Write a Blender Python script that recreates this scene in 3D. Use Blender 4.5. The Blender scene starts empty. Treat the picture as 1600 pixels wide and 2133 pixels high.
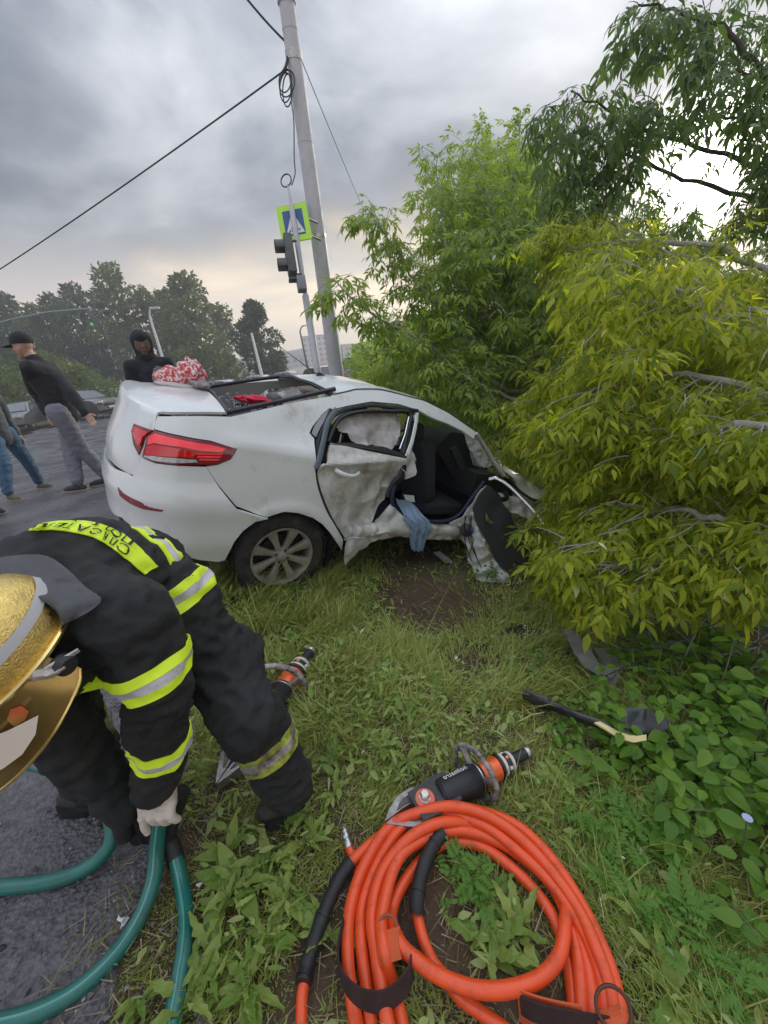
import bpy, bmesh, math, random
import numpy as np
from mathutils import Vector, Matrix, noise
from mathutils.bvhtree import BVHTree
from mathutils.geometry import delaunay_2d_cdt
random.seed(7); RNG = np.random.default_rng(11)
scene = bpy.context.scene
COL = scene.collection
# ---------------------------------------------------------------- camera
EYE = 1.3
FPX = 800.0                       # focal length in pixels of the 1600 px wide photograph
_up = Vector((-(1010-800), 3000-1066.5, FPX)).normalized()     # world up seen from the camera
_f = Vector((0, 0, -1)); _y = (_f - _up*_f.dot(_up)).normalized(); _x = _y.cross(_up)
CAMR = Matrix((_x, _y, _up))
cam = bpy.data.cameras.new('camera'); cam_o = bpy.data.objects.new('camera', cam); COL.objects.link(cam_o)
cam.sensor_fit = 'HORIZONTAL'; cam.sensor_width = 36; cam.lens = 36*FPX/1600
cam.clip_start = 0.02; cam.clip_end = 3000
cam_o.matrix_world = Matrix.Translation((0, 0, EYE)) @ CAMR.to_4x4()
scene.camera = cam_o
def ray(px, py): return CAMR @ Vector(((px-800)/FPX, -(py-1066.5)/FPX, -1.0))
def at(px, py, zd): return Vector((0, 0, EYE)) + ray(px, py)*zd           # point at depth zd
def atz(px, py, z):
    r = ray(px, py); return Vector((0, 0, EYE)) + r*((z-EYE)/r.z)
def camdir(x, y, z): return (CAMR @ Vector((x, y, z))).normalized()
# ---------------------------------------------------------------- sun and sky
SUN = ray(1478, 335).normalized()
sl = bpy.data.lights.new('sun', 'SUN'); sl.energy = 1.5; sl.angle = math.radians(12); sl.color = (1.0, .93, .8)
so = bpy.data.objects.new('sun', sl); COL.objects.link(so)
so.rotation_euler = (-SUN).to_track_quat('-Z', 'Y').to_euler()
world = bpy.data.worlds.new('World'); scene.world = world; world.use_nodes = True
W = world.node_tree; W.nodes.clear()
def wn(t, **k):
    n = W.nodes.new(t)
    for a, b in k.items(): setattr(n, a, b)
    return n
def wl(a, b): W.links.new(a, b)
out = wn('ShaderNodeOutputWorld'); bg = wn('ShaderNodeBackground'); wl(bg.outputs[0], out.inputs[0])
tc = wn('ShaderNodeTexCoord'); sky = wn('ShaderNodeTexSky', sky_type='NISHITA'); sky.sun_disc = False
sky.sun_elevation = math.asin(SUN.z); sky.sun_rotation = math.atan2(SUN.x, SUN.y)
sep = wn('ShaderNodeSeparateXYZ'); wl(tc.outputs['Generated'], sep.inputs[0])
def wm(op, a, b=None, c=None, clamp=False):
    n = wn('ShaderNodeMath', operation=op, use_clamp=clamp)
    for i, v in enumerate((a, b, c)):
        if v is None: continue
        if isinstance(v, (int, float)): n.inputs[i].default_value = v
        else: wl(v, n.inputs[i])
    return n.outputs[0]
zc = wm('MAXIMUM', sep.outputs[2], 0.0)
den = wm('ADD', zc, 0.22)
cx = wm('DIVIDE', sep.outputs[0], den); cy = wm('DIVIDE', sep.outputs[1], den)
comb = wn('ShaderNodeCombineXYZ'); wl(cx, comb.inputs[0]); wl(cy, comb.inputs[1])
nz = wn('ShaderNodeTexNoise'); nz.inputs['Scale'].default_value = 1.35; nz.inputs['Detail'].default_value = 7; nz.inputs['Roughness'].default_value = .55
nz.inputs['Distortion'].default_value = .35
mp = wn('ShaderNodeMapping'); mp.inputs['Location'].default_value = (3.1, 1.7, 0); wl(comb.outputs[0], mp.inputs[0]); wl(mp.outputs[0], nz.inputs['Vector'])
nz2 = wn('ShaderNodeTexNoise'); nz2.inputs['Scale'].default_value = .55; nz2.inputs['Detail'].default_value = 3
wl(mp.outputs[0], nz2.inputs['Vector'])
cl = wm('ADD', wm('MULTIPLY', nz.outputs[0], .62), wm('MULTIPLY', nz2.outputs[0], .38))
ramp = wn('ShaderNodeValToRGB'); wl(cl, ramp.inputs[0])
e = ramp.color_ramp.elements
e[0].position = .39; e[0].color = (.15, .172, .215, 1)
e[1].position = .65; e[1].color = (.76, .78, .82, 1)
m = e.new(.47); m.color = (.26, .285, .335, 1)
m = e.new(.57); m.color = (.50, .525, .575, 1)
# overhead brighter, as overcast skies are
gain = wn('ShaderNodeMapRange'); gain.inputs[1].default_value = .35; gain.inputs[2].default_value = 1.0; gain.inputs[3].default_value = .78; gain.inputs[4].default_value = 3.6
wl(zc, gain.inputs[0])
gain.inputs[1].default_value = .55; gain.inputs[3].default_value = 1.0; gain.inputs[4].default_value = 3.6
gain2 = wn('ShaderNodeMapRange', interpolation_type='SMOOTHSTEP'); gain2.inputs[1].default_value = .20; gain2.inputs[2].default_value = .52; gain2.inputs[3].default_value = .60; gain2.inputs[4].default_value = 1.0; wl(zc, gain2.inputs[0])
mul = wn('ShaderNodeVectorMath', operation='SCALE'); wl(ramp.outputs[0], mul.inputs[0]); wl(wm('MULTIPLY', gain.outputs[0], gain2.outputs[0]), mul.inputs['Scale'])
# pale warm band low over the horizon
hz = wn('ShaderNodeMapRange', interpolation_type='SMOOTHSTEP'); hz.inputs[1].default_value = .08; hz.inputs[2].default_value = .30; hz.inputs[3].default_value = 1; hz.inputs[4].default_value = 0
wl(wm('ADD', sep.outputs[2], wm('MULTIPLY', wm('SUBTRACT', nz.outputs[0], .5), .36)), hz.inputs[0])
mix1 = wn('ShaderNodeMix', data_type='RGBA'); wl(hz.outputs[0], mix1.inputs['Factor']); wl(mul.outputs[0], mix1.inputs['A'])
warm = wn('ShaderNodeMix', data_type='RGBA')
dotn = wn('ShaderNodeVectorMath', operation='DOT_PRODUCT'); wl(tc.outputs['Generated'], dotn.inputs[0]); dotn.inputs[1].default_value = SUN
wl(wm('MULTIPLY', wm('SUBTRACT', dotn.outputs['Value'], .35, clamp=True), 2.0, clamp=True), warm.inputs['Factor'])
warm.inputs['A'].default_value = (.64, .55, .50, 1); warm.inputs['B'].default_value = (1.05, .86, .58, 1)
wl(warm.outputs['Result'], mix1.inputs['B'])
# the sun behind the cloud
g1 = wm('POWER', wm('MAXIMUM', dotn.outputs['Value'], 0), 450.0)
g2 = wm('POWER', wm('MAXIMUM', dotn.outputs['Value'], 0), 20.0)
glow = wn('ShaderNodeCombineXYZ')
gs = wm('ADD', wm('MULTIPLY', g1, 8.0), wm('MULTIPLY', g2, .22))
wl(gs, glow.inputs[0]); wl(wm('MULTIPLY', gs, .97), glow.inputs[1]); wl(wm('MULTIPLY', gs, .88), glow.inputs[2])
add = wn('ShaderNodeVectorMath', operation='ADD'); wl(mix1.outputs['Result'], add.inputs[0]); wl(glow.outputs[0], add.inputs[1])
ssc = wn('ShaderNodeVectorMath', operation='SCALE'); wl(sky.outputs[0], ssc.inputs[0]); ssc.inputs['Scale'].default_value = .05
fin = wn('ShaderNodeMix', data_type='RGBA'); fin.inputs['Factor'].default_value = .92
wl(ssc.outputs[0], fin.inputs['A']); wl(add.outputs[0], fin.inputs['B'])
wl(fin.outputs['Result'], bg.inputs[0]); bg.inputs[1].default_value = 1.0
scene.view_settings.view_transform = 'Standard'; scene.view_settings.look = 'None'
scene.view_settings.exposure = 0.72; scene.view_settings.gamma = 1.0; scene.view_settings.use_curve_mapping = False
scene.render.engine = 'CYCLES'
scene.cycles.max_bounces = 6; scene.cycles.diffuse_bounces = 3; scene.cycles.glossy_bounces = 3
scene.cycles.transparent_max_bounces = 12; scene.cycles.transmission_bounces = 4
scene.cycles.use_denoising = True
# ---------------------------------------------------------------- helpers
def tag(o, label=None, cat=None, group=None, kind=None):
    if label: o['label'] = label
    if cat: o['category'] = cat
    if group: o['group'] = group
    if kind: o['kind'] = kind
    return o
def empty(name, loc, label, cat, group=None):
    o = bpy.data.objects.new(name, None); COL.objects.link(o); o.location = loc
    o.empty_display_size = .1
    return tag(o, label, cat, group)
def link(name, me, m=None, parent=None, kind=None, label=None):
    if m is not None:
        me.materials.clear()
        for mm in (m if isinstance(m, (list, tuple)) else [m]): me.materials.append(mm)
    o = bpy.data.objects.new(name, me); COL.objects.link(o)
    if parent is not None:
        o.parent = parent
        o.matrix_parent_inverse = Matrix.Translation(-parent_loc(parent)) 
    if kind: o['kind'] = kind
    if label: o['label'] = label
    return o
def parent_loc(p):
    return Vector(p.location) if p.type == 'EMPTY' else Vector((0, 0, 0))
class MB:
    """collects shapes in world coordinates, builds one mesh object"""
    def __init__(s): s.v = []; s.f = []; s.mi = []; s.cur = 0
    def add(s, vs, fs):
        b = len(s.v); s.v += [tuple(v) for v in vs]; s.f += [tuple(b+i for i in f) for f in fs]; s.mi += [s.cur]*len(fs)
        return s
    def box(s, c, size, rot=None, bev=0):
        c = Vector(c); hx, hy, hz_ = [a/2 for a in size]; R = rot or Matrix.Identity(3)
        if bev <= 0:
            vs = [c + R @ Vector((x*hx, y*hy, z*hz_)) for x in (-1, 1) for y in (-1, 1) for z in (-1, 1)]
            return s.add(vs, [(0, 1, 3, 2), (4, 6, 7, 5), (0, 4, 5, 1), (2, 3, 7, 6), (0, 2, 6, 4), (1, 5, 7, 3)])
        bm = bmesh.new(); bmesh.ops.create_cube(bm, size=2)
        for v in bm.verts: v.co = Vector((v.co.x*hx, v.co.y*hy, v.co.z*hz_))
        bmesh.ops.bevel(bm, geom=bm.edges[:]+bm.verts[:], offset=bev, segments=2, affect='EDGES', profile=.6)
        bm.verts.index_update(); s.add([c + R @ v.co for v in bm.verts], [[v.index for v in f.verts] for f in bm.faces]); bm.free()
        return s
    def tube(s, pts, r, n=10, cap=True, flat=None):
        pts = [Vector(p) for p in pts]; k = len(pts)
        rs = [r]*k if isinstance(r, (int, float)) else list(r)
        tan = [(pts[min(i+1, k-1)] - pts[max(i-1, 0)]).normalized() for i in range(k)]
        nrm = tan[0].orthogonal().normalized() if flat is None else (Vector(flat) - tan[0]*tan[0].dot(Vector(flat))).normalized()
        vs = []
        for i in range(k):
            nrm = (nrm - tan[i]*nrm.dot(tan[i])).normalized(); bi = tan[i].cross(nrm)
            for j in range(n):
                a = 2*math.pi*j/n; ra = rs[i] if not isinstance(rs[i], tuple) else None
                if ra is None: vs.append(pts[i] + nrm*math.cos(a)*rs[i][0] + bi*math.sin(a)*rs[i][1])
                else: vs.append(pts[i] + (nrm*math.cos(a) + bi*math.sin(a))*ra)
        fs = [(i*n+j, i*n+(j+1) % n, (i+1)*n+(j+1) % n, (i+1)*n+j) for i in range(k-1) for j in range(n)]
        if cap: fs += [tuple(range(n-1, -1, -1)), tuple((k-1)*n+j for j in range(n))]
        return s.add(vs, fs)
    def lathe(s, prof, c, axis, n=32, close=False):
        """prof: (radius, height along axis)"""
        c = Vector(c); a = Vector(axis).normalized(); u = a.orthogonal().normalized(); w = a.cross(u); k = len(prof)
        vs = [c + a*h + (u*math.cos(2*math.pi*j/n) + w*math.sin(2*math.pi*j/n))*r for r, h in prof for j in range(n)]
        fs = [(i*n+j, i*n+(j+1) % n, (i+1)*n+(j+1) % n, (i+1)*n+j) for i in range(k-1) for j in range(n)]
        if close: fs += [((k-1)*n+j, (k-1)*n+(j+1) % n, (j+1) % n, j) for j in range(n)]
        return s.add(vs, fs)
    def grid(s, rows):
        n = len(rows[0]); vs = [p for r in rows for p in r]
        return s.add(vs, [(i*n+j, i*n+j+1, (i+1)*n+j+1, (i+1)*n+j) for i in range(len(rows)-1) for j in range(n-1)])
    def prism(s, poly, nvec):
        """polygon of 3-D points extruded by nvec"""
        k = len(poly); nv = Vector(nvec); p = [Vector(q) for q in poly]
        return s.add(p + [q+nv for q in p], [tuple(range(k-1, -1, -1)), tuple(range(k, 2*k))] + [(i, (i+1) % k, k+(i+1) % k, k+i) for i in range(k)])
    def mesh(s, name, smooth=True, auto=None):
        me = bpy.data.meshes.new(name); me.from_pydata(s.v, [], s.f); me.update()
        if any(s.mi): me.polygons.foreach_set('material_index', s.mi)
        if smooth:
            me.polygons.foreach_set('use_smooth', [True]*len(me.polygons))
            if auto: me.set_sharp_from_angle(angle=math.radians(auto))
        return me
    def build(s, name, m, parent=None, smooth=True, auto=40, kind=None, label=None):
        return link(name, s.mesh(name, smooth, auto), m, parent, kind, label)
def smooth_path(pts, sub=6, closed=False):
    pts = [Vector(p) for p in pts]; n = len(pts); o = []
    for i in range(n if closed else n-1):
        if closed: p0, p1, p2, p3 = pts[(i-1) % n], pts[i], pts[(i+1) % n], pts[(i+2) % n]
        else: p0, p1, p2, p3 = pts[max(i-1, 0)], pts[i], pts[i+1], pts[min(i+2, n-1)]
        for k in range(sub):
            t = k/sub; o.append(.5*((2*p1) + (p2-p0)*t + (2*p0-5*p1+4*p2-p3)*t*t + (3*p1-p0-3*p2+p3)*t**3))
    if not closed: o.append(pts[-1])
    return o
def np_mesh(name, V, Fc, mat, parent=None, kind=None, smooth=False, uv=None):
    """fast mesh from arrays; Fc is (n,3) or (n,4)"""
    me = bpy.data.meshes.new(name); k = Fc.shape[1]
    me.vertices.add(len(V)); me.vertices.foreach_set('co', np.asarray(V, np.float32).ravel())
    me.loops.add(Fc.size); me.loops.foreach_set('vertex_index', Fc.astype(np.int32).ravel())
    me.polygons.add(len(Fc)); me.polygons.foreach_set('loop_start', np.arange(0, Fc.size, k, dtype=np.int32))
    if smooth: me.polygons.foreach_set('use_smooth', np.ones(len(Fc), bool))
    me.update(calc_edges=True); me.validate()
    return link(name, me, mat, parent, kind)
# ---------------------------------------------------------------- materials
def nodes_of(name):
    m = bpy.data.materials.new(name); m.use_nodes = True; t = m.node_tree
    return m, t, t.nodes['Principled BSDF']
def mat(name, col, rough=.6, metal=0., var=.0, scale=8., bump=0., bscale=40., coat=0., dirt=None, dscale=3., damount=.5, spec=.5, emit=None, island=None, wear=None):
    """colour (with noise variation), optional second 'dirt' colour in patches, fine relief"""
    m, t, b = nodes_of(name); N = t.nodes; L = t.links
    b.inputs['Roughness'].default_value = rough; b.inputs['Metallic'].default_value = metal
    b.inputs['Coat Weight'].default_value = coat; b.inputs['Coat Roughness'].default_value = .08
    b.inputs['Specular IOR Level'].default_value = spec
    c = (*col, 1); b.inputs['Base Color'].default_value = c
    src = None; tcn = N.new('ShaderNodeTexCoord')
    if var or dirt:
        n1 = N.new('ShaderNodeTexNoise'); n1.inputs['Scale'].default_value = scale; n1.inputs['Detail'].default_value = 6; n1.inputs['Roughness'].default_value = .65
        L.new(tcn.outputs['Object'], n1.inputs['Vector'])
        r = N.new('ShaderNodeValToRGB'); L.new(n1.outputs[0], r.inputs[0]); q = r.color_ramp.elements
        q[0].position = .3; q[1].position = .7
        q[0].color = (*[max(0, a*(1-var)) for a in col], 1); q[1].color = (*[min(1, a*(1+var)) for a in col], 1); src = r.outputs[0]
    if island:
        gi = N.new('ShaderNodeNewGeometry'); r2 = N.new('ShaderNodeValToRGB'); L.new(gi.outputs['Random Per Island'], r2.inputs[0]); q = r2.color_ramp.elements
        for i, cc in enumerate(island):
            if i < 2: el = q[i]; el.position = i/(len(island)-1)
            else: el = q.new(i/(len(island)-1))
            if i == 1: el.position = 1/(len(island)-1)
            el.color = (*cc, 1)
        src = r2.outputs[0]
    if dirt:
        n2 = N.new('ShaderNodeTexNoise'); n2.inputs['Scale'].default_value = dscale; n2.inputs['Detail'].default_value = 8; n2.inputs['Roughness'].default_value = .7
        L.new(tcn.outputs['Object'], n2.inputs['Vector'])
        mr = N.new('ShaderNodeMapRange'); mr.inputs[1].default_value = .62-damount*.3; mr.inputs[2].default_value = .8-damount*.2; L.new(n2.outputs[0], mr.inputs[0])
        mx = N.new('ShaderNodeMix'); mx.data_type = 'RGBA'; L.new(mr.outputs[0], mx.inputs['Factor'])
        if src: L.new(src, mx.inputs['A'])
        else: mx.inputs['A'].default_value = c
        mx.inputs['B'].default_value = (*dirt, 1); src = mx.outputs['Result']
        mrr = N.new('ShaderNodeMapRange'); L.new(mr.outputs[0], mrr.inputs[0]); mrr.inputs[3].default_value = rough; mrr.inputs[4].default_value = min(1, rough+.35); L.new(mrr.outputs[0], b.inputs['Roughness'])
    if src: L.new(src, b.inputs['Base Color'])
    if bump:
        n3 = N.new('ShaderNodeTexNoise'); n3.inputs['Scale'].default_value = bscale; n3.inputs['Detail'].default_value = 5; n3.inputs['Roughness'].default_value = .6
        L.new(tcn.outputs['Object'], n3.inputs['Vector'])
        bp = N.new('ShaderNodeBump'); bp.inputs['Strength'].default_value = 1; bp.inputs['Distance'].default_value = bump; L.new(n3.outputs[0], bp.inputs['Height']); L.new(bp.outputs[0], b.inputs['Normal'])
    if emit: b.inputs['Emission Color'].default_value = (*emit[:3], 1); b.inputs['Emission Strength'].default_value = emit[3]
    return m
def leaf_mat(name, cols, trans=.4, rough=.5, tint=(1.25, 1.2, .5), big=None):
    """leaf colours spread over separate leaves, light passing through"""
    m, t, b = nodes_of(name); N = t.nodes; L = t.links
    gi = N.new('ShaderNodeNewGeometry'); oi = N.new('ShaderNodeObjectInfo'); ad = N.new('ShaderNodeMath'); ad.operation = 'ADD'
    L.new(gi.outputs['Random Per Island'], ad.inputs[0]); L.new(oi.outputs['Random'], ad.inputs[1]); fr = N.new('ShaderNodeMath'); fr.operation = 'FRACT'; L.new(ad.outputs[0], fr.inputs[0])
    r = N.new('ShaderNodeValToRGB'); L.new(fr.outputs[0], r.inputs[0]); q = r.color_ramp.elements
    for i, cc in enumerate(cols):
        p = i/(len(cols)-1)
        el = q[0] if i == 0 else (q[1] if i == len(cols)-1 else q.new(p))
        el.position = p; el.color = (*cc, 1)
    src = r.outputs[0]
    if big:                                        # dry patches spread over the ground
        tcn = N.new('ShaderNodeTexCoord'); n1 = N.new('ShaderNodeTexNoise'); n1.inputs['Scale'].default_value = big[1]; n1.inputs['Detail'].default_value = 5; n1.inputs['Roughness'].default_value = .7; L.new(tcn.outputs['Object'], n1.inputs['Vector'])
        mr = N.new('ShaderNodeMapRange'); mr.inputs[1].default_value = .44; mr.inputs[2].default_value = .66; mr.inputs[4].default_value = .8; L.new(n1.outputs[0], mr.inputs[0])
        mx = N.new('ShaderNodeMix'); mx.data_type = 'RGBA'; mx.blend_type = 'MULTIPLY'; L.new(mr.outputs[0], mx.inputs['Factor']); L.new(src, mx.inputs['A']); mx.inputs['B'].default_value = (*big[0], 1); src = mx.outputs['Result']
    b.inputs['Roughness'].default_value = rough; b.inputs['Specular IOR Level'].default_value = .35
    L.new(src, b.inputs['Base Color'])
    tr = N.new('ShaderNodeBsdfTranslucent'); tm = N.new('ShaderNodeMix'); tm.data_type = 'RGBA'; tm.blend_type = 'MULTIPLY'; tm.inputs['Factor'].default_value = 1
    L.new(src, tm.inputs['A']); tm.inputs['B'].default_value = (*[x*1.6 for x in tint], 1); L.new(tm.outputs['Result'], tr.inputs[0])
    ms = N.new('ShaderNodeMixShader'); ms.inputs[0].default_value = trans; L.new(b.outputs[0], ms.inputs[1]); L.new(tr.outputs[0], ms.inputs[2])
    L.new(ms.outputs[0], N['Material Output'].inputs['Surface'])
    return m
def fbm(p, o=4, h=.6, s=1.): return noise.fractal(Vector(p)*s, h, 2.0, o, noise_basis='PERLIN_ORIGINAL')
# ================================================================ ground, road
def _s1(a, b, t):
    t = min(max((t-a)/(b-a), 0), 1); return t*t*(3-2*t)
def edge_x(y): return -.75 - .087*(y-.3) - .38*_s1(.9, 2.2, y) + .03*math.sin(y*2.3) + .012*math.sin(y*7.1+1)
def _ss(a, b, t):
    t = np.clip((t-a)/(b-a), 0, 1); return t*t*(3-2*t)
def hgt(x, y):
    """terrain height: the road level with the viewer's feet, falling away far off, the verge sinking to the right"""
    x = np.asarray(x, float); y = np.asarray(y, float)
    s = x + .75 + .087*(y-.3) + .38*_ss(.9, 2.2, y)
    k = .10 + .28*_ss(.8, 2.3, y); k2 = .10 + .13*_ss(.8, 2.4, y)
    sr = np.clip(s, 0, None)
    z = -k*np.minimum(sr, .55) - k2*np.clip(sr-.55, 0, 1.8) - .10*np.clip(sr-2.35, 0, 4)*_ss(.5, 3, y)
    z = z + .9*_ss(6, 16, y)*_ss(0, 2.5, s)*1.0 - 0 * s
    far = np.hypot(x, y)
    z = z - .085*np.clip(far-6, 0, 9)
    return z
def hz_(x, y): return float(hgt(x, y))
def ground_at(px, py, up=0.):
    r = ray(px, py); t = .2
    for i in range(4000):
        p = Vector((0, 0, EYE)) + r*t
        if p.z <= hz_(p.x, p.y) + up: return p
        t += .004 + t*.002
    return p
def axis(lo, hi, c, d0, g):
    a = [c]; d = d0
    while a[-1] < hi: a.append(a[-1]+d); d *= g
    b = [c]; d = d0
    while b[-1] > lo: b.append(b[-1]-d); d *= g
    return np.array(sorted(set(b[1:]+a)))
gx = axis(-300, 300, 0, .035, 1.035); gy = axis(-25, 380, .9, .035, 1.035)
X, Y = np.meshgrid(gx, gy); Z = hgt(X, Y)
s_ = X + .75 + .087*(Y-.3) + .38*_ss(.9, 2.2, Y)
bump = np.array([noise.noise(Vector((x*2.6, y*2.6, 0)))*.03 + noise.noise(Vector((x*9, y*9, 3)))*.012 for x, y in zip(X.ravel(), Y.ravel())]).reshape(X.shape)
Z = Z - .012 + bump*np.clip(s_*3, 0, 1)*(np.hypot(X, Y) < 60)
Z = Z - .05*((s_ < -.25) & (s_ > -60))          # bed below the asphalt
n0, n1 = X.shape
idx = np.arange(n0*n1).reshape(n0, n1)
Fq = np.stack([idx[:-1, :-1], idx[:-1, 1:], idx[1:, 1:], idx[1:, :-1]], -1).reshape(-1, 4)
# soil, thatch and moss under the grass
m_soil, t, b = nodes_of('soil'); N = t.nodes; L = t.links
tcn = N.new('ShaderNodeTexCoord'); n1_ = N.new('ShaderNodeTexNoise'); n1_.inputs['Scale'].default_value = 2.2; n1_.inputs['Detail'].default_value = 8; n1_.inputs['Roughness'].default_value = .7
L.new(tcn.outputs['Object'], n1_.inputs['Vector']); r = N.new('ShaderNodeValToRGB'); L.new(n1_.outputs[0], r.inputs[0]); q = r.color_ramp.elements
q[0].position = .35; q[0].color = (.075, .042, .026, 1); q[1].position = .62; q[1].color = (.075, .085, .025, 1); w_ = q.new(.48); w_.color = (.11, .066, .040, 1)
L.new(r.outputs[0], b.inputs['Base Color']); b.inputs['Roughness'].default_value = .9
n2_ = N.new('ShaderNodeTexNoise'); n2_.inputs['Scale'].default_value = 60; n2_.inputs['Detail'].default_value = 6; L.new(tcn.outputs['Object'], n2_.inputs['Vector'])
bp = N.new('ShaderNodeBump'); bp.inputs['Distance'].default_value = .02; L.new(n2_.outputs[0], bp.inputs['Height']); L.new(bp.outputs[0], b.inputs['Normal'])
tag(np_mesh('ground', np.stack([X, Y, Z], -1).reshape(-1, 3), Fq, m_soil, smooth=True), kind='structure')
# asphalt
m_road, t, b = nodes_of('wet_asphalt'); N = t.nodes; L = t.links
tcn = N.new('ShaderNodeTexCoord')
na = N.new('ShaderNodeTexNoise'); na.inputs['Scale'].default_value = 1.6; na.inputs['Detail'].default_value = 6; L.new(tcn.outputs['Object'], na.inputs['Vector'])
nb = N.new('ShaderNodeTexVoronoi'); nb.inputs['Scale'].default_value = 95; L.new(tcn.outputs['Object'], nb.inputs['Vector'])
nc = N.new('ShaderNodeTexNoise'); nc.inputs['Scale'].default_value = 38; nc.inputs['Detail'].default_value = 8; nc.inputs['Roughness'].default_value = .75; L.new(tcn.outputs['Object'], nc.inputs['Vector'])
r = N.new('ShaderNodeValToRGB'); L.new(na.outputs[0], r.inputs[0]); q = r.color_ramp.elements
q[0].position = .3; q[0].color = (.075, .072, .078, 1); q[1].position = .7; q[1].color = (.175, .168, .178, 1)
mx = N.new('ShaderNodeMix'); mx.data_type = 'RGBA'; mx.blend_type = 'MULTIPLY'; mx.inputs['Factor'].default_value = .75; L.new(r.outputs[0], mx.inputs['A'])
r2 = N.new('ShaderNodeValToRGB'); L.new(nc.outputs[0], r2.inputs[0]); q = r2.color_ramp.elements; q[0].position = .4; q[0].color = (.35, .33, .34, 1); q[1].position = .62; q[1].color = (1.25, 1.22, 1.25, 1)
L.new(r2.outputs[0], mx.inputs['B']); L.new(mx.outputs['Result'], b.inputs['Base Color'])
r3 = N.new('ShaderNodeMapRange'); L.new(na.outputs[0], r3.inputs[0]); r3.inputs[1].default_value = .35; r3.inputs[2].default_value = .65; r3.inputs[3].default_value = .14; r3.inputs[4].default_value = .42; L.new(r3.outputs[0], b.inputs['Roughness'])
ad = N.new('ShaderNodeMath'); L.new(nb.outputs['Distance'], ad.inputs[0]); L.new(nc.outputs[0], ad.inputs[1])
bp = N.new('ShaderNodeBump'); bp.inputs['Distance'].default_value = .005; L.new(ad.outputs[0], bp.inputs['Height']); L.new(bp.outputs[0], b.inputs['Normal'])
ry = axis(-6, 350, 1.0, .05, 1.04); rows = []
for yy in ry:
    e0 = edge_x(yy) + (.04*noise.noise(Vector((yy*9, 1, 1))) + .02*noise.noise(Vector((yy*30, 1, 1))))*(yy < 20)
    row = []
    for k_, sx in enumerate(np.concatenate([[0, -.02], -.06*1.13**np.arange(0, 50)*1.0])):
        xx = e0 + max(float(sx) if k_ < 2 else float(sx), -16)
        hh = hz_(min(xx, -.75-.087*(yy-.3)-.38*_s1(.9, 2.2, yy)), yy)
        row.append(Vector((xx, yy, hh + .0 - (.035 if k_ == 0 else 0) + .004*noise.noise(Vector((xx*6, yy*6, 0))))))
    rows.append(row)
tag(MB().grid(rows).build('road', m_road, smooth=True, auto=None), kind='structure')
# crumbs and stones broken off the road edge
st = MB()
for i in range(1500):
    yy = random.uniform(.15, 2.2)**1.0; xx = edge_x(yy) + random.gauss(-.12, .22)
    if xx < -2: continue
    r_ = random.choice((.0025, .004, .006, .009))*random.uniform(.6, 1.2)
    c_ = Vector((xx, yy, hz_(xx, yy)+r_*.4)); vs = []
    for d_ in ((1, 0, 0), (-1, 0, 0), (0, 1, 0), (0, -1, 0), (0, 0, 1), (0, 0, -1)): vs.append(c_ + Vector(d_)*r_*random.uniform(.6, 1.3))
    st.add(vs, [(0, 2, 4), (2, 1, 4), (1, 3, 4), (3, 0, 4), (2, 0, 5), (1, 2, 5), (3, 1, 5), (0, 3, 5)])
st.build('gravel', mat('grit', (.16, .15, .16), .8, island=[(.05, .05, .055), (.2, .19, .19), (.12, .11, .12), (.35, .34, .33)]), smooth=False, kind='stuff')
# ================================================================ the wrecked car
# car frame: x forward, y left, z up, origin on the ground below the middle of the rear axle
CAR_POS = Vector((-1.235, 3.05, -.12))
CAR_R = Matrix.Rotation(.49, 3, 'Z') @ Matrix.Rotation(.085, 3, 'X') @ Matrix.Rotation(.315, 3, 'Y')
CAR_POS = CAR_POS + CAR_R @ Vector((0, 0, .065))
CAR_RI = CAR_R.transposed()
def cw(p): return CAR_POS + CAR_R @ Vector(p)
def ci(p): return CAR_RI @ (Vector(p)-CAR_POS)
def cray(px, py): return ci((0, 0, EYE)), CAR_RI @ ray(px, py)
NSE = 2.5; X0 = -.50
def Wz(z):
    if z > .92: return .855 - .02*(z-.92) - .62*(z-.92)**1.25
    if z < .35: return .855 - .35*(.35-z)
    return .855 + .012*math.sin((z-.35)/.57*math.pi)
def Ar(z):
    """length of the tail behind X0"""
    if z > .92: return .46 - .25*(z-.92)
    if z > .62: return .46 + .03*math.sin((z-.62)/.3*math.pi)
    return .475 - .25*max(0, .42-z)
def Sx(t, z, off=0.):
    """body surface: t runs forward along the side (t<X0 wraps round the tail)"""
    w = Wz(z)+off
    if t >= X0: return Vector((t, -w, z))
    ph = min((X0-t)/.75, 3.1)
    a = Ar(z)+off; sg = math.cos(ph)
    return Vector((X0 - a*math.sin(ph)**(2/NSE), -w*math.copysign(abs(sg)**(2/NSE), sg), z))
def body_g(p, off):
    w = Wz(p.z)+off; a = abs(p.y)/max(w, .05)
    if p.x >= X0: return a-1
    return (((X0-p.x)/(Ar(p.z)+off))**NSE + a**NSE)**(1/NSE)-1
def hit(px, py, off=0.):
    """where the line of sight through a point of the photograph meets the body side -> (t, z)"""
    o, d = cray(px, py); s = 1.2; prev = None
    while s < 7:
        p = o + d*s
        if -.3 < p.z < 1.7 and p.y < .2:
            g = body_g(p, off)
            if prev is not None and g <= 0 < prev: break
            prev = g
        s += .01
    else:
        # closest approach: lie on the side plane
        s = (-.8-o.y)/d.y; p = o+d*s; return (p.x, p.z)
    lo, hi = s-.01, s
    for _ in range(20):
        m_ = (lo+hi)/2
        if body_g(o+d*m_, off) > 0: lo = m_
        else: hi = m_
    p = o+d*hi
    if p.x >= X0: return (p.x, p.z)
    return (X0 - .75*math.asin(min(1, ((X0-p.x)/(Ar(p.z)+off)))**(NSE/2)), p.z)
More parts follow.
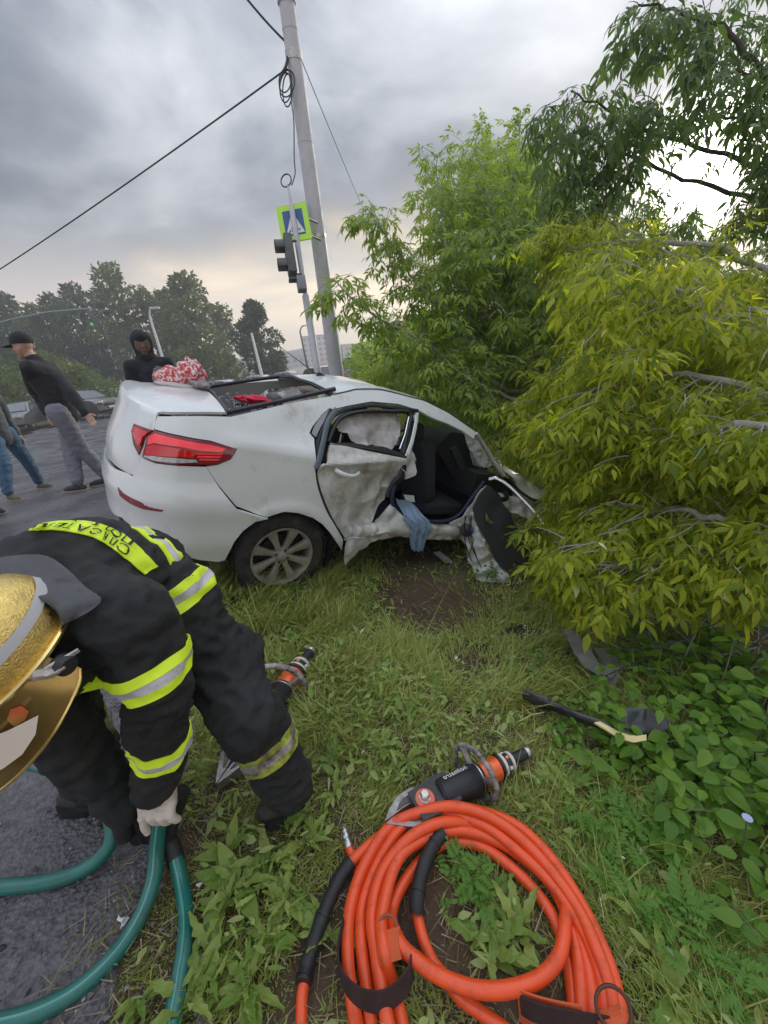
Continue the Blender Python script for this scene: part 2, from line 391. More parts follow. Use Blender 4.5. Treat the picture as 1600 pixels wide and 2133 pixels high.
def trace(pts, off=0.): return [hit(a, b, off) for a, b in pts]

m_white = mat('white_paint', (.76, .78, .765), .28, coat=.6, var=.03, scale=3, dirt=(.36, .33, .28), dscale=2.2, damount=.22)
m_dirty = mat('scraped_paint', (.68, .69, .67), .36, coat=.3, var=.06, scale=6, dirt=(.40, .35, .28), dscale=8.0, damount=.7, bump=.003, bscale=30)
m_black = mat('black_plastic', (.018, .018, .02), .45, var=.3, scale=12)
m_dark = mat('dark_interior', (.022, .022, .026), .75, var=.35, scale=9, bump=.003, bscale=60)
m_under = mat('underbody', (.012, .012, .013), .9)
m_rubber = mat('tyre_rubber', (.022, .021, .02), .8, dirt=(.10, .085, .06), dscale=7, damount=.5, bump=.002, bscale=90)
m_rim = mat('dusty_alloy', (.36, .33, .29), .45, metal=.35, var=.12, scale=14, dirt=(.26, .21, .15), dscale=9, damount=.6)
m_red = mat('red_lens', (.75, .01, .02), .12, coat=1, spec=.8)
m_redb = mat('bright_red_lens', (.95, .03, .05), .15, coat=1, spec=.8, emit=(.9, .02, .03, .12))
m_darkred = mat('dark_red_lens', (.22, .012, .02), .12, coat=1)
m_clear = mat('clear_lens', (.55, .50, .50), .15, coat=1, var=.3, scale=40)
m_refl = mat('reflector_red', (.22, .02, .03), .3, coat=.5)
m_chrome = mat('chrome', (.75, .76, .78), .15, metal=1)
m_airbag = mat('airbag_cloth', (.50, .47, .45), .85, var=.12, scale=6, bump=.01, bscale=9, dirt=(.30, .26, .23), dscale=5, damount=.5)
m_dustglass = mat('cracked_glass', (.55, .57, .56), .3, var=.25, scale=60, bump=.004, bscale=160, dirt=(.32, .31, .28), dscale=12, damount=.5)
m_glass, _t, _b = nodes_of('car_glass'); _b.inputs['Base Color'].default_value = (.75, .8, .78, 1); _b.inputs['Roughness'].default_value = .03; _b.inputs['Transmission Weight'].default_value = .95; _b.inputs['IOR'].default_value = 1.1
m_seatc = mat('seat_cloth', (.035, .035, .042), .9, bump=.003, bscale=120)

def inpoly(p, poly):
    x, y = p; c = False; n = len(poly); j = n-1
    for i in range(n):
        a, b = poly[i], poly[j]
        if (a[1] > y) != (b[1] > y) and x < (b[0]-a[0])*(y-a[1])/(b[1]-a[1])+a[0]: c = not c
        j = i
    return c
def fillpoly(poly, step, holes=()):
    def sub(pl):
        o = []
        for i in range(len(pl)):
            a, b = Vector(pl[i]), Vector(pl[(i+1) % len(pl)]); n = max(1, int((b-a).length/step))
            o += [a.lerp(b, k/n) for k in range(n)]
        return o
    pts = sub(poly); ed = [(i, (i+1) % len(pts)) for i in range(len(pts))]; nb = len(pts)
    for h in holes:
        hs = sub(h); b0 = len(pts); pts += hs; ed += [(b0+i, b0+(i+1) % len(hs)) for i in range(len(hs))]
    bd = list(pts)
    xs = [p[0] for p in poly]; ys = [p[1] for p in poly]; r_ = 0; y = min(ys)+step/2
    while y < max(ys):
        x = min(xs) + (step/2 if r_ % 2 else 0)
        while x < max(xs):
            if inpoly((x, y), poly) and not any(inpoly((x, y), h) for h in holes) and min((x-q[0])**2+(y-q[1])**2 for q in bd) > (step*.45)**2: pts.append(Vector((x, y)))
            x += step
        y += step*.87; r_ += 1
    v, e, f, *_ = delaunay_2d_cdt([Vector(p) for p in pts], ed, [], 0, 1e-6)
    fs = []
    for q in f:
        c = sum((v[i] for i in q), Vector((0, 0)))/len(q)
        if inpoly(c, poly) and not any(inpoly(c, h) for h in holes): fs.append(tuple(q))
    return v, fs
def sheet(P3, fs, thick, nrm=None):
    """turn a surface of points into a closed sheet of real thickness; returns verts, faces"""
    bm = bmesh.new(); vs = [bm.verts.new(p) for p in P3]
    for f in fs:
        try: bm.faces.new([vs[i] for i in f])
        except ValueError: pass
    bmesh.ops.recalc_face_normals(bm, faces=bm.faces[:]); bm.normal_update()
    if nrm is not None and sum(f.normal.dot(nrm) for f in bm.faces) < 0: bmesh.ops.reverse_faces(bm, faces=bm.faces[:]); bm.normal_update()
    n = len(vs); N_ = [v.normal.copy() for v in vs]; bnd = [(e.verts[0].index, e.verts[1].index) for e in bm.edges if len(e.link_faces) == 1]
    bm.verts.index_update(); bnd = []
    for e in bm.edges:
        if len(e.link_faces) == 1:
            f = e.link_faces[0]; l = [l for l in f.loops if l.edge == e][0]; bnd.append((l.vert.index, l.link_loop_next.vert.index))
    F_ = [tuple(v.index for v in f.verts) for f in bm.faces]; V_ = [v.co.copy() for v in bm.verts]; bm.free()
    V2 = V_ + [p - N_[i]*thick for i, p in enumerate(V_)]
    return V2, F_ + [tuple(n+i for i in reversed(f)) for f in F_] + [(b, a, n+a, n+b) for a, b in bnd]
RIGHT = CAR_R @ Vector((0, -1, 0))
def panel(name, tz, m, parent, step=.035, off=0., holes=(), disp=None, thick=.012, mirror=False, label=None, auto=50):
    v, fs = fillpoly(tz, step, holes); b = MB()
    P3 = [Sx(p[0], p[1], off + (disp(p[0], p[1]) if disp else 0)) for p in v]
    V_, F_ = sheet([cw(p) for p in P3], fs, thick, RIGHT); b.add(V_, F_)
    if mirror:
        V_, F_ = sheet([cw((p.x, -p.y, p.z)) for p in P3], fs, thick, -RIGHT); b.add(V_, F_)
    return b.build(name, m, parent, auto=auto, label=label)
CAR = empty('wrecked_car', cw((1.0, 0, 0)), 'white sedan wrecked on the grass verge, its side torn open and rear window gone', 'car')
def rough(t, z): return .006*noise.noise(Vector((t*3, z*3, 5)))
roofline = [(742,814),(795,814),(844,826),(886,837),(935,861),(991,900)]
Q = [(329,867),(480,868),(520,859),(560,850),(600,841),(640,833),(693,825)] + roofline + [(987,914),(963,897),(935,883),(900,870),(872,854),(830,841),(774,836),(725,845),(694,852),(686,850),(672,861),(653,889),(647,903),(656,914),(656,940),(657,970),(665,1026),(686,1075),(714,1120),(712,1147),(690,1112),(670,1090),(650,1077),(620,1067),(590,1064),(556,1075),
     (532,1069),(492,1054),(457,1013),(430,972),(453,969),(481,957),(494,935),(439,918),(376,907),(323,894),(321,887)]
def q_disp(t, z):
    d = rough(t, z)
    d += .018*math.exp(-((z-.97+.05*t)/.035)**2)*_s1(-.5, -.3, t)*(1-_s1(.1, .3, t))           # shoulder crease
    d -= .03*math.exp(-((t-.05)**2/.02+(z-1.10)**2/.012))                                   # buckle by the quarter window
    ar = math.hypot(t-.03, (z-.23))
    d += .018*math.exp(-((ar-.37)/.04)**2)*(z > .2)
    return d
panel('rear_quarter_panel', trace(Q), m_white, CAR, .035, disp=q_disp, thick=.02)
# the same quarter on the far side
panel('left_rear_quarter_panel', trace(Q), m_white, CAR, .06, disp=q_disp, thick=.02)
bpy.data.objects.remove(bpy.data.objects['left_rear_quarter_panel'])
def mirrored(name, tz, m, parent, step, off=0., holes=()):
    v, fs = fillpoly(tz, step, holes); P3 = [Sx(p[0], p[1], off) for p in v]
    V_, F_ = sheet([cw((p.x, -p.y, p.z)) for p in P3], fs, .02, -RIGHT); return MB().add(V_, F_).build(name, m, parent, auto=50)
mirrored('rear_quarter_panel', trace(Q), m_white, CAR, .06)
# quarter glass and its black surround
qg = [(686,852),(673,862),(655,889),(650,903),(659,911),(669,889),(688,856)]
g_ = panel('quarter_glass', trace(qg), mat('tinted_glass', (.30, .32, .33), .05, coat=1, var=.2, scale=7), CAR, .04, off=-.006, thick=.004)
# wheel arch liner and dark inner shell just under the skin
sh = MB(); rows = []
for t_ in np.linspace(-2.8, .28, 60):
    top = 1.04 if t_ < -.3 else 1.04+.2*min(1, (t_+.3)/.4)
    rows.append([cw(Sx(t_, z_, -.035)) for z_ in np.linspace(.27 if abs(t_-.03) > .36 else .27+math.sqrt(max(0, .37**2-(t_-.03)**2)), top-.03, 10)])
sh.grid(rows); V_, F_ = sheet([Vector(v) for v in sh.v], sh.f, .01); MB().add(V_, F_).build('inner_shell', m_under, CAR)
for sgn in (-1, 1):
    lin = MB()
    rows = []
    for a_ in np.linspace(-.35, math.pi+.35, 22):
        rr = .375; rows.append([cw((.03+rr*math.cos(a_), sgn*y_, .23+rr*math.sin(a_))) for y_ in (.80, .58)])
    lin.grid(rows)
    rr = .375; c_ = [cw((.03+rr*math.cos(a_), sgn*.58, .23+rr*math.sin(a_))) for a_ in np.linspace(-.35, math.pi+.35, 22)]
    lin.add(c_, [tuple(range(22))])
    lin.build('wheel_arch_liner', m_under, CAR)
# bumper: right half traced, wrapped to the centre line and mirrored
CEN = X0-.75*math.pi/2
tr_ = trace([(430,973),(457,1016),(492,1058),(532,1072),(556,1078)])
ar_ = trace([(530,1084),(505,1104),(487,1127),(468,1165)])
bt_ = trace([(455,1169),(415,1165),(370,1148),(300,1110),(257,1077)])
tp_ = trace([(323,965),(376,971)])
sm_ = trace([(296,953),(288,972),(278,992)])
zb = bt_[-1][1]
BP = tr_ + ar_ + bt_ + [(-1.3, zb-.03), (CEN, zb-.04), (CEN, .70), (-1.25, .70), (-1.08, .715)] + sm_[::-1] + tp_
def b_disp(t, z): return rough(t, z) + .022*math.exp(-((z-.60)/.09)**2) + .012*_s1(.72, .68, z) + .01*math.exp(-((z-.50)/.02)**2)*0
panel('rear_bumper', BP, m_white, CAR, .04, disp=b_disp, thick=.02, mirror=True)
panel('bumper_reflector', trace([(257,1013),(268,1025),(282,1033),(307,1044),(351,1054),(342,1062),(307,1057),(280,1045),(261,1030)]), m_refl, CAR, .03, off=.034, thick=.03)
panel('lower_valance', [(-.45, .25), (-.8, .30), (-1.1, .38), (CEN, .38), (CEN, .30), (-1.0, .24), (-.6, .16), (-.42, .16)], m_black, CAR, .05, off=-.02, mirror=True)
pl = empty  # (plate hidden from here)
# tail lights
TL = [(323,896),(376,909),(439,920),(492,935),(479,956),(451,967),(376,968),(323,962),(297,952),(303,928),(306,909)]
tl = panel('tail_light', trace(TL), m_darkred, CAR, .03, off=.004, thick=.03)
panel('bright_band', trace([(312,909),(325,902),(376,915),(439,926),(470,934),(462,941),(420,938),(376,930),(322,922),(310,926)]), m_redb, tl, .02, off=.010, thick=.012)
panel('red_lens', trace([(307,930),(322,925),(376,934),(412,941),(400,953),(370,951),(304,946)]), m_red, tl, .02, off=.009, thick=.012)
panel('clear_lens', trace([(302,948),(320,949),(370,954),(408,957),(412,962),(376,964),(323,959),(301,951)]), m_clear, tl, .02, off=.010, thick=.012)
for k_ in range(3):
    y0 = 943+k_*6
    panel('red_rib', trace([(408+k_*4, y0), (466-k_*4, y0+1), (462-k_*5, y0+4), (406+k_*4, y0+3)]), m_redb, tl, .02, off=.009, thick=.01)
TI = [(281,882),(300,889),(319,896),(303,908),(297,928),(291,947),(280,925),(276,898)]
t2 = panel('tail_light', trace(TI), m_darkred, CAR, .03, off=.008, thick=.03)
panel('red_lens', trace([(283,888),(300,895),(312,899),(300,910),(294,928),(288,924),(280,900)]), m_red, t2, .02, off=.014, thick=.012)
mirrored('tail_light', trace(TL), m_darkred, CAR, .05, .004); mirrored('tail_light', trace(TI), m_darkred, CAR, .05, .008)
# boot lid: rear face rising from the bumper, folded over into the deck
rows = []; ts = [-.885, -.92, -.957, -1.0] + list(np.linspace(-1.06, CEN, 12)); cols = [(t_, -1) for t_ in ts] + [(t_, 1) for t_ in ts[-2::-1]]
for t_, sg in cols:
    col = []
    zlo = .715 if t_ < -.955 else .985
    for z_ in np.linspace(zlo, 1.06, 8):
        p = Sx(t_, z_); col.append(Vector((p.x, p.y, z_)))
    e_ = Sx(t_, 1.06); yn = e_.y/.75
    lip = .050*(1-abs(yn)**3)
    end = Vector((-.375, e_.y*.93 - .02*np.sign(e_.y), 1.122 + .045*(1-yn*yn)))
    col.append(Vector((e_.x+.006, e_.y*.992, 1.072+lip*.8))); col.append(Vector((e_.x+.025, e_.y*.985, 1.078+lip)))
    st_ = Vector((e_.x+.06, e_.y*.975, 1.080+lip*.8))
    for k_ in np.linspace(0, 1, 10):
        p = st_.lerp(end, k_); p.z += .014*math.sin(k_*math.pi)*(1-yn*yn); p.z += .004*noise.noise(Vector((p.x*4, p.y*4, 1))); col.append(p)
    rows.append([cw((p.x, p.y if sg == -1 else -p.y, p.z)) for p in col])
b = MB().grid(rows); V_, F_ = sheet([Vector(v) for v in b.v], b.f, .015, CAR_R @ Vector((-.3, 0, 1))); MB().add(V_, F_).build('boot_lid', m_white, CAR, auto=45)
# roof skin
RL = trace([(693,825)]+roofline[:5]+[(960,878)]); rows = []
RLs = [(a, b) for a, b in RL]
xs_ = [a for a, b in RLs]; zs_ = [b for a, b in RLs]
def rail(x):
    z = float(np.interp(x, xs_, zs_)); return z
def roof_pt(x, v):
    z = rail(x)+.004; w = Wz(z)-.012; zz = z + .045*(1-v*v)**.8 - .03*math.exp(-((x-.95)**2/.02))*(1-v*v) + .012*noise.noise(Vector((x*4, v*3, 2)))
    return cw((x + .07*(1-v*v)*(1 if x > 1.2 else -.6 if x < .6 else 0), v*w, zz))
xr = np.linspace(xs_[0], xs_[-1]-.02, 26)
b = MB().grid([[roof_pt(x, v) for v in np.linspace(-1, 1, 17)] for x in xr]); V_, F_ = sheet([Vector(v) for v in b.v], b.f, .015, CAR_R @ Vector((0, 0, 1))); MB().add(V_, F_).build('roof', m_white, CAR)
for sg in (-1, 1): MB().tube([roof_pt(x, sg*.985) for x in xr], .007, 6).build('roof_seal', m_black, CAR)
# antenna
an = MB().prism([cw((.40, .02, rail(.4)+.045)), cw((.52, .05, rail(.5)+.045)), cw((.42, .02, rail(.4)+.10))], CAR_R @ Vector((0, -.04, 0)))
a0 = cw((.43, 0, rail(.4)+.07)); a1 = at(583, 722, -(CAMR.transposed() @ (a0-Vector((0, 0, EYE)))).z+.1)
an.tube([a0, a0.lerp(a1, .5), a1], [.006, .004, .0025], 6); an.build('aerial', m_black, CAR)
# rear window: hole with its rubber edge and glass crumbs, shelf under it
rw = [(-.375, -.655, 1.125), (0, -.62, 1.265), (.33, -.56, 1.385)]
b = MB()
for sg in (-1, 1): b.tube(smooth_path([cw((x, sg*-y*1.0, z)) for x, y, z in rw], 4), .016, 6)
b.tube([roof_pt(xs_[0]+.005, v) for v in np.linspace(-.98, .98, 12)], .016, 6)
b.tube([cw((-.372, y_, 1.122+.045*(1-(y_/.64)**2))) for y_ in np.linspace(-.64, .64, 9)], .014, 6); b.build('rear_window_seal', m_black, CAR)
rows = [[cw((x, y_, 1.095 + (x+.36)*.12 + .012*noise.noise(Vector((x*5, y_*5, 7))))) for y_ in np.linspace(-.62, .62, 14)] for x in np.linspace(-.36, .18, 10)]
b = MB().grid(rows); V_, F_ = sheet([Vector(v) for v in b.v], b.f, .02); MB().add(V_, F_).build('parcel_shelf', m_dark, CAR)
# torn sheet of dark film / broken glass over the left part of the shelf
cr = MB()
for i in range(260):
    x_, y_ = random.uniform(-.33, .1), random.uniform(-.5, .6); s_c = random.uniform(.004, .010)
    cr.box(cw((x_, y_, 1.115+(x_+.36)*.12)), (s_c, s_c, s_c*.6), Matrix.Rotation(random.random()*3, 3, (random.random(), 1, 1)))
cr.build('glass_crumbs', m_dustglass, CAR, smooth=False, kind='stuff')
def soft(name, c, size, R, m, parent, lvl=3, k=.35):
    """cushion-like box"""
    bm = bmesh.new(); bmesh.ops.create_cube(bm, size=2); bmesh.ops.subdivide_edges(bm, edges=bm.edges[:], cuts=5, use_grid_fill=True)
    for v in bm.verts:
        q_ = v.co.copy(); l4 = (abs(q_.x)**6+abs(q_.y)**6+abs(q_.z)**6)**(1/6); q_ = q_/l4
        v.co = Vector((q_.x*size[0]/2, q_.y*size[1]/2, q_.z*size[2]/2))
    me = bpy.data.meshes.new(name); bm.transform(Matrix.Translation(c) @ R.to_4x4()); bm.to_mesh(me); bm.free()
    me.polygons.foreach_set('use_smooth', [True]*len(me.polygons)); return link(name, me, m, parent)
Ry = lambda a: CAR_R @ Matrix.Rotation(a, 3, 'Y')
rb = soft('rear_seat', cw((.28, 0, .80)), (.14, 1.2, .58), Ry(-.25), m_seatc, CAR)
soft('seat_cushion', cw((.62, 0, .50)), (.5, 1.2, .16), CAR_R, m_seatc, rb)
for y_ in (-.36, .36): soft('headrest', cw((.20, y_, 1.14)), (.09, .26, .15), Ry(-.15), mat('headrest_grey', (.10, .10, .11), .8), rb)
for y_ in (.36, -.30):
    fsx = 1.15 if y_ > 0 else 1.3
    s0 = soft('front_seat', cw((fsx+.12, y_, .82)), (.14, .46, .62), Ry(-.3), m_seatc, CAR)
    soft('seat_cushion', cw((fsx+.4, y_, .50)), (.5, .48, .15), CAR_R, m_seatc, s0)
    soft('headrest', cw((fsx-.02, y_, 1.17)), (.08, .24, .15), Ry(-.2), m_seatc, s0)
MB().box(cw((1.05, 0, .33)), (1.9, 1.5, .04), CAR_R).build('floor_pan', mat('floor_carpet', (.012, .015, .028), .95), CAR)
MB().box(cw((2.05, .05, .62)), (.05, 1.45, .6), CAR_R).build('bulkhead', m_under, CAR)
# sill, far-side doors, pillars
sl_ = MB(); pa = trace([(764,1111),(800,1107),(850,1108),(900,1108),(960,1109)])
sp = [cw(Sx(t_, z_+(.03*noise.noise(Vector((t_*5, 0, 3)))), -.03)) for t_, z_ in [(pa[0][0]-.1, pa[0][1])]+pa]
sl_.tube(smooth_path(sp, 8), [(.055+.012*noise.noise(Vector((i*.3, 0, 0))), .07+.02*noise.noise(Vector((i*.4, 2, 0)))) for i in range(len(smooth_path(sp, 8)))], 12)
sl_.build('sill', m_dirty, CAR)
MB().tube(smooth_path([cw(Sx(a_, b_-.05, -.03)) for a_, b_ in pa], 4), .028, 8).build('sill_seam', m_black, CAR)
for x0, x1 in ((.28, 1.12), (1.16, 2.0)):
    d_ = MB(); poly = [cw((x, Wz(z)-.03, z)) for x, z in ((x0, .35), (x1, .35), (x1, .95), (x0, .98))]
    d_.prism(poly, CAR_R @ Vector((0, .05, 0))); dd = d_.build('far_door', m_dark, CAR)
    MB().prism([cw((x, Wz(z)+.022, z)) for x, z in ((x0, .35), (x1, .35), (x1, .95), (x0, .98))], CAR_R @ Vector((0, .012, 0))).build('door_skin', m_white, dd)
b = MB(); b.tube([cw((1.14, .80, .9)), cw((1.17, .58, 1.36))], .03, 8); b.build('far_pillar', m_black, CAR)
b = MB(); b.tube([cw((2.35, .74, .90)), cw((1.9, .60, 1.24))], .03, 8); b.build('far_windscreen_pillar', m_white, CAR)
# ---------------------------------------------------------------- wheels
def wheel(c, axis, parent_label, up=Vector((0, 0, 1))):
    """c centre of the hub on the outer face; axis points outward"""
    a = axis.normalized(); c = Vector(c)
    t_ = MB(); prof = [(.205, -.17), (.235, -.185), (.285, -.18), (.312, -.165), (.322, -.13), (.324, -.09), (.322, -.05), (.312, -.012), (.29, .008), (.25, .012), (.222, .004), (.212, -.012)]
    t_.lathe(prof, c, a, 64)
    w = t_.build('wheel', m_rubber, CAR)
    # tread blocks
    b = MB(); u = a.orthogonal().normalized(); v = a.cross(u)
    for k in range(72):
        an = 2*math.pi*k/72; rd = u*math.cos(an)+v*math.sin(an); tg = a.cross(rd); R_ = Matrix((rd, tg, a)).transposed()
        for h in (-.145, -.09, -.035): b.box(c+rd*.325+a*(h+.006*(k % 2)), (.008, .019, .040), R_)
    b.build('tread', m_rubber, w, smooth=False, kind='stuff')
    r = MB(); r.lathe([(.214, .004), (.219, .010), (.216, .014), (.205, .010), (.198, -.004), (.192, -.03), (.188, -.12), (.200, -.17)], c, a, 64)
    r.lathe([(.0001, .012), (.022, .012), (.03, .008), (.034, -.004), (.062, -.012), (.066, -.03)], c, a, 32)
    for k in range(8):
        an = 2*math.pi*(k+.28)/8; rd = u*math.cos(an)+v*math.sin(an); tg = a.cross(rd)
        sec = []
        for q, (rr, hw, h) in enumerate([(.045, .020, -.010), (.08, .018, -.008), (.13, .022, -.002), (.175, .030, .002), (.208, .040, .004)]):
            ce = c + rd*rr; sec.append([ce - tg*hw + a*(h-.03), ce - tg*hw + a*h, ce - tg*(hw*.5) + a*(h+.004), ce + tg*(hw*.5) + a*(h+.004), ce + tg*hw + a*h, ce + tg*hw + a*(h-.03)])
        r.grid(sec)
    r.build('rim', m_rim, w, auto=35)
    d = MB(); d.lathe([(.0, -.07), (.135, -.07), (.14, -.08)], c, a, 40); d.lathe([(.0, -.10), (.2, -.10)], c, a, 32); d.build('brake_disc', mat('brake_steel', (.05, .045, .04), .6, metal=.6), w)
    n_ = MB()
    for k in range(4):
        an = 2*math.pi*(k+.1)/4; n_ = MB(); n_.tube([c+(u*math.cos(an)+v*math.sin(an))*.048 - a*.015, c+(u*math.cos(an)+v*math.sin(an))*.048+a*.004], .0085, 6)
        n_.build('wheel_nut', m_black, w)
    return w
ax = (CAR_R @ Vector((.02, -1, -.02))).normalized()
wheel(cw((.035, -.815, .225)), ax, '')
wheel(cw((.035, .80, .33)), -ax, '')
wheel(cw((2.25, .78, .30)), (CAR_R @ Vector((.25, 1, .1))), '')
# ---------------------------------------------------------------- rear door, crushed
def door_disp(t, z):
    u = _s1(.42, .80, t + .18*max(0, .85-z)/.5)
    d = -.075*u*math.exp(-((z-.66)/.24)**2)
    n1 = abs(noise.noise(Vector((t*4.2+3, z*4.2, 1)))); n2 = noise.noise(Vector((t*9, z*9, 4)))
    low = _s1(1.0, .75, z)
    n3 = abs(noise.noise(Vector((t*8.5+1, z*7.5+t*3, 7))))
    d += low*(-.10*n1 - .05*n3 + .012*n2)*(.22+.78*u) + .035*math.exp(-((z-.93-.12*(t-.3))/.03)**2)*(1-.6*u)
    d += -.022*math.exp(-(((t-.56)/.07)**2+((z-.865)/.028)**2))
    return d
RD = [(688,922),(725,930),(770,940),(810,948),(847,955),(846,970),(845,990),(838,1010),(820,1026),(817,1050),(800,1070),(788,1082),(776,1100),(769,1118),(745,1124),(722,1130),(712,1112),(690,1076),(668,1027),(660,987),(668,970),(680,957),(684,940)]
rd_ = panel('rear_door', trace(RD), m_dirty, CAR, .015, off=.004, disp=door_disp, thick=.02, auto=24)
for p_ in rd_.data.polygons: pass
# handle with its dished cup
hb = MB(); h0 = [Sx(*hit(px, py), 0) for px, py in ((697,977),(705,982),(720,987),(735,988),(747,984))]
hb.tube(smooth_path([cw((p.x, p.y-o, p.z)) for p, o in zip(h0, (.012, .035, .042, .036, .012))], 5), [(.010, .015)]*21, 10, flat=RIGHT)
hb.build('door_handle', m_white, rd_)
# torn skin hanging at the door's lower front corner, and the pointed flap below it
fl = MB(); 
def crumple(name, pts, m, parent, amp=.02, thick=.006, step=.03, sc=9., label=None):
    """a free-standing torn sheet through 3-D outline points"""
    pts = [Vector(p) for p in pts]; c = sum(pts, Vector())/len(pts)
    A = np.array([list(p-c) for p in pts]); _, _, vt = np.linalg.svd(A); e1, e2, n_ = [Vector(v) for v in vt]
    pl2 = [((p-c).dot(e1), (p-c).dot(e2)) for p in pts]; hs = [(p-c).dot(n_) for p in pts]
    v, fs = fillpoly(pl2, step); P3 = []
    for q in v:
        wsum = 0; h = 0
        for (a, b_), hh in zip(pl2, hs):
            w_ = 1/((q[0]-a)**2+(q[1]-b_)**2+1e-4)**1.5; wsum += w_; h += w_*hh
        h = h/wsum + amp*(abs(noise.noise(Vector((q[0]*sc, q[1]*sc, len(name)))))*2-.5) + amp*.4*noise.noise(Vector((q[0]*sc*3, q[1]*sc*3, 2)))
        P3.append(c + e1*q[0] + e2*q[1] + n_*h)
    V_, F_ = sheet(P3, fs, thick); return MB().add(V_, F_).build(name, m, parent, auto=60, label=label)
def sidep(px, py, o=0.): return cw(Sx(*hit(px, py), o))
crumple('torn_flap', [sidep(722,1118,.02), sidep(765,1112,.01), sidep(775,1128,0), sidep(745,1145,.02), sidep(710,1168,.07), sidep(712,1140,.05)], m_dirty, CAR, .02, step=.02)
crumple('sill_skin', [sidep(766,1108,-.02), sidep(816,1052,-.01), sidep(826,1062,-.02), sidep(845,1084,0), sidep(900,1098,0), sidep(960,1094,0), sidep(966,1124,0), sidep(900,1122,.01), sidep(830,1116,.0), sidep(772,1126,.01)], m_dirty, CAR, .028, step=.022, sc=7)
# window frame of the rear door (dark, bent) with a bright inner trim
fr = MB()
O = [(664,968),(663,930),(672,900),(690,872),(718,855),(770,845),(812,848),(850,853),(872,856)]
I = [(690,932),(700,905),(716,880),(728,870),(770,862),(812,862),(850,864),(860,864)]
op = smooth_path([sidep(a, b_, -.010) for a, b_ in O], 5)
fr.tube(op, [(.012, .016)]*len(op), 8, flat=RIGHT); fr.build('window_frame', m_black, rd_)
fr = MB(); ip = smooth_path([sidep(a, b_, -.02) for a, b_ in [(686,922),(698,890),(718,868),(760,858),(812,858),(856,862),(851,900),(842,946)]], 5)
fr.tube(ip, [(.022, .017)]*len(ip), 8, flat=RIGHT); fr.build('window_frame', m_black, rd_)
fr = MB(); fr.tube(smooth_path([sidep(a, b_, -.004) for a, b_ in [(686,925),(730,930),(790,940),(846,953)]], 4), .009, 6); fr.build('window_seal', m_black, rd_)
fr = MB(); fr.tube([sidep(851,868,.005), sidep(843,905,.005), sidep(832,935,.005)], .006, 6); fr.build('chrome_strip', m_chrome, rd_)
fr = MB(); fr.tube(smooth_path([sidep(a, b_, -.035) for a, b_ in [(705,930),(745,932),(800,940),(838,950)]], 4), .02, 8); fr.build('inner_door_top', m_dark, rd_)
# seal round the opening on the body side, hanging loose
fr = MB(); sp_ = smooth_path([sidep(a, b_, -.004) for a, b_ in [(690,853),(668,905),(661,960),(659,990),(668,1027),(688,1076),(716,1122)]], 6)
fr.tube(sp_, .010, 8); fr.build('door_seal', m_black, CAR)
fr = MB(); fr.tube(smooth_path([sidep(a, b_, .012) for a, b_ in [(700,852),(682,880),(672,920),(664,955),(658,975)]], 6), [(.006, .022)]*25, 8, flat=RIGHT); fr.build('loose_seal', mat('grey_blue_seal', (.16, .20, .24), .35), CAR)
# curtain airbag hanging in the rear window
crumple('curtain_airbag', [sidep(720,874,-.09), sidep(780,866,-.10), sidep(848,868,-.09), sidep(846,900,-.10), sidep(838,932,-.10), sidep(824,944,-.08), sidep(790,936,-.13), sidep(766,935,-.05), sidep(757,930,-.04), sidep(735,915,-.07), sidep(716,898,-.06)], m_airbag, CAR, .05, .004, .025, 8)
crumple('torn_airbag', [sidep(848,940,0), sidep(862,925,-.04), sidep(876,950,-.10), sidep(877,975,-.08), sidep(866,994,-.04), sidep(846,998,0), sidep(842,975,0)], m_airbag, CAR, .05, .004, .025, 9)
# bent centre pillar
fr = MB(); fr.tube(smooth_path([sidep(873,855,-.02), sidep(868,890,-.02), sidep(860,925,-.02), sidep(848,952,-.01)], 5), [(.010, .018)]*16, 8, flat=RIGHT); fr.build('centre_pillar', m_white, CAR)
fr = MB(); fr.tube(smooth_path([sidep(862,858,-.04), sidep(856,900,-.04), sidep(845,945,-.03), sidep(842,990,-.03), sidep(826,1015,-.05), sidep(816,1040,-.05)], 5), [(.022, .03)]*26, 8, flat=RIGHT); fr.build('centre_pillar', m_black, CAR)
crumple('pillar_foot', [sidep(786,1085,0), sidep(812,1052,0), sidep(822,1058,-.01), sidep(844,1080,0), sidep(850,1100,.01), sidep(800,1105,.02), sidep(770,1112,.02)], m_white, CAR, .015, .006, .02, 6)
# door opening edge (dark blue seal round the dark hole)
fr = MB(); fr.tube(smooth_path([sidep(a, b_, -.02) for a, b_ in [(826,1012),(820,1035),(824,1058),(848,1078),(893,1087),(930,1087),(960,1073),(985,1040),(1012,1005)]], 6), .014, 8); fr.build('door_seal', mat('navy_seal', (.02, .03, .07), .6), CAR)
crumple('front_pillar_foot', [sidep(935,1090,0), sidep(963,1076,0), sidep(1003,1018,0), sidep(1014,1012,-.01), sidep(990,1055,0), sidep(978,1085,0), sidep(958,1105,0)], m_white, CAR, .012, .006, .02, 6)
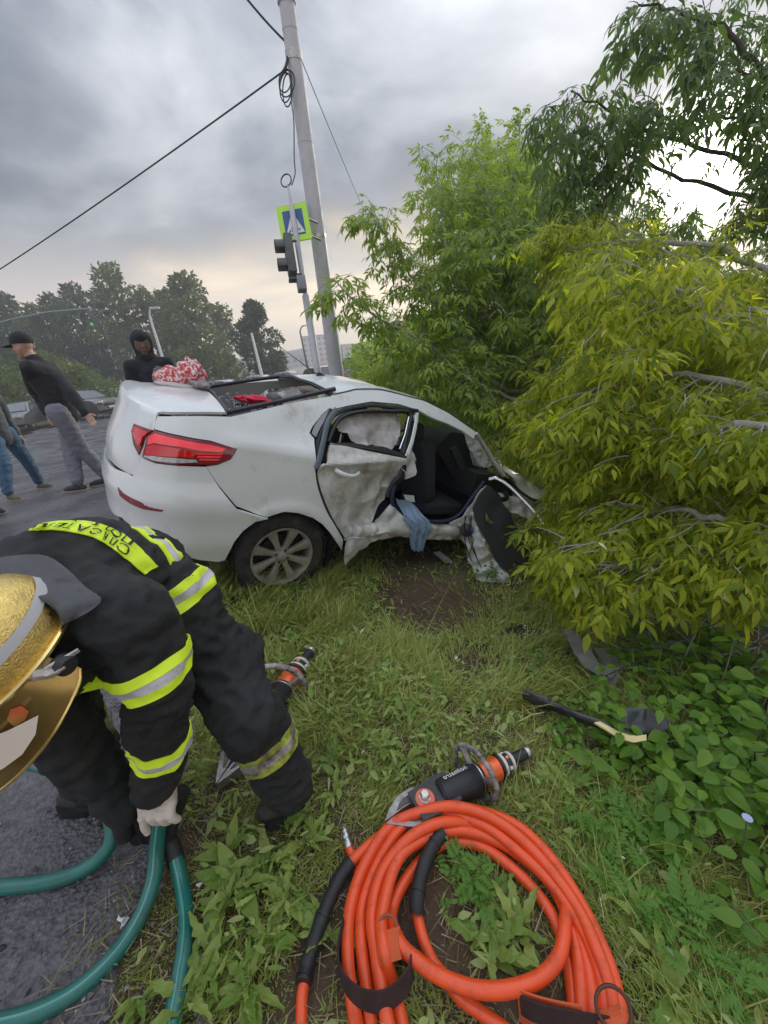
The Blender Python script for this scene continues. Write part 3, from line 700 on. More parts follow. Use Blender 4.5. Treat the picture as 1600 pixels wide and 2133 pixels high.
# front pillar, twisted, and windscreen remains
def inner(px, py, y): # point on a plane y (car frame)
    o, d = cray(px, py); return cw(o + d*((y-o.y)/d.y))
fr = MB(); fr.tube(smooth_path([inner(991,903,-.62), inner(1012,935,-.66), inner(1030,965,-.70), inner(1050,992,-.76)], 5), [(.030, .018)]*16, 8, flat=RIGHT); fr.build('windscreen_pillar', m_dirty, CAR)
crumple('windscreen_shard', [inner(968,905,-.50), inner(990,905,-.52), inner(1012,940,-.56), inner(1020,972,-.6), inner(1008,975,-.6), inner(992,962,-.56), inner(975,930,-.52)], m_dustglass, CAR, .02, .005, .02, 14)
rows = [[cw((1.85+.55*k + .08*(1-v*v), v*(.60+.12*k), 1.30-.40*k)) for v in np.linspace(-.1, .95, 9)] for k in np.linspace(0, 1, 6)]
MB().grid(rows).build('windscreen', m_glass, CAR)
# dashboard, wheel and airbag housing thrown towards the door
db = MB(); poly = [(905,935),(940,900),(985,905),(1012,950),(1016,985),(1000,1002),(960,1008),(940,990),(922,955)]
P_ = [inner(a, b_, -.42) for a, b_ in poly]; db.prism(P_, CAR_R @ Vector((.05, .45, 0))); dsh = db.build('dashboard', m_black, CAR, smooth=False)
fr = MB(); fr.prism([inner(a, b_, -.43) for a, b_ in [(936,935),(948,928),(976,985),(966,1000)]], CAR_R @ Vector((0, -.03, 0))); fr.build('glovebox_edge', mat('grey_plastic', (.045, .045, .05), .5), dsh, smooth=False)
fr = MB(); fr.tube([inner(895,945,-.40), inner(936,922,-.40)], .014, 8); fr.build('grab_rail', mat('grey_plastic', (.07, .07, .075), .4), dsh)
crumple('torn_trim', [inner(978,940,-.50), inner(992,950,-.5), inner(1008,972,-.5), inner(1004,975,-.5), inner(985,968,-.5)], m_airbag, dsh, .01, .004, .02)
MB().box(cw((2.0, 0, .80)), (.35, 1.35, .25), CAR_R, bev=.05).build('dashboard_top', m_black, CAR)
sw = MB(); cx_, nx_ = cw((1.62, .36, .95)), CAR_R @ Vector((-.85, 0, .5)); uu = nx_.orthogonal().normalized(); vv = nx_.normalized().cross(uu)
sw.tube([cx_+(uu*math.cos(a_)+vv*math.sin(a_))*.18 for a_ in np.linspace(0, 2*math.pi, 33)], .015, 8, cap=False)
for a_ in (0, 2.1, 4.2): sw.tube([cx_, cx_+(uu*math.cos(a_)+vv*math.sin(a_))*.18], .014, 6)
sw.lathe([(.0, .02), (.05, .015), (.06, -.02)], cx_, nx_, 20); sw.build('steering_wheel', m_black, CAR)
# ---------------------------------------------------------------- front door torn off its upper hinge, hanging to the ground
za = -(CAMR.transposed() @ (sidep(1003,1018)-Vector((0, 0, EYE)))).z
_g = ground_at(1035, 1262); ZB_ = -(CAMR.transposed() @ (_g-Vector((0, 0, EYE)))).z - .06
def dd(px, py, o=0.):
    """point of the hanging door: depth runs from the hinge down to the ground"""
    k = (py-1012)/(1255-1012); return at(px, py, za*(1-k) + (za*.965)*k + o)
DP = [(1015,1012),(1026,1020),(1038,1036),(1050,1056),(1061,1075),(1078,1105),(1092,1131),(1104,1158),(1100,1172),(1071,1169),(1060,1180),(1047,1187),(1034,1170),(1022,1148),(1010,1130),(1001,1110),(990,1085),(984,1058),(998,1030)]
fd = crumple('front_door', [dd(a, b_) for a, b_ in DP], m_black, CAR, .008, .03, .035, 3)
def dpart(name, pts, m, o, amp=.01, thick=.006, step=.02, sc=9): return crumple(name, [dd(a, b_, o) for a, b_ in pts], m, fd, amp, thick, step, sc)
dpart('door_skin', [(963,1100),(952,1094),(975,1075),(987,1062),(996,1090),(1006,1122),(1022,1150),(1040,1180),(1058,1196),(1068,1222),(1052,1240),(1029,1262),(1015,1245),(1006,1224),(991,1204),(984,1180),(972,1166),(974,1140),(962,1124)], m_dirty, .02, .035, .006, .018, 9)
dpart('lower_trim', [(1086,1118),(1098,1132),(1116,1158),(1106,1166),(1096,1150)], m_white, -.02, .004)
dpart('door_seal', [(1060,1078),(1068,1086),(1122,1166),(1116,1168)], m_black, -.02, .004, .012)
dpart('trim_strip', [(996,1104),(1001,1106),(1024,1150),(1020,1152)], m_chrome, -.06, .002, .008)
dpart('inner_handle', [(1010,1068),(1014,1070),(1018,1082),(1028,1086),(1024,1092),(1012,1086)], m_chrome, -.07, .004, .015)
fr = MB(); c_ = dd(972,1104,-.01); fr.lathe([(.0, .02), (.03, .018), (.055, .01), (.06, -.01)], c_, -(ray(972,1104)), 20); fr.build('speaker', m_black, fd)
for k in range(5):
    fr = MB(); a0 = Vector((972+random.uniform(-12, 12), 1080)); 
    fr.tube(smooth_path([dd(a0.x, 1075, -.01), dd(a0.x+random.uniform(-6, 16), 1100, -.04), dd(a0.x+random.uniform(-16, 16), 1125, -.04), dd(a0.x+random.uniform(-6, 24), 1160+k*6, -.02)], 6), .004, 5); fr.build('cable', m_black, fd)
dpart('blue_connector', [(982,1098),(988,1100),(987,1108),(981,1106)], mat('blue_plastic', (.05, .16, .35), .5), -.03, .001, .012)
dpart('torn_corner', [(1000,1212),(1026,1225),(1062,1216),(1046,1244),(1030,1262),(1010,1238)], m_white, -.01, .02, .005, .015, 14)
dpart('rubber_edge', [(990,1206),(1012,1226),(1040,1232),(1070,1250),(1068,1254),(1038,1240),(1008,1232)], m_black, -.03, .004, .01)
# loose window channel springing out in a curve
fr = MB(); cp = smooth_path([dd(a, b_, o) for a, b_, o in [(1019,998,-.02),(1032,996,-.05),(1046,1002,-.06),(1068,1019,-.08),(1099,1050,-.1),(1127,1082,-.12),(1144,1108,-.12),(1157,1130,-.12)]], 6)
fr.tube(cp, [(.009, .016)]*len(cp), 8, flat=ray(1080,1040)); fr.build('window_channel', m_chrome, CAR)
fr = MB(); fr.tube([p+ray(1080, 1040)*.012+Vector((0, 0, -.006)) for p in cp], .010, 6); fr.build('channel_rubber', m_black, CAR)
# crushed wing and bonnet
def wg(px, py, o=0.): return at(px, py, za*1.03+o)
crumple('front_wing', [wg(1057,984), wg(1078,990), wg(1110,1010,.1), wg(1157,1042,.2), wg(1138,1046,.1), wg(1115,1040), wg(1092,1036), wg(1080,1018)], m_white, CAR, .02, .006, .03, 6)
crumple('front_wing', [wg(1030,1026), wg(1050,1030), wg(1080,1036), wg(1117,1042,.1), wg(1136,1056,.1), wg(1112,1076,.05), wg(1102,1083), wg(1075,1072), wg(1062,1066), wg(1042,1046)], m_dirty, CAR, .05, .006, .025, 8)
fr = MB(); fr.tube(smooth_path([wg(1030,1024,-.02), wg(1042,1040,-.02), wg(1056,1036,-.02), wg(1048,1024,-.01)], 4), .022, 8); fr.build('hinge_mount', m_under, CAR)
fr = MB(); fr.tube(smooth_path([wg(1060,992,-.02), wg(1080,1020,-.02), wg(1110,1040,0), wg(1140,1046,.05)], 4), .010, 6); fr.build('wing_seal', m_black, CAR)
def hood(x, y): return cw((x, y, .93-.16*(x-2.1) + .10*abs(noise.noise(Vector((x*2.4, y*2.2, 8))))*2 - .04*y*y + .05*math.sin(x*5)))
b = MB().grid([[hood(x, y) for y in np.linspace(-.30, .72, 22)] for x in np.linspace(2.2, 3.05, 20)]); V_, F_ = sheet([Vector(v) for v in b.v], b.f, .01, CAR_R @ Vector((0, 0, 1))); MB().add(V_, F_).build('bonnet', m_white, CAR)
b = MB().grid([[cw((x, Wz(z)-.02+.04*noise.noise(Vector((x*4, z*4, 3))), z)) for z in np.linspace(.35, .86, 10)] for x in np.linspace(2.02, 3.0, 18) ]); V_, F_ = sheet([Vector(v) for v in b.v], b.f, .01); MB().add(V_, F_).build('left_wing', m_white, CAR)
bpy.data.objects['left_wing'].name = 'far_wing'
MB().box(cw((2.55, .15, .58)), (.8, .9, .42), CAR_R, bev=.06).build('engine_block', m_under, CAR)
# ---------------------------------------------------------------- things lying on and in the car
def cloth(name, c, size, m, label, cat, R=None, seed=0, n=26, rough_=.5, flat=.35, parent=None):
    """crumpled cloth heap: folded, noisy, lying on what is below"""
    rows = []; R = R or Matrix.Identity(3)
    for i in range(n):
        row = []
        for j in range(2*n):
            th = math.pi*i/(n-1); ph = 2*math.pi*j/(2*n-1)
            d = Vector((math.sin(th)*math.cos(ph), math.sin(th)*math.sin(ph), math.cos(th)))
            r_ = 1 + rough_*(abs(noise.noise(d*1.5+Vector((seed, 0, 0))))*1.3-.3) + .10*rough_*abs(noise.noise(d*5+Vector((0, seed, 0))))
            p = Vector((d.x*size[0]*r_, d.y*size[1]*r_, max(d.z, -flat)*size[2]*r_)); row.append(Vector(c) + R @ p)
        rows.append(row)
    b = MB().grid(rows); o = b.build(name, m, parent, auto=80)
    if parent is None: tag(o, label, cat)
    return o
m_pinkbag, t, b = nodes_of('red_white_print'); N = t.nodes; L = t.links
tcn = N.new('ShaderNodeTexCoord'); vn = N.new('ShaderNodeTexNoise'); vn.inputs['Scale'].default_value = 55; vn.inputs['Detail'].default_value = 3; L.new(tcn.outputs['Object'], vn.inputs['Vector'])
r = N.new('ShaderNodeValToRGB'); L.new(vn.outputs[0], r.inputs[0]); q = r.color_ramp.elements; q[0].position = .47; q[0].color = (.55, .05, .06, 1); q[1].position = .56; q[1].color = (.72, .62, .60, 1); L.new(r.outputs[0], b.inputs['Base Color']); b.inputs['Roughness'].default_value = .6
def lid(px, py, y): return inner(px, py, y)
bg_ = empty('bag', inner(378, 806, .12), 'red and white patterned bag crumpled on the boot lid of the white car', 'bag')
cc = inner(366, 790, .15); cloth('bag_body', cc, (.13, .10, .085), m_pinkbag, '', '', CAR_R, 3, 26, .25, .6, bg_)
cc = inner(400, 778, .12); cloth('bag_top', cc, (.085, .07, .10), m_pinkbag, '', '', CAR_R, 8, 26, .5, .6, bg_)
cc = inner(378, 804, .12); cloth('bag_base', cc, (.16, .10, .03), mat('bag_white', (.55, .50, .47), .6), '', '', CAR_R, 5, 20, .2, .8, bg_)
cc = inner(416, 800, .08); cloth('bag_wrap', cc, (.07, .08, .035), mat('bag_wrap', (.30, .26, .27), .35, var=.4, scale=40), '', '', CAR_R, 9, 20, .6, .6, bg_)
cloth('glove', inner(332, 784, .28), (.045, .05, .07), mat('grey_glove', (.12, .11, .11), .9, var=.3, scale=30), 'grey work glove standing on the boot lid beside the red patterned bag', 'glove', CAR_R, 12, 22, .3, .7)
jk = cloth('jacket', inner(538, 836, -.08), (.12, .10, .045), mat('red_cloth', (.62, .02, .05), .8, bump=.004, bscale=30), 'bright red jacket bundled on the shelf inside the rear window', 'jacket', CAR_R, 14, 26, .6, .5)
cloth('sleeve', inner(508, 832, 0), (.07, .05, .03), mat('red_cloth2', (.62, .02, .05), .8), '', '', CAR_R, 15, 20, .5, .5, jk)
cloth('lining', inner(546, 846, -.12), (.06, .04, .035), mat('navy_lining', (.02, .025, .05), .8), '', '', CAR_R, 18, 20, .5, .5, jk)
# pale blue denim hanging over the sill
def hang(pts, w, name, m, seed=1):
    rows = []
    for i, (p, ww) in enumerate(zip(pts, w)):
        row = []
        for k, v in enumerate(np.linspace(-1, 1, 15)):
            fold = .022*math.sin(v*9+i*.30+seed) + .018*noise.noise(Vector((v*3, i*.3, seed)))
            row.append(p + (CAR_R @ Vector((1, 0, 0)))*ww*v + RIGHT*(fold + .02*(1-v*v)))
        rows.append(row)
    b = MB().grid(rows); V_, F_ = sheet([Vector(v) for v in b.v], b.f, .006, RIGHT); return MB().add(V_, F_).build(name, m, auto=80)
hp = smooth_path([inner(838,1040,-.60), inner(848,1052,-.74), inner(862,1075,-.86), inner(876,1098,-.90), inner(872,1120,-.885), inner(869,1146,-.875)], 5)
hw = np.interp(np.arange(len(hp)), [0, 6, 12, 16, 21, 25], [.055, .09, .115, .105, .075, .05])
tag(hang(hp, hw, 'jeans', mat('pale_denim', (.24, .34, .46), .85, var=.15, scale=14, bump=.004, bscale=70)), 'pale blue denim trousers hanging over the sill of the open doorway', 'trousers')
tag(crumple('paper', [inner(840,1030,-.6), inner(862,1032,-.6), inner(864,1046,-.62), inner(846,1044,-.62)], mat('paper', (.7, .68, .68), .8), None, .006, .003, .02), 'small white paper lying above the blue denim in the car doorway', 'paper')
# ================================================================ people
def zdep(p): return -(CAMR.transposed() @ (Vector(p)-Vector((0, 0, EYE)))).z
def project(p):
    c = CAMR.transposed() @ (Vector(p)-Vector((0, 0, EYE))); return (800+FPX*c.x/-c.z, 1066.5-FPX*c.y/-c.z)
m_fire = mat('fire_suit_black', (.018, .020, .021), .82, var=.3, scale=5, bump=.006, bscale=26, dirt=(.05, .044, .036), dscale=6, damount=.35)
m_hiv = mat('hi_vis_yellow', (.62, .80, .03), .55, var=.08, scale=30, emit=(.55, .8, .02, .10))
m_silv = mat('silver_tape', (.62, .61, .63), .45, var=.15, scale=25, dirt=(.35, .33, .33), dscale=14, damount=.4)
m_hivd = mat('dirty_hi_vis', (.45, .52, .05), .7, var=.3, scale=40, dirt=(.12, .10, .06), dscale=25, damount=.9)
m_silvd = mat('dirty_silver', (.42, .38, .36), .7, var=.3, scale=40, dirt=(.10, .08, .06), dscale=25, damount=.8)
m_glove = mat('white_glove', (.66, .58, .50), .85, var=.10, scale=18, bump=.003, bscale=60)
m_boot = mat('boot_leather', (.020, .018, .018), .6, dirt=(.07, .06, .04), dscale=12, damount=.6, bump=.002, bscale=70)
m_skin = mat('skin', (.52, .30, .22), .55, var=.08, scale=10)
def remesh(name, me, vox, smooth_it=6, fac=.5):
    o = bpy.data.objects.new('tmp', me); COL.objects.link(o)
    m_ = o.modifiers.new('r', 'REMESH'); m_.mode = 'VOXEL'; m_.voxel_size = vox
    s = o.modifiers.new('s', 'SMOOTH'); s.iterations = smooth_it; s.factor = fac
    dg = bpy.context.evaluated_depsgraph_get(); me2 = bpy.data.meshes.new_from_object(o.evaluated_get(dg)); bpy.data.objects.remove(o); me2.name = name
    me2.polygons.foreach_set('use_smooth', [True]*len(me2.polygons)); return me2
def capsule(b, p0, r0, p1, r1, n=16, sq=(1, 1), flat=None):
    p0, p1 = Vector(p0), Vector(p1); a = (p1-p0); L_ = a.length; a = a.normalized(); k = 5
    pts = []; rs = []
    for i in range(k+1):
        t_ = math.pi/2*i/k; pts.append(p0 - a*r0*math.cos(t_)); rs.append(max(r0*math.sin(t_), .001))
    for i in range(k+1):
        t_ = math.pi/2*i/k; pts.append(p1 + a*r1*math.sin(t_)); rs.append(max(r1*math.cos(t_), .001))
    b.tube(pts, [(r*sq[0], r*sq[1]) for r in rs], n, cap=True, flat=flat if flat is not None else a.orthogonal())
def blob(name, caps, vox=.012, smooth_it=6, fold=0., fs=14, fold2=0., seed=0):
    b = MB()
    for c in caps:
        kw = c[4] if len(c) > 4 else {}
        capsule(b, c[0], c[1], c[2], c[3], **kw)
    me = remesh(name, b.mesh('t'), vox, smooth_it)
    if fold:
        me.update(); n_ = [v.normal.copy() for v in me.vertices]
        for v, nn in zip(me.vertices, n_):
            p = v.co
            f = fold*(abs(noise.noise(Vector((p.x*fs, p.y*fs, p.z*fs*1.7+seed))))*-1.6+.3) + fold2*noise.noise(Vector((p.x*fs*.4, p.y*fs*.4, p.z*fs*.5+seed)))
            f += fold*.35*noise.noise(Vector((p.x*fs*2.3, p.y*fs*2.3, p.z*fs*3+seed)))
            v.co = p + nn*f
        me.update()
    return me
def bvh_of(me): return BVHTree.FromPolygons([v.co for v in me.vertices], [tuple(p.vertices) for p in me.polygons])
def ring(name, bv, p0, p1, t0, width, R_, mats, parent, nrm_off=.004, tilt=Vector(), n=56, rows=(0, .3, .34, .66, .7, 1), amin=0, amax=2*math.pi, ref=None):
    """reflective tape laid round a limb"""
    p0, p1 = Vector(p0), Vector(p1); a = (p1-p0).normalized(); c = p0.lerp(p1, t0); a = (a+tilt).normalized()
    u = (ref - a*ref.dot(a)).normalized() if ref is not None else a.orthogonal().normalized(); w = a.cross(u); full = amax-amin > 6.2
    for bi, (r0, r1, mi) in enumerate([(0, .34, 0), (.34, .66, 1), (.66, 1, 0)]):
        b = MB(); g = []
        for q in np.linspace(r0, r1, 4):
            row = []
            for j in range(n+1):
                an = amin + (amax-amin)*j/n; d = u*math.cos(an)+w*math.sin(an); o = c + a*(q-.5)*width
                h, nn, _, _ = bv.ray_cast(o + d*R_*1.32, -d, R_*1.3)
                row.append((h if h is not None else o+d*R_) + d*(nrm_off + (.0015 if mi else 0)))
            g.append(row)
        b.grid(g); V_, F_ = sheet([Vector(v) for v in b.v], b.f, .003); 
        MB().add(V_, F_).build(name if mi == 0 else 'silver_tape', mats[mi], parent, auto=80)
def hand(b, wrist, palm_dir, normal, side, s=1., curl=.6, spread=.1, r=.0092):
    """palm and five fingers; side=+1 thumb towards  palm_dir x normal"""
    wrist = Vector(wrist); d = palm_dir.normalized(); n_ = (normal - d*normal.dot(d)).normalized(); w = d.cross(n_)*side
    kn = wrist + d*.085*s
    capsule(b, wrist, .024*s, wrist+d*.02*s, .028*s)
    for q in (-1, -.33, .33, 1): capsule(b, wrist+d*.02*s+w*q*.018*s, .014*s, kn+w*q*.028*s, .0125*s)
    for i, (q, L_) in enumerate([(1, .070), (.33, .080), (-.33, .075), (-1, .060)]):
        p = kn + w*q*.028*s; dd_ = (d + w*q*spread).normalized(); cur = curl*.55
        for seg, fr_ in enumerate((.45, .30, .25)):
            p2 = p + dd_*L_*s*fr_; capsule(b, p, r*s*(1-.08*seg), p2, r*s*(.93-.08*seg)); p = p2
            dd_ = (Matrix.Rotation(cur*(1.2 if seg == 0 else 1.0), 3, -w*side if side > 0 else w*-side) @ dd_) if False else (dd_*math.cos(cur) - n_*math.sin(cur)).normalized()
            n_2 = n_
            cur = cur*1.35
    p = wrist + d*.02*s + w*.026*s; dd_ = (d*.65 + w*.75 - n_*.15).normalized()
    for seg, L_ in enumerate((.042, .032, .024)):
        p2 = p + dd_*L_*s; capsule(b, p, r*1.15*s*(1-.06*seg), p2, r*1.1*s*(.94-.06*seg)); p = p2; dd_ = (dd_*.86 + d*.35 - n_*.25).normalized()
HL = camdir(.93, -.08, .30); HF = camdir(-.33, -.72, .60); HF = (HF-HL*HF.dot(HL)).normalized(); HU = HF.cross(HL).normalized(); HC = at(-24, 1362, .70)
# ---------------------------------------------------------------- the bent firefighter
FF = empty('person', atz(380, 1680, -.03), 'person in black fire suit and gold helmet bent over gripping green hoses', 'firefighter')
pel = at(285, 1196, 1.10); chest = at(105, 1268, .90); neckp = at(45, 1330, .80)
shL = at(268, 1292, .83); elL = at(330, 1415, .88); wrL = at(327, 1630, 1.02)
shR = at(-60, 1330, .86); elR = at(110, 1500, .95); wrR = at(262, 1680, 1.08)
hipL = at(338, 1230, 1.09); knL = atz(448, 1372, .50); anL = atz(592, 1622, .10)
hipR = at(255, 1250, 1.12); knR = at(95, 1440, 1.06); anR = atz(205, 1625, .10)
suit_caps = [(pel, .138, at(200, 1225, 1.0), .172), (at(200, 1225, 1.0), .175, chest, .185), (chest, .185, at(20, 1275, .92), .17),
    (chest, .165, shL, .088), (at(150, 1280, .88), .15, shL, .092), (at(20, 1275, .92), .16, shR, .09), (neckp, .09, chest, .14),
    (shL, .092, elL, .080), (elL, .080, at(333, 1545, .965), .070), (at(333, 1545, .965), .069, wrL, .054),
    (neckp, .085, HC-HU*.13-HF*.03, .075), (shR, .09, elR, .075), (elR, .075, wrR, .050)]
sj = blob('jacket', suit_caps, .011, 4, .016, 15, .016, 1)
bvj = bvh_of(sj)
body = blob('body', [(pel, .09, chest, .11), (chest, .10, neckp, .055), (neckp, .055, HC-HU*.10-HF*.02, .05), (chest, .08, shL, .05), (shL, .05, elL, .045), (elL, .042, wrL, .03), (chest, .08, shR, .05), (shR, .05, elR, .04), (elR, .04, wrR, .028),
    (pel, .09, hipL, .08), (hipL, .08, knL, .055), (knL, .055, anL, .035), (pel, .09, hipR, .08), (hipR, .08, knR, .055), (knR, .055, anR, .035), (HC+HU*.02, .085, HC-HU*.06+HF*.02, .075), (HC-HU*.10+HF*.03, .05, HC-HU*.13+HF*.05, .035)], .016, 4)
link('body', body, m_skin, FF)
jk_ = link('jacket', sj, m_fire, FF)
tcaps = [(pel, .130, hipL, .115), (pel, .13, hipR, .12), (hipL, .120, knL, .105), (knL, .108, at(520, 1490, .5*(1.02+1.13)), .092), (at(520, 1490, 1.075), .092, anL, .085),
    (hipR, .13, knR, .10), (knR, .10, anR, .082), (knL, .10, knL+Vector((.01, .04, -.03)), .11)]
tz_ = blob('trousers', tcaps, .010, 4, .017, 15, .018, 4); bvt = bvh_of(tz_)
tr_o = link('trousers', tz_, m_fire, FF)
# boots
def boot(name, ankle, toe, parent, m=m_boot, s=1., shaft=.12, r=.055):
    ankle, toe = Vector(ankle), Vector(toe); d = (toe-ankle); d.z = 0; d.normalize(); z0 = toe.z
    heel = Vector((ankle.x, ankle.y, z0+.04*s)) - d*.045*s
    b = MB(); capsule(b, ankle+Vector((0, 0, shaft*s)), r*s*1.05, Vector((ankle.x, ankle.y, z0+.06*s)), r*s)
    capsule(b, heel, .036*s, Vector((ankle.x, ankle.y, z0+.045*s)), .043*s); capsule(b, Vector((ankle.x, ankle.y, z0+.05*s)), .047*s, toe+Vector((0, 0, .040*s))-d*.05*s, .044*s); capsule(b, toe+Vector((0, 0, .035*s))-d*.06*s, .042*s, toe+Vector((0, 0, .032*s)), .034*s)
    o = link(name, remesh(name, b.mesh('t'), .009*s, 4), m, parent)
    sb = MB(); w = Vector((-d.y, d.x, 0)); out_ = [(-.095, .0), (-.08, .03), (0, .037), (.08, .047), (.15, .044), (.185, .02), (.19, 0)]; out_ = out_ + [(a_, -b_) for a_, b_ in out_[-2:0:-1]]
    base = Vector((ankle.x, ankle.y, z0)); L_ = (toe-base).length/.15 if s == 1 else (toe-base).length/.15
    sb.prism([base + d*a_*max(L_, .5) + w*b_*s*1.15 for a_, b_ in out_], (0, 0, .022*s)); sb.build('sole', m_under if m is m_boot else m_sole, o)
    return o
m_sole = mat('pale_sole', (.35, .30, .22), .7)
boot('boot', anL+Vector((0, 0, -.02)), atz(560, 1700, -.03), FF, shaft=.10, r=.062)
boot('boot', anR+Vector((0, 0, -.02)), atz(150, 1672, .0), FF, shaft=.10, r=.062)
# reflective tapes
Y2 = (m_hiv, m_silv); D2 = (m_hivd, m_silvd)
vc = (CAMR @ Vector((0, 0, 1))).normalized()
ring('tape', bvj, shL, elL, .80, .066, .10, Y2, jk_, tilt=Vector((.10, -.1, -.25)))
ring('tape', bvj, elL, wrL, .60, .060, .085, Y2, jk_)
ring('tape', bvt, knL, anL, .66, .070, .150, D2, tr_o, n=64)
ring('tape', bvt, knR, anR, .45, .070, .150, D2, tr_o, n=64)
ring('tape', bvj, pel, chest, -.10, .060, .17, Y2, jk_, n=72)
ring('tape', bvt, hipL, knL, .10, .070, .15, Y2, tr_o, n=64)
# lettered panel across the shoulders: a strip sewn on to the back
def on_back(px, py, off):
    o = Vector((0, 0, EYE)); d = ray(px, py).normalized(); h, nn, _, _ = bvj.ray_cast(o, d, 3)
    if h is None: h = o + d*.9*1.2; nn = -d
    return h + nn*off
lowe = smooth_path([(60,1108,0),(100,1106,0),(143,1110,0),(193,1121,0),(228,1140,0),(264,1168,0),(300,1200,0)], 6)
uppe = smooth_path([(96,1092,0),(130,1089,0),(175,1089,0),(216,1097,0),(250,1112,0),(288,1142,0),(325,1180,0)], 6)
def strip(lo, up, rows_, off, name, m, parent):
    g = [[on_back(*lo[i].lerp(up[i], k)[:2], off) for i in range(len(lo))] for k in np.linspace(0, 1, rows_)]
    b = MB().grid(g); V_, F_ = sheet([Vector(v) for v in b.v], b.f, .003, vc); return MB().add(V_, F_).build(name, m, parent, auto=80)
pan = strip(lowe, uppe, 6, .006, 'lettered_panel', m_hiv, jk_)
def glyphs(s):
    cu = bpy.data.curves.new('txt', 'FONT'); cu.body = s; cu.size = 1; cu.resolution_u = 3; cu.space_character = 1.12; cu.offset = .012
    o = bpy.data.objects.new('txt', cu); COL.objects.link(o); dg = bpy.context.evaluated_depsgraph_get(); me = bpy.data.meshes.new_from_object(o.evaluated_get(dg)); bpy.data.objects.remove(o)
    v = np.array([tuple(x.co) for x in me.vertices]); f = [tuple(p.vertices) for p in me.polygons]; bpy.data.meshes.remove(me); return v, f
m_ink = mat('black_print', (.03, .035, .02), .7)
def write_on(txt, u0, u1, v0, v1):
    """u along the panel from its right end (0) to the left (1), v 0 = edge by the neck"""
    v, f = glyphs(txt); x0, x1 = v[:, 0].min(), v[:, 0].max(); y0, y1 = v[:, 1].min(), v[:, 1].max(); n = len(lowe)-1; P3 = []
    for x, y, _ in v:
        u = u0+(u1-u0)*(x-x0)/(x1-x0); k = v1+(v0-v1)*(y-y0)/(y1-y0); q = (1-u)*n; i = min(int(q), n-1); fr_ = q-i
        a_ = lowe[i].lerp(lowe[i+1], fr_); b_ = uppe[i].lerp(uppe[i+1], fr_); p = a_.lerp(b_, k); P3.append(on_back(p.x, p.y, .0105))
    MB().add(P3, f).build('lettering', m_ink, pan, smooth=False)
write_on('СПАСАТЕЛЬ', .20, .98, .06, .56); write_on('ПСО г. У', .22, .74, .62, .97)
# thin piping along the waist edge of the jacket
l2 = smooth_path([(225,1077,0),(262,1092,0),(295,1118,0),(325,1155,0),(345,1200,0),(346,1222,0)], 6); u2 = smooth_path([(232,1072,0),(275,1088,0),(312,1117,0),(340,1150,0),(357,1185,0),(357,1215,0)], 6)
# grey neck flap of the helmet spread over the shoulders
m_flap = mat('grey_flap', (.075, .075, .08), .55, var=.2, scale=8, bump=.004, bscale=20)
g = []
fl_lo = smooth_path([(-20,1262,0),(30,1240,0),(75,1240,0),(112,1262,0),(134,1300,0)], 5); fl_up = smooth_path([(-40,1170,0),(20,1158,0),(92,1156,0),(140,1185,0),(178,1222,0),(212,1252,0),(158,1290,0)], 5)
nfl = len(fl_lo)
for k in np.linspace(0, 1, 10):
    row = []
    for i in range(nfl):
        q = i/(nfl-1)*(len(fl_up)-1); j = min(int(q), len(fl_up)-2); uu_ = fl_up[j].lerp(fl_up[j+1], q-j); p = fl_lo[i].lerp(uu_, k)
        hb_ = on_back(p.x, p.y, .02); hh_ = at(p.x, p.y, .70); dz = (CAMR.transposed() @ (hb_-Vector((0, 0, EYE)))).z*-1
        zd_ = .70 + (dz-.70)*(k**.7); zd_ = min(zd_, dz-.004) + .012*noise.noise(Vector((p.x*.02, p.y*.02, 1))); row.append(at(p.x, p.y, min(zd_, dz-.003)))
    g.append(row)
b = MB().grid(g); V_, F_ = sheet([Vector(v) for v in b.v], b.f, .004, vc); MB().add(V_, F_).build('neck_flap', m_flap, FF, auto=80)
# ---- helmet
HL = camdir(.93, -.08, .30); HF = camdir(-.33, -.72, .60); HF = (HF-HL*HF.dot(HL)).normalized(); HU = HF.cross(HL).normalized()
HC = at(-24, 1362, .70)
m_gold = mat('gold_shell', (.82, .60, .20), .22, metal=1, var=.15, scale=60, bump=.0022, bscale=260, dirt=(.55, .40, .16), dscale=25, damount=.4)
m_golde = mat('gold_edge', (.85, .66, .28), .22, metal=1)
def hp_(f, l, u): return HC + HF*f + HL*l + HU*u
rows = []
for th in np.linspace(0, math.pi/2*1.0, 18):
    rows.append([hp_(.150*math.sin(th)*math.cos(ph), .118*math.sin(th)*math.sin(ph), .135*math.cos(th)) for ph in np.linspace(0, 2*math.pi, 49)])
hel = MB().grid(rows).build('helmet', m_gold, FF)
bd = MB(); bd.tube([hp_(.154*math.cos(ph), .122*math.sin(ph), -.004) for ph in np.linspace(0, 2*math.pi, 61)], .006, 8, cap=False); bd.build('rim_bead', m_golde, hel)
rows = [[hp_(.152*math.sin(th)*math.cos(ph), .120*math.sin(th)*math.sin(ph), .137*math.cos(th)) for th in np.linspace(1.12, 1.26, 4)] for ph in np.linspace(.5, 2.9, 30)]
MB().grid(rows).build('grey_band', mat('grey_reflective', (.50, .50, .50), .5), hel)
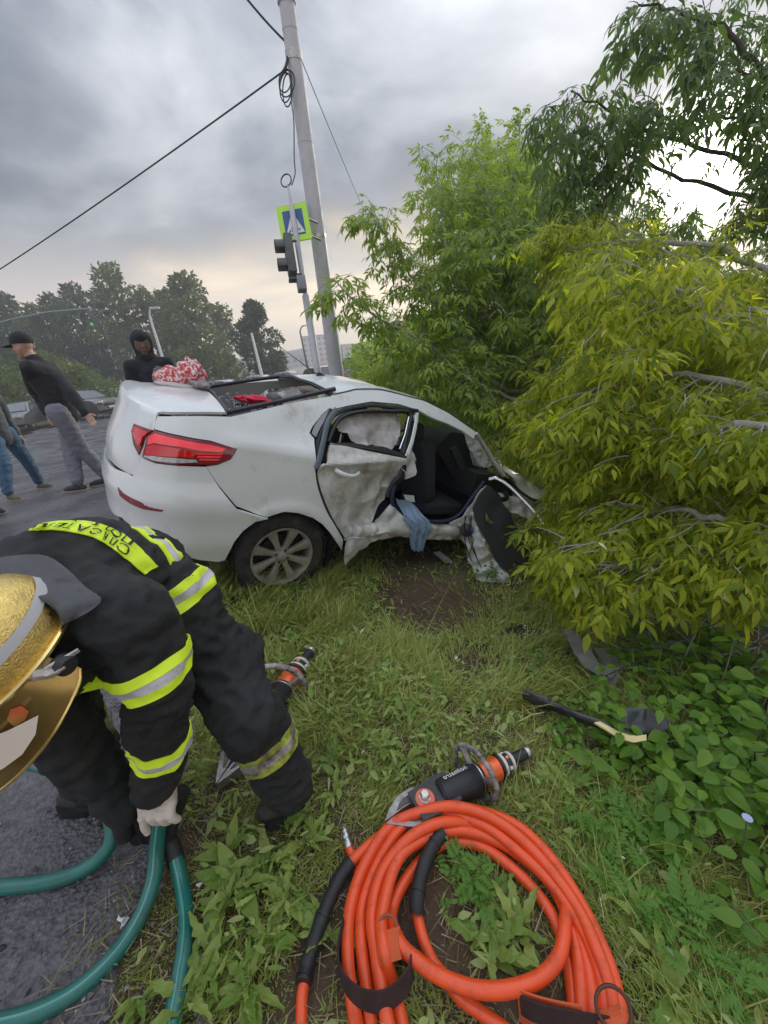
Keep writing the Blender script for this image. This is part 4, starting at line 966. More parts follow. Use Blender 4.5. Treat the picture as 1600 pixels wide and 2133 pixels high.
# side skirt and gold visor: flares below the rim
rows = []
for k in np.linspace(0, 1, 8):
    row = []
    for ph in np.linspace(-1.75, 1.72, 48):
        ex = .030*k; low_ = -.012 - k*(.062 + .075*max(0, math.cos(ph))) * min(1, (1.80-abs(ph))/.35+.45); row.append(hp_((.153+ex+.02*k*max(0, math.cos(ph)))*math.cos(ph), (.121+ex)*math.sin(ph), low_))
    rows.append(row)
b = MB().grid(rows); V_, F_ = sheet([Vector(v) for v in b.v], b.f, .003)
vis = MB().add(V_, F_); bvv = BVHTree.FromPolygons([Vector(v) for v in vis.v], vis.f)
def on_vis(px, py, off=.004):
    d = ray(px, py).normalized(); h, nn, _, _ = bvv.ray_cast(Vector((0, 0, EYE)), d, 2); return (h-d*off) if h is not None else at(px, py, .56)
vis.build('visor', mat('gold_visor', (.40, .29, .10), .18, metal=.85, var=.35, scale=9, dirt=(.30, .10, .04), dscale=6, damount=.35), hel)
bd = MB(); bd.tube([Vector(p)+HU*-.001 for p in rows[-1]], .0035, 6); bd.build('visor_edge', m_golde, hel)
kb = MB(); kc = hp_(-.022, .130, -.034); kb.lathe([(.0, .022), (.014, .021), (.019, .015), (.020, 0)], kc, HL, 24); kb.build('visor_knob', m_black, hel)
br = MB()
for s_ in (0, 1):
    br.tube([hp_(-.004, .128, -.018), hp_(-.022+s_*.026, .137, -.022), hp_(-.040+s_*.034, .146, -.026), hp_(-.050+s_*.032, .150, -.028)], [(.0075, .004), (.007, .004), (.006, .0035), (.005, .003)], 8, flat=HU)
br.tube([hp_(.012, .124, -.006), hp_(-.006, .134, -.03)], .010, 8); br.build('clip', mat('worn_white_plastic', (.50, .46, .42), .35, metal=.4, var=.3, scale=60), hel)
wp = MB(); zq = zdep(on_vis(20, 1500))-.012
poly = [at(a, b_, zq) for a, b_ in ((-40, 1545), (20, 1520), (60, 1500), (80, 1490), (74, 1530), (46, 1572), (8, 1600), (-40, 1625))]
wp.prism(poly, ray(0, 1550)*.006); wp.build('white_plate', mat('white_plate', (.60, .52, .42), .35), hel)
rp = MB(); rp.prism([on_vis(x_, y_, .006) for x_, y_ in ((14, 1500), (22, 1478), (44, 1470), (60, 1482), (52, 1500), (30, 1514))], ray(30, 1490)*.004); rp.build('red_badge', mat('faded_red_badge', (.55, .10, .03), .5, dirt=(.35, .22, .05), dscale=30, damount=.8), hel)
# ---- gloved left hand round the hose
b = MB(); gc = at(326, 1672, 1.045)
du = camdir(-.05, -1, -.25); dn = camdir(-.1, .2, 1); dw = camdir(1, -.12, 0)
capsule(b, wrL+du*-.01, .046, wrL+du*.02, .042)
capsule(b, wrL+du*.03-dw*.012, .036, wrL+du*.055-dw*.018, .030); capsule(b, wrL+du*.03+dw*.012, .036, wrL+du*.065+dw*.016, .030)
for i, (x_, L_) in enumerate([(-.036, 1.2), (-.010, .9), (.016, .9), (.040, .8)]):
    p = wrL + du*(.068-.004*i) + dw*x_ + dn*.012; dr = (du*.8 + dn*(.35) + dw*.10*i/3).normalized()
    if i == 0: dr = (du + dn*.15).normalized()
    for sg, (l_, r_) in enumerate([(.034, .0135), (.026, .0125), (.022, .0115)]):
        p2 = p + dr*l_*L_; capsule(b, p, r_, p2, r_*.93); p = p2
        dr = (dr*.75 - dn*(.62 if i else .15) + dw*(.1 if i else .02)).normalized()
p = wrL + du*.035 - dw*.040 + dn*.006
for l_, r_, q_ in [(.03, .0145, (-.35, .9)), (.026, .0135, (-.05, 1)), (.02, .012, (.1, 1))]:
    p2 = p + (dw*q_[0] + du*q_[1] - dn*.2).normalized()*l_; capsule(b, p, r_, p2, r_*.93); p = p2
me = remesh('glove', b.mesh('t'), .0038, 3); me.update(); nn_ = [v.normal.copy() for v in me.vertices]
for v, q_ in zip(me.vertices, nn_): v.co += q_*(.0022*noise.noise(Vector((v.co.x*30, v.co.y*30, v.co.z*110))))
link('glove', me, m_glove, FF)
b = MB(); hand(b, wrR, at(285, 1712, 1.10)-wrR, camdir(0, .3, 1), -1, 1.15, .9, .1, .011)
link('dark_glove', remesh('dark_glove', b.mesh('t'), .0045, 3), m_black, FF)
# ================================================================ bystanders
def pose(px, py, z): return atz(px, py, z)
def face_parts(b, hc, fd, ud, s):
    """nose, chin, ears, brow on a head centred at hc; fd forward, ud up"""
    sd = fd.cross(ud)
    capsule(b, hc+ud*.03*s, .088*s, hc-ud*.015*s+fd*.012*s, .080*s)
    capsule(b, hc-ud*.06*s+fd*.030*s, .052*s, hc-ud*.085*s+fd*.045*s, .032*s)
    capsule(b, hc+fd*.085*s+ud*.0*s, .011*s, hc+fd*.108*s-ud*.028*s, .013*s)
    capsule(b, hc+fd*.085*s-ud*.062*s+sd*.014*s, .010*s, hc+fd*.085*s-ud*.062*s-sd*.014*s, .010*s)
    for q in (-1, 1):
        capsule(b, hc+sd*q*.078*s+ud*.008*s-fd*.01*s, .012*s, hc+sd*q*.080*s-ud*.026*s-fd*.004*s, .009*s)
        capsule(b, hc+fd*.078*s+sd*q*.018*s+ud*.022*s, .012*s, hc+fd*.070*s+sd*q*.044*s+ud*.024*s, .011*s)
def eyes(hc, fd, ud, s, parent):
    sd = fd.cross(ud)
    for q in (-1, 1):
        c = hc+fd*.082*s+sd*q*.030*s+ud*.004*s; b = MB(); b.lathe([(.0001, .006*s), (.009*s, .004*s), (.013*s, -.004*s)], c, fd+sd*q*.2, 12); b.build('eye', m_eye, parent)
m_eye = mat('eye', (.10, .08, .07), .3)
m_sweater = mat('black_sweater', (.018, .018, .021), .9, bump=.004, bscale=40)
m_grey = mat('grey_jersey', (.20, .205, .245), .9, var=.1, scale=10, bump=.004, bscale=25)
m_jean = mat('blue_denim', (.055, .115, .19), .85, var=.18, scale=9, bump=.003, bscale=80)
m_shoe = mat('dark_shoe', (.035, .035, .038), .7)
m_shoe2 = mat('olive_shoe', (.13, .11, .07), .7, var=.3, scale=30)
def person(label, cat, fl_, fr_, fwd, h, mt, mb, ms, lean=Vector(), bend=0., cap=None, hood=False, arms=None, knees=.0, hair=(.03, .025, .02), group=None):
    """fl_, fr_: ground points under the left and right foot; fwd facing direction; h height"""
    s = h/1.75; base = (Vector(fl_)+Vector(fr_))/2; up = Vector((0, 0, 1)); fwd = Vector(fwd).normalized(); lf = up.cross(fwd)
    P_ = empty('person', base, label, cat, group)
    hip = base + up*.93*s + lean*.5; chest_ = base + up*1.30*s + lean*.9 + fwd*bend*.30; nk = base+up*1.50*s + lean + fwd*bend*.5; hd = nk + up*.125*s*(1-.2*bend) + fwd*(.035+bend*.12)*s
    capsB = []; T_ = []; J_ = []
    for sg, ft in ((1, Vector(fl_)), (-1, Vector(fr_))):
        hj = hip + lf*sg*.095*s; an = ft + up*.09*s; kn = hj.lerp(an, .50) + fwd*(.03+knees)*s
        capsB += [(hip, .10*s, hj, .08*s), (hj, .078*s, kn, .052*s), (kn, .052*s, an, .036*s)]
        T_ += [(hip, .125*s, hj, .105*s), (hj, .112*s, kn, .088*s), (kn, .088*s, an+up*.06, .070*s), (an+up*.08, .066*s, an+up*.02, .050*s)]
    capsB += [(hip, .105*s, chest_, .12*s, dict(sq=(1, 1))), (chest_, .11*s, nk, .06*s), (nk, .055*s, hd-up*.03*s, .05*s)]
    J_ += [(hip-up*.06*s, .138*s, hip+up*.05*s, .145*s), (hip+up*.0, .140*s, chest_, .150*s), (chest_, .145*s, nk-up*.03*s, .085*s)]
    hb = MB(); 
    for sg in (1, -1):
        sh_ = chest_ + up*.11*s + lf*sg*.185*s + fwd*bend*.05
        if arms: el_, wr_ = [Vector(a) for a in arms[0 if sg > 0 else 1]]
        else: el_ = sh_ - up*.29*s + lf*sg*.04 - fwd*.03; wr_ = el_ - up*.25*s + fwd*.06
        capsB += [(chest_+up*.08*s, .08*s, sh_, .055*s), (sh_, .052*s, el_, .042*s), (el_, .042*s, wr_, .028*s)]
        J_ += [(chest_+up*.07*s, .11*s, sh_, .078*s), (sh_, .078*s, el_, .062*s), (el_, .060*s, wr_-(wr_-el_)*.06, .045*s)]
        hb2 = (wr_-el_).normalized(); hand(hb, wr_, hb2, lf*sg, 1 if sg < 0 else -1, s*1.0, .5)
    b = MB()
    for c in capsB: capsule(b, c[0], c[1], c[2], c[3])
    face_parts(b, hd, fwd, (up-fwd*bend*.3).normalized(), s); b.v += [tuple(v) for v in []]
    k0 = len(b.v); b.add(hb.v, hb.f); me = remesh('body', b.mesh('t'), .0085*s, 3); bo = link('body', me, m_skin, P_)
    eyes(hd, fwd, up, s, bo)
    me = blob('trousers', T_, .011, 5, .010, 9, .010, h*7); link('trousers', me, mb, P_)
    me = blob('sweater', J_, .012, 5, .008, 8, .008, h*3); link('sweater', me, mt, P_)
    for ft, sg in ((fl_, 1), (fr_, -1)):
        ft = Vector(ft); boot('shoe', ft+up*.09*s, ft+(fwd+lf*sg*.15).normalized()*.17*s, P_, ms, s*.92, .02, .042)
    if cap:
        b = MB(); capsule(b, hd+up*.058*s-fwd*.01, .098*s, hd+up*.045*s+fwd*.006, .097*s); me = remesh('cap', b.mesh('t'), .008, 4)
        bm = bmesh.new(); bm.from_mesh(me); bmesh.ops.bisect_plane(bm, geom=bm.verts[:]+bm.edges[:]+bm.faces[:], plane_co=hd+up*.03*s, plane_no=up, clear_inner=True); bm.to_mesh(me); bm.free(); co = link('cap', me, mt, P_)
        pk = MB(); g = [[hd+up*(.035-.008*abs(v)-.015*k)*s + fwd*(.08+.125*k*(1-.35*v*v))*s + lf*v*.075*s for v in np.linspace(-1, 1, 9)] for k in np.linspace(0, 1, 5)]
        pk.grid(g); V_, F_ = sheet([Vector(v) for v in pk.v], pk.f, .006); MB().add(V_, F_).build('peak', mt, co)
    elif hood:
        b = MB(); capsule(b, hd+up*.045*s-fwd*.035, .112*s, hd-up*.07*s-fwd*.055, .100*s); capsule(b, hd+up*.085*s, .080*s, hd+up*.075*s+fwd*.05, .062*s); capsule(b, hd-up*.13*s-fwd*.02, .085*s, nk-up*.02, .12*s); me = remesh('hood', b.mesh('t'), .009, 4)
        link('hood', me, mt, P_)
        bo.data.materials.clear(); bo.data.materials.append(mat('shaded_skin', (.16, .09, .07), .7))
    else:
        b = MB(); capsule(b, hd+up*.05*s-fwd*.02, .097*s, hd+up*.01*s-fwd*.03*s, .092*s); link('hair', remesh('hair', b.mesh('t'), .008, 3), mat('hair', hair, .7, bump=.004, bscale=90), P_)
    return P_
def gp(px, py): p = ground_at(px, py); return p
# man in black cap and sweater
fL, fR = gp(170, 1022), gp(226, 1008)
fw = camdir(-.95, 0, .22); fw.z = 0; fw.normalize(); lf_ = Vector((0, 0, 1)).cross(fw)
def tall(base, ytop):
    z = .8
    while project(Vector(base)+Vector((0, 0, z)))[1] > ytop and z < 2.4: z += .01
    return z
base = (fL+fR)/2; h1 = tall(base, 694); print('man height', h1, base, zdep(base), project(base+Vector((0, 0, h1))))
s1 = h1/1.75; ch = base+Vector((0, 0, 1.41*s1)); zm = zdep(base+Vector((0, 0, 1.3)))
person('man in black cap and black sweater with grey trousers standing behind the white car', 'person', fR, fL, fw, h1, m_sweater, m_grey, m_shoe, lean=fw*.04, bend=.12, cap=True,
       arms=[(at(72, 815, zm+.12), at(100, 862, zm+.1)), (at(150, 822, zm-.14), at(180, 862, zm-.12))])
# man in blue jeans, cut by the left edge of the picture
fL2, fR2 = gp(26, 1042), gp(88, 1018); fw2 = camdir(.95, 0, .15); fw2.z = 0; fw2.normalize()
person('man in blue jeans and olive shoes walking at the left edge of the road', 'person', fR2, fL2, fw2, 1.78, mat('grey_jacket', (.08, .09, .10), .8), m_jean, m_shoe2, lean=Vector((0, 0, 0)), knees=.02)
fL3 = gp(-30, 1085); fR3 = gp(-10, 1070)
person('person at the left edge of whom only the tip of a dark shoe shows', 'person', fL3+Vector((-.15, .1, 0)), fR3, fw2, 1.75, mat('navy_jacket', (.03, .04, .07), .8), m_sweater, m_shoe)
# hooded man on the far side of the boot
b3 = at(322, 800, 4.7); b3.z = hz_(b3.x, b3.y); h3 = tall(b3, 694); print('hooded', h3, b3)
fw3 = (Vector((0, 0, 0))-b3); fw3.z = 0; fw3.normalize(); sd3 = Vector((0, 0, 1)).cross(fw3)
person('man in dark hooded jacket standing behind the white car', 'person', b3+sd3*.12, b3-sd3*.12, fw3, h3, mat('dark_hoodie', (.016, .017, .024), .9, bump=.004, bscale=40), m_grey, m_shoe, hood=True)
# ================================================================ rescue hoses and tools
m_orange = mat('orange_hose', (.82, .085, .015), .38, var=.05, scale=20, dirt=(.50, .07, .02), dscale=30, damount=.35, coat=.15)
m_green = mat('green_hose', (.012, .15, .12), .35, var=.12, scale=14, dirt=(.05, .09, .07), dscale=16, damount=.35, coat=.3)
m_greenl = mat('pale_hose_stripe', (.10, .36, .31), .35, coat=.3)
m_sleeve = mat('black_rubber_sleeve', (.018, .017, .017), .55, var=.3, scale=20, bump=.002, bscale=60)
m_steel = mat('worn_steel', (.55, .54, .52), .32, metal=.9, var=.2, scale=30)
m_alu = mat('scratched_aluminium', (.33, .30, .29), .45, metal=.7, var=.35, scale=40, bump=.002, bscale=60)
m_strap = mat('brown_velcro', (.045, .022, .020), .95, var=.3, scale=30, bump=.003, bscale=140)
m_oranged = mat('orange_anodised', (.80, .12, .015), .3, metal=.25, coat=.4)
m_strapo = mat('orange_webbing', (.60, .10, .03), .8, bump=.002, bscale=150)
def gpath(pts, rad, sub=8):
    """pixel way-points with a lift above the ground -> smooth path in the scene"""
    o = []
    for p in pts:
        g = ground_at(p[0], p[1], rad+(p[2] if len(p) > 2 else 0)); o.append(g)
    return smooth_path(o, sub)
RO = .0155
oh = empty('hose_coil', ground_at(960, 1950), 'bright orange rescue hose coiled on the grass beside the black cutting tool', 'hose')
def otube(pts, name='loop', r=RO, m=m_orange): return MB().tube(gpath(pts, r), r, 14).build(name, m, oh)
otube([(727,1800,.02),(785,1748,.03),(850,1708,.04),(920,1684,.05),(1000,1690,.05),(1080,1722,.05),(1150,1790,.05),(1215,1890,.04),(1262,1990,.04),(1288,2080,.03),(1296,2180,.03),(1290,2300,.03)])
otube([(752,2180,.02),(735,2090,.02),(724,1990,.03),(730,1890,.03),(760,1800,.04),(812,1722,.05),(880,1690,.07),(950,1680,.08),(1030,1706,.07),(1110,1770,.06),(1190,1870,.05),(1240,1970,.05),(1272,2070,.04),(1284,2180,.03)])
otube([(780,2180,.01),(765,2060,.01),(752,1960,.02),(756,1880,.02),(790,1790,.03),(845,1715,.05),(905,1692,.05),(1000,1715,.05),(1090,1782,.045),(1165,1860,.04),(1225,1960,.04),(1256,2060,.03),(1268,2180,.02)])
otube([(820,2190,.04),(800,2090,.04),(784,1990,.04),(775,1900,.04),(800,1810,.05),(860,1740,.07),(930,1712,.06),(1010,1722,.03),(1080,1756,.03),(1145,1830,.03),(1190,1900,.03),(1222,2000,.02),(1236,2100,.02),(1240,2200,.02)])
otube([(850,2200,.02),(826,2080,.02),(802,1985,.06),(797,1900,.06),(830,1790,.06),(890,1745,.05),(960,1730,.04),(1040,1754,.03),(1120,1812,.02),(1165,1870,.02),(1198,1960,.02),(1210,2060,.02),(1212,2180,.01)])
# the crossing loop in front
otube([(1182,1850,.02),(1178,1920,.045),(1165,1990,.05),(1120,2040,.055),(1050,2062,.06),(980,2058,.06),(910,2030,.06),(850,1985,.06),(826,1950,.06),(815,1905,.03),(835,1850,.02),(880,1790,.01),(930,1756,.01),(1000,1762,.01),(1080,1820,.01),(1140,1890,.005),(1172,1960,.0),(1192,2060,0),(1200,2180,0)])
# hose with the black sleeve running down to the lower right
otube([(868,1900,.03),(880,1950,.025),(900,2000,.02),(930,2040,.02),(960,2080,.01),(1010,2115,.01),(1060,2150,.01)], r=.0135)
MB().tube(gpath([(925,1735,.05),(906,1755,.05),(888,1790,.05),(876,1830,.045),(869,1870,.04),(868,1902,.03)], .018), .019, 14).build('sleeve', m_sleeve, oh)
for a_ in (.22, .75):
    pth = gpath([(925,1735,.05),(906,1755,.05),(888,1790,.05),(876,1830,.045),(869,1870,.04),(868,1902,.03)], .018); i_ = int(a_*(len(pth)-2)); MB().tube([pth[i_], pth[i_+1]], .021, 14).build('clamp', m_sleeve, oh)
# left end: couplings and long sleeve
otube([(627,2200,0),(628,2120,0),(630,2070,.005),(636,2040,.01)], r=.0135)
sv = gpath([(632,2048,.01),(640,2010,.012),(655,1960,.015),(672,1910,.02),(692,1860,.02),(712,1822,.025),(732,1796,.025)], .017)
MB().tube(sv, [.0185+.001*math.sin(i*.9) for i in range(len(sv))], 14).build('sleeve', m_sleeve, oh)
for i_ in (3, len(sv)//2, len(sv)-6): MB().tube([sv[i_], sv[i_+1]], .0205, 14).build('clamp', m_sleeve, oh)
otube([(724,1760,.02),(735,1785,.015),(744,1815,.01),(752,1850,.005),(762,1880,.0)], r=.0115)
cp_ = gpath([(717,1726,.03),(719,1736,.028),(722,1748,.025),(727,1764,.02)], .01, 4)
MB().tube(cp_, [.008, .008, .010, .010, .008, .012, .012, .012, .009, .011, .011, .012, .012], 12).build('coupling', m_steel, oh)
# straps
def strap(pts, w, name, m, parent, up=Vector((0, 0, 1)), sub=8):
    pth = smooth_path(pts, sub); rows = []
    for i, p in enumerate(pth):
        rows.append([p + up*w*(k-.5) for k in (0, .33, .66, 1)])
    b = MB().grid(rows); V_, F_ = sheet([Vector(v) for v in b.v], b.f, .004); return MB().add(V_, F_).build(name, m, parent, auto=70)
upv = (Vector((0, 0, 1))*.9 + Vector((0, .3, 0)))
def gz(px, py, l): return ground_at(px, py, l)
strap([gz(716,1930,.05), gz(704,1990,.05), gz(712,2040,.07), gz(745,2078,.085), gz(790,2090,.09), gz(830,2070,.09), gz(855,2035,.08), gz(858,2000,.06), gz(830,1985,.03)], .055, 'velcro_strap', m_strap, oh, upv)
strap([gz(812,1935,.09), gz(808,1965,.09), gz(815,2005,.085)], .05, 'strap_end', m_strapo, oh, Vector((1, .1, .1)))
strap([gz(1085,2090,.06), gz(1110,2104,.07), gz(1160,2118,.075), gz(1220,2128,.07), gz(1290,2140,.06)], .05, 'velcro_strap', m_strap, oh, upv)
strap([gz(1080,2090,.048), gz(1110,2104,.058), gz(1160,2118,.063), gz(1215,2128,.058)], .085, 'orange_backing', m_strapo, oh, upv)
strap([gz(1262,2100,.08), gz(1275,2130,.08), gz(1290,2160,.07)], .055, 'strap_end', m_strapo, oh, Vector((1, .1, .1)))
b = MB(); rc = gz(1278,2100,.09); b.tube([rc + Vector((.035*math.cos(a_), .028*math.sin(a_), .012*math.sin(a_))) for a_ in np.linspace(0, 2*math.pi, 25)], .004, 8, cap=False); b.build('buckle', mat('rusty_ring', (.10, .05, .035), .5, metal=.5), oh)
b = MB(); rc = gz(808,1932,.09); b.tube([rc + Vector((.022*math.cos(a_), .02*math.sin(a_), .008*math.sin(a_))) for a_ in np.linspace(0, 2*math.pi, 21)], .0035, 8, cap=False); b.build('buckle', mat('rusty_ring', (.25, .08, .04), .5), oh)
# ---- green hoses: one long hose held by the firefighter
RG = .0195
gh = empty('green_hose', ground_at(310, 1900), 'dark green hose pair looping from the firefighter\'s hands over the asphalt', 'hose')
def gtube(pth, seed=0, stripe=True):
    o = MB().tube(pth, RG, 14).build('hose_run', m_green, gh)
    if stripe:
        q = []; 
        for i, p in enumerate(pth):
            t_ = (pth[min(i+1, len(pth)-1)]-pth[max(i-1, 0)]).normalized(); v = (Vector((0, 0, EYE))-p).normalized(); v = (v-t_*v.dot(t_)).normalized(); s_ = t_.cross(v); q.append(p + v*RG*.93 + s_*RG*.28)
        MB().tube(q, .0026, 6).build('stripe', m_greenl, o)
    return o
gtube(gpath([(-120,1860,0),(0,1848,.0),(80,1840,0),(150,1822,.01),(205,1790,.02),(232,1750,.05),(228,1700,.09),(200,1655,.13),(150,1622,.15),(90,1598,.15),(20,1585,.14),(-60,1590,.13)], RG), 0, False)
gtube(gpath([(120,1598,.16),(170,1628,.17),(215,1655,.18),(262,1682,.19)], RG), 0, False)
hp1 = [wrL+du*.10-dn*.012-dw*.006] + [ground_at(a, b_, RG+c) for a, b_, c in [(327,1760,.10),(322,1820,.05),(305,1880,.02),(275,1940,.005),(225,2005,0),(150,2070,0),(60,2115,0),(-40,2140,0)]]
gtube(smooth_path([wrL+du*.05-dn*.02+dw*-.004]+hp1, 8))
hp2 = [ground_at(a, b_, RG+c) for a, b_, c in [(366,1790,.03),(378,1840,.01),(387,1900,0),(386,1960,0),(374,2040,0),(358,2133,0),(350,2220,0)]]
gtube(smooth_path(hp2, 8))
MB().tube(smooth_path([wrL+du*.06+dw*.03-dn*.05, ground_at(350,1735,.10), ground_at(360,1770,.06), ground_at(368,1800,.04)], 6), .024, 14).build('sleeve', m_sleeve, gh)
MB().tube(smooth_path([wrR-camdir(1,.3,0)*.02, ground_at(255,1712,.17), ground_at(262,1740,.12)], 6), .026, 12).build('coupling', m_sleeve, gh)
# ---- cutter and spreader
def tool(A, B, roll, jaw, label, cat, L_):
    """A = tip of the blades, B = end of the handle (world points); built along that line"""
    A, B = Vector(A), Vector(B); ax = (B-A).normalized(); up = (Vector((0, 0, 1))-ax*ax.z).normalized(); sd = ax.cross(up)
    sc = (B-A).length/L_; R_ = Matrix((ax, sd, up)).transposed()
    def q(x, y, z): return A + (ax*x + sd*y + up*z)*sc
    T = empty('rescue_tool', A.lerp(B, .5), label, cat)
    b = MB(); b.lathe([(.0001, .0), (.046*sc, .0), (.054*sc, .01*sc), (.056*sc, .16*sc), (.046*sc, .19*sc), (.0001, .19*sc)], q(.20, 0, 0), ax, 32); bd = b.build('tool_body', m_black, T, auto=35)
    # bonnet plate between the blade arms
    for z in (-.026, .026):
        b = MB(); b.prism([q(x, y, z) for x, y in ((.09, -.045), (.20, -.060), (.26, -.056), (.26, .056), (.20, .066), (.095, .062))], up*.006*sc*(1 if z > 0 else -1)); b.build('yoke_plate', mat('yoke_black', (.03, .03, .032), .45, dirt=(.08, .07, .07), dscale=40, damount=.6), T, smooth=False)
    b = MB(); b.lathe([(.0001, .060*sc), (.014*sc, .060*sc), (.018*sc, .054*sc), (.018*sc, .038*sc), (.022*sc, .038*sc), (.022*sc, .030*sc)], q(.135, 0, 0), up, 6); b.build('pivot_bolt', m_steel, T, smooth=False)
    b = MB(); b.lathe([(.0001, .036*sc), (.034*sc, .036*sc), (.036*sc, .031*sc)], q(.137, 0, 0), up, 20); b.build('pivot_washer', mat('salmon_washer', (.75, .16, .09), .5), T)
    for s_ in (1, -1):
        pts = jaw(s_); b = MB(); b.prism([q(x, y, -.012) for x, y in pts], up*.024*sc); bl = b.build('blade', m_alu, T, smooth=False)
        cx = sum(p[0] for p in pts)/len(pts); cy = sum(p[1] for p in pts)/len(pts)
        b = MB(); rec = [(cx+(x-cx)*.45, cy+(y-cy)*.45) for x, y in pts]; b.prism([q(x, y, .0125) for x, y in rec], up*.003*sc); b.build('blade_recess', mat('dark_alu', (.12, .11, .11), .6, metal=.5), bl, smooth=False)
    rng = MB(); n_ = 40
    rg = [q(.372+.02*math.cos(a_), .100*math.cos(a_)-.012, .095*math.sin(a_)+.02) for a_ in np.linspace(0, 2*math.pi, n_)]
    rng.tube(rg, .0105*sc, 10, cap=False); ho = rng.build('carrying_ring', mat('scuffed_grip', (.05, .045, .045), .6, dirt=(.5, .45, .42), dscale=26, damount=.75), T)
    for a_ in (.6, 2.4, 4.6): MB().tube([q(.37, 0, 0), rg[int(a_/6.283*n_) % n_]], .012*sc, 8).build('ring_arm', m_alu, ho)
    b = MB(); b.lathe([(.046*sc, .0), (.052*sc, .004*sc), (.052*sc, .022*sc), (.044*sc, .026*sc)], q(.355, 0, 0), ax, 32); b.build('collar', m_steel, T)
    b = MB(); b.lathe([(.0001, 0), (.040*sc, 0), (.043*sc, .006*sc), (.043*sc, .040*sc), (.039*sc, .043*sc), (.043*sc, .047*sc), (.044*sc, .085*sc), (.038*sc, .092*sc)], q(.385, 0, 0), ax, 36); b.build('star_grip', m_oranged, T, auto=30)
    b = MB(); b.lathe([(.036*sc, 0), (.047*sc, .002*sc), (.048*sc, .012*sc), (.038*sc, .015*sc)], q(.474, 0, 0), ax, 32); b.build('black_ring', m_black, T)
    b = MB(); b.lathe([(.036*sc, 0), (.041*sc, .002*sc), (.041*sc, .014*sc), (.034*sc, .017*sc)], q(.489, 0, 0), ax, 32); b.build('pale_ring', mat('pale_ring', (.62, .58, .50), .5), T)
    b = MB(); b.lathe([(.034*sc, 0), (.034*sc, .024*sc), (.030*sc, .026*sc)], q(.506, 0, 0), ax, 32); sw_ = b.build('switch_sleeve', m_black, T)
    for a_ in (.4, 1.5, 2.6, 3.9, 5.2):
        c_ = q(.518, .033*math.cos(a_), .033*math.sin(a_)); MB().box(c_, (.013*sc, .012*sc, .010*sc), R_ @ Matrix.Rotation(a_, 3, 'X')).build('marking', mat('print_orange' if a_ in (1.5, 3.9) else 'print_white', (.75, .25, .1) if a_ in (1.5, 3.9) else (.7, .7, .7), .5), sw_, smooth=False)
    b = MB(); b.lathe([(.030*sc, 0), (.037*sc, .002*sc), (.037*sc, .012*sc), (.024*sc, .015*sc)], q(.530, 0, 0), ax, 32); b.build('pale_ring', mat('pale_ring', (.62, .58, .50), .5), T)
    b = MB(); b.lathe([(.022*sc, 0), (.022*sc, .075*sc), (.0225*sc, .08*sc)], q(.543, 0, 0), ax, 28); b.build('hose_stub', m_black, T)
    b = MB(); b.lathe([(.0225*sc, 0), (.0235*sc, .002*sc), (.0235*sc, .014*sc), (.020*sc, .018*sc), (.0001, .016*sc)], q(.622, 0, 0), ax, 28); b.build('end_cap', m_steel, T)
    return T, q, sc, ax, up, sd, bd
def jaw_cut(s_):
    if s_ > 0: return [(-.02, .004), (.04, .042), (.09, .068), (.15, .060), (.17, .010), (.12, .006), (.085, .022), (.05, .014), (.01, -.004)]
    return [(-.02, -.004), (.01, -.034), (.06, -.062), (.11, -.068), (.16, -.054), (.17, -.010), (.12, -.006), (.085, -.018), (.055, -.016), (.02, -.010)]
A_ = ground_at(814, 1712, .075); B_ = ground_at(1100, 1566, .055)
T, q, sc, ax, up, sd, bd = tool(A_, B_, 0, jaw_cut, 'black and orange hydraulic cutting tool lying against the top of the orange coil', 'rescue tool', .64)
gv, gf = glyphs('holmatro'); gx0, gx1 = gv[:, 0].min(), gv[:, 0].max()
def wrap(p, base_x, h, rad):
    u_ = (p[0]-gx0)/(gx1-gx0); th = -.75 - (p[1]/.75-.35)*h/rad
    return base_x + .10*(1-u_), -rad*math.sin(th+math.pi/2+.9)*0
P3 = []
for x, y, _ in gv:
    u_ = (x-gx0)/(gx1-gx0); th = math.radians(118) - (.35-y)*.030/.047
    P3.append(q(.335-.105*u_, .0575*math.cos(th), .0575*math.sin(th)))
MB().add(P3, gf).build('lettering', mat('white_print', (.75, .75, .73), .6), bd, smooth=False)
# second tool half under the firefighter's leg
def jaw_spr(s_): return [(.0, s_*.002), (.03, s_*.020), (.09, s_*.050), (.16, s_*.048), (.17, s_*.012), (.10, s_*.010), (.04, s_*.002)]
A2 = ground_at(452, 1640, .03); B2 = ground_at(648, 1355, .05)
tool(A2, B2, 0, jaw_spr, 'black and orange hydraulic tool half hidden under the firefighter\'s bent leg', 'rescue tool', .64)
# ================================================================ wreckage in the grass
def pieces(name, px, zs, m, label, cat, amp=.01, thick=.008, step=.03, sc=6):
    P_ = [ground_at(x, y, z) for (x, y), z in zip(px, zs)]; o = crumple(name, P_, m, None, amp, thick, step, sc); return tag(o, label, cat)
m_scrap = mat('scuffed_plastic', (.22, .22, .23), .45, var=.35, scale=14, dirt=(.28, .26, .23), dscale=9, damount=.6)
m_scrapb = mat('black_scrap', (.022, .022, .025), .25, coat=.4, dirt=(.05, .045, .03), dscale=9, damount=.4)
pieces('debris_strip', [(1175,1312),(1192,1312),(1225,1348),(1262,1392),(1250,1410),(1222,1392),(1196,1360)], [.15,.15,.14,.11,.08,.08,.12], m_scrap, 'long grey plastic panel strip lying in the weeds right of the car', 'debris')
pieces('debris_sheet', [(1232,1345),(1285,1352),(1316,1382),(1290,1402),(1262,1392)], [.10,.13,.11,.08,.09], m_scrap, 'dark grey plastic sheet beside the long panel strip under the bush', 'debris')
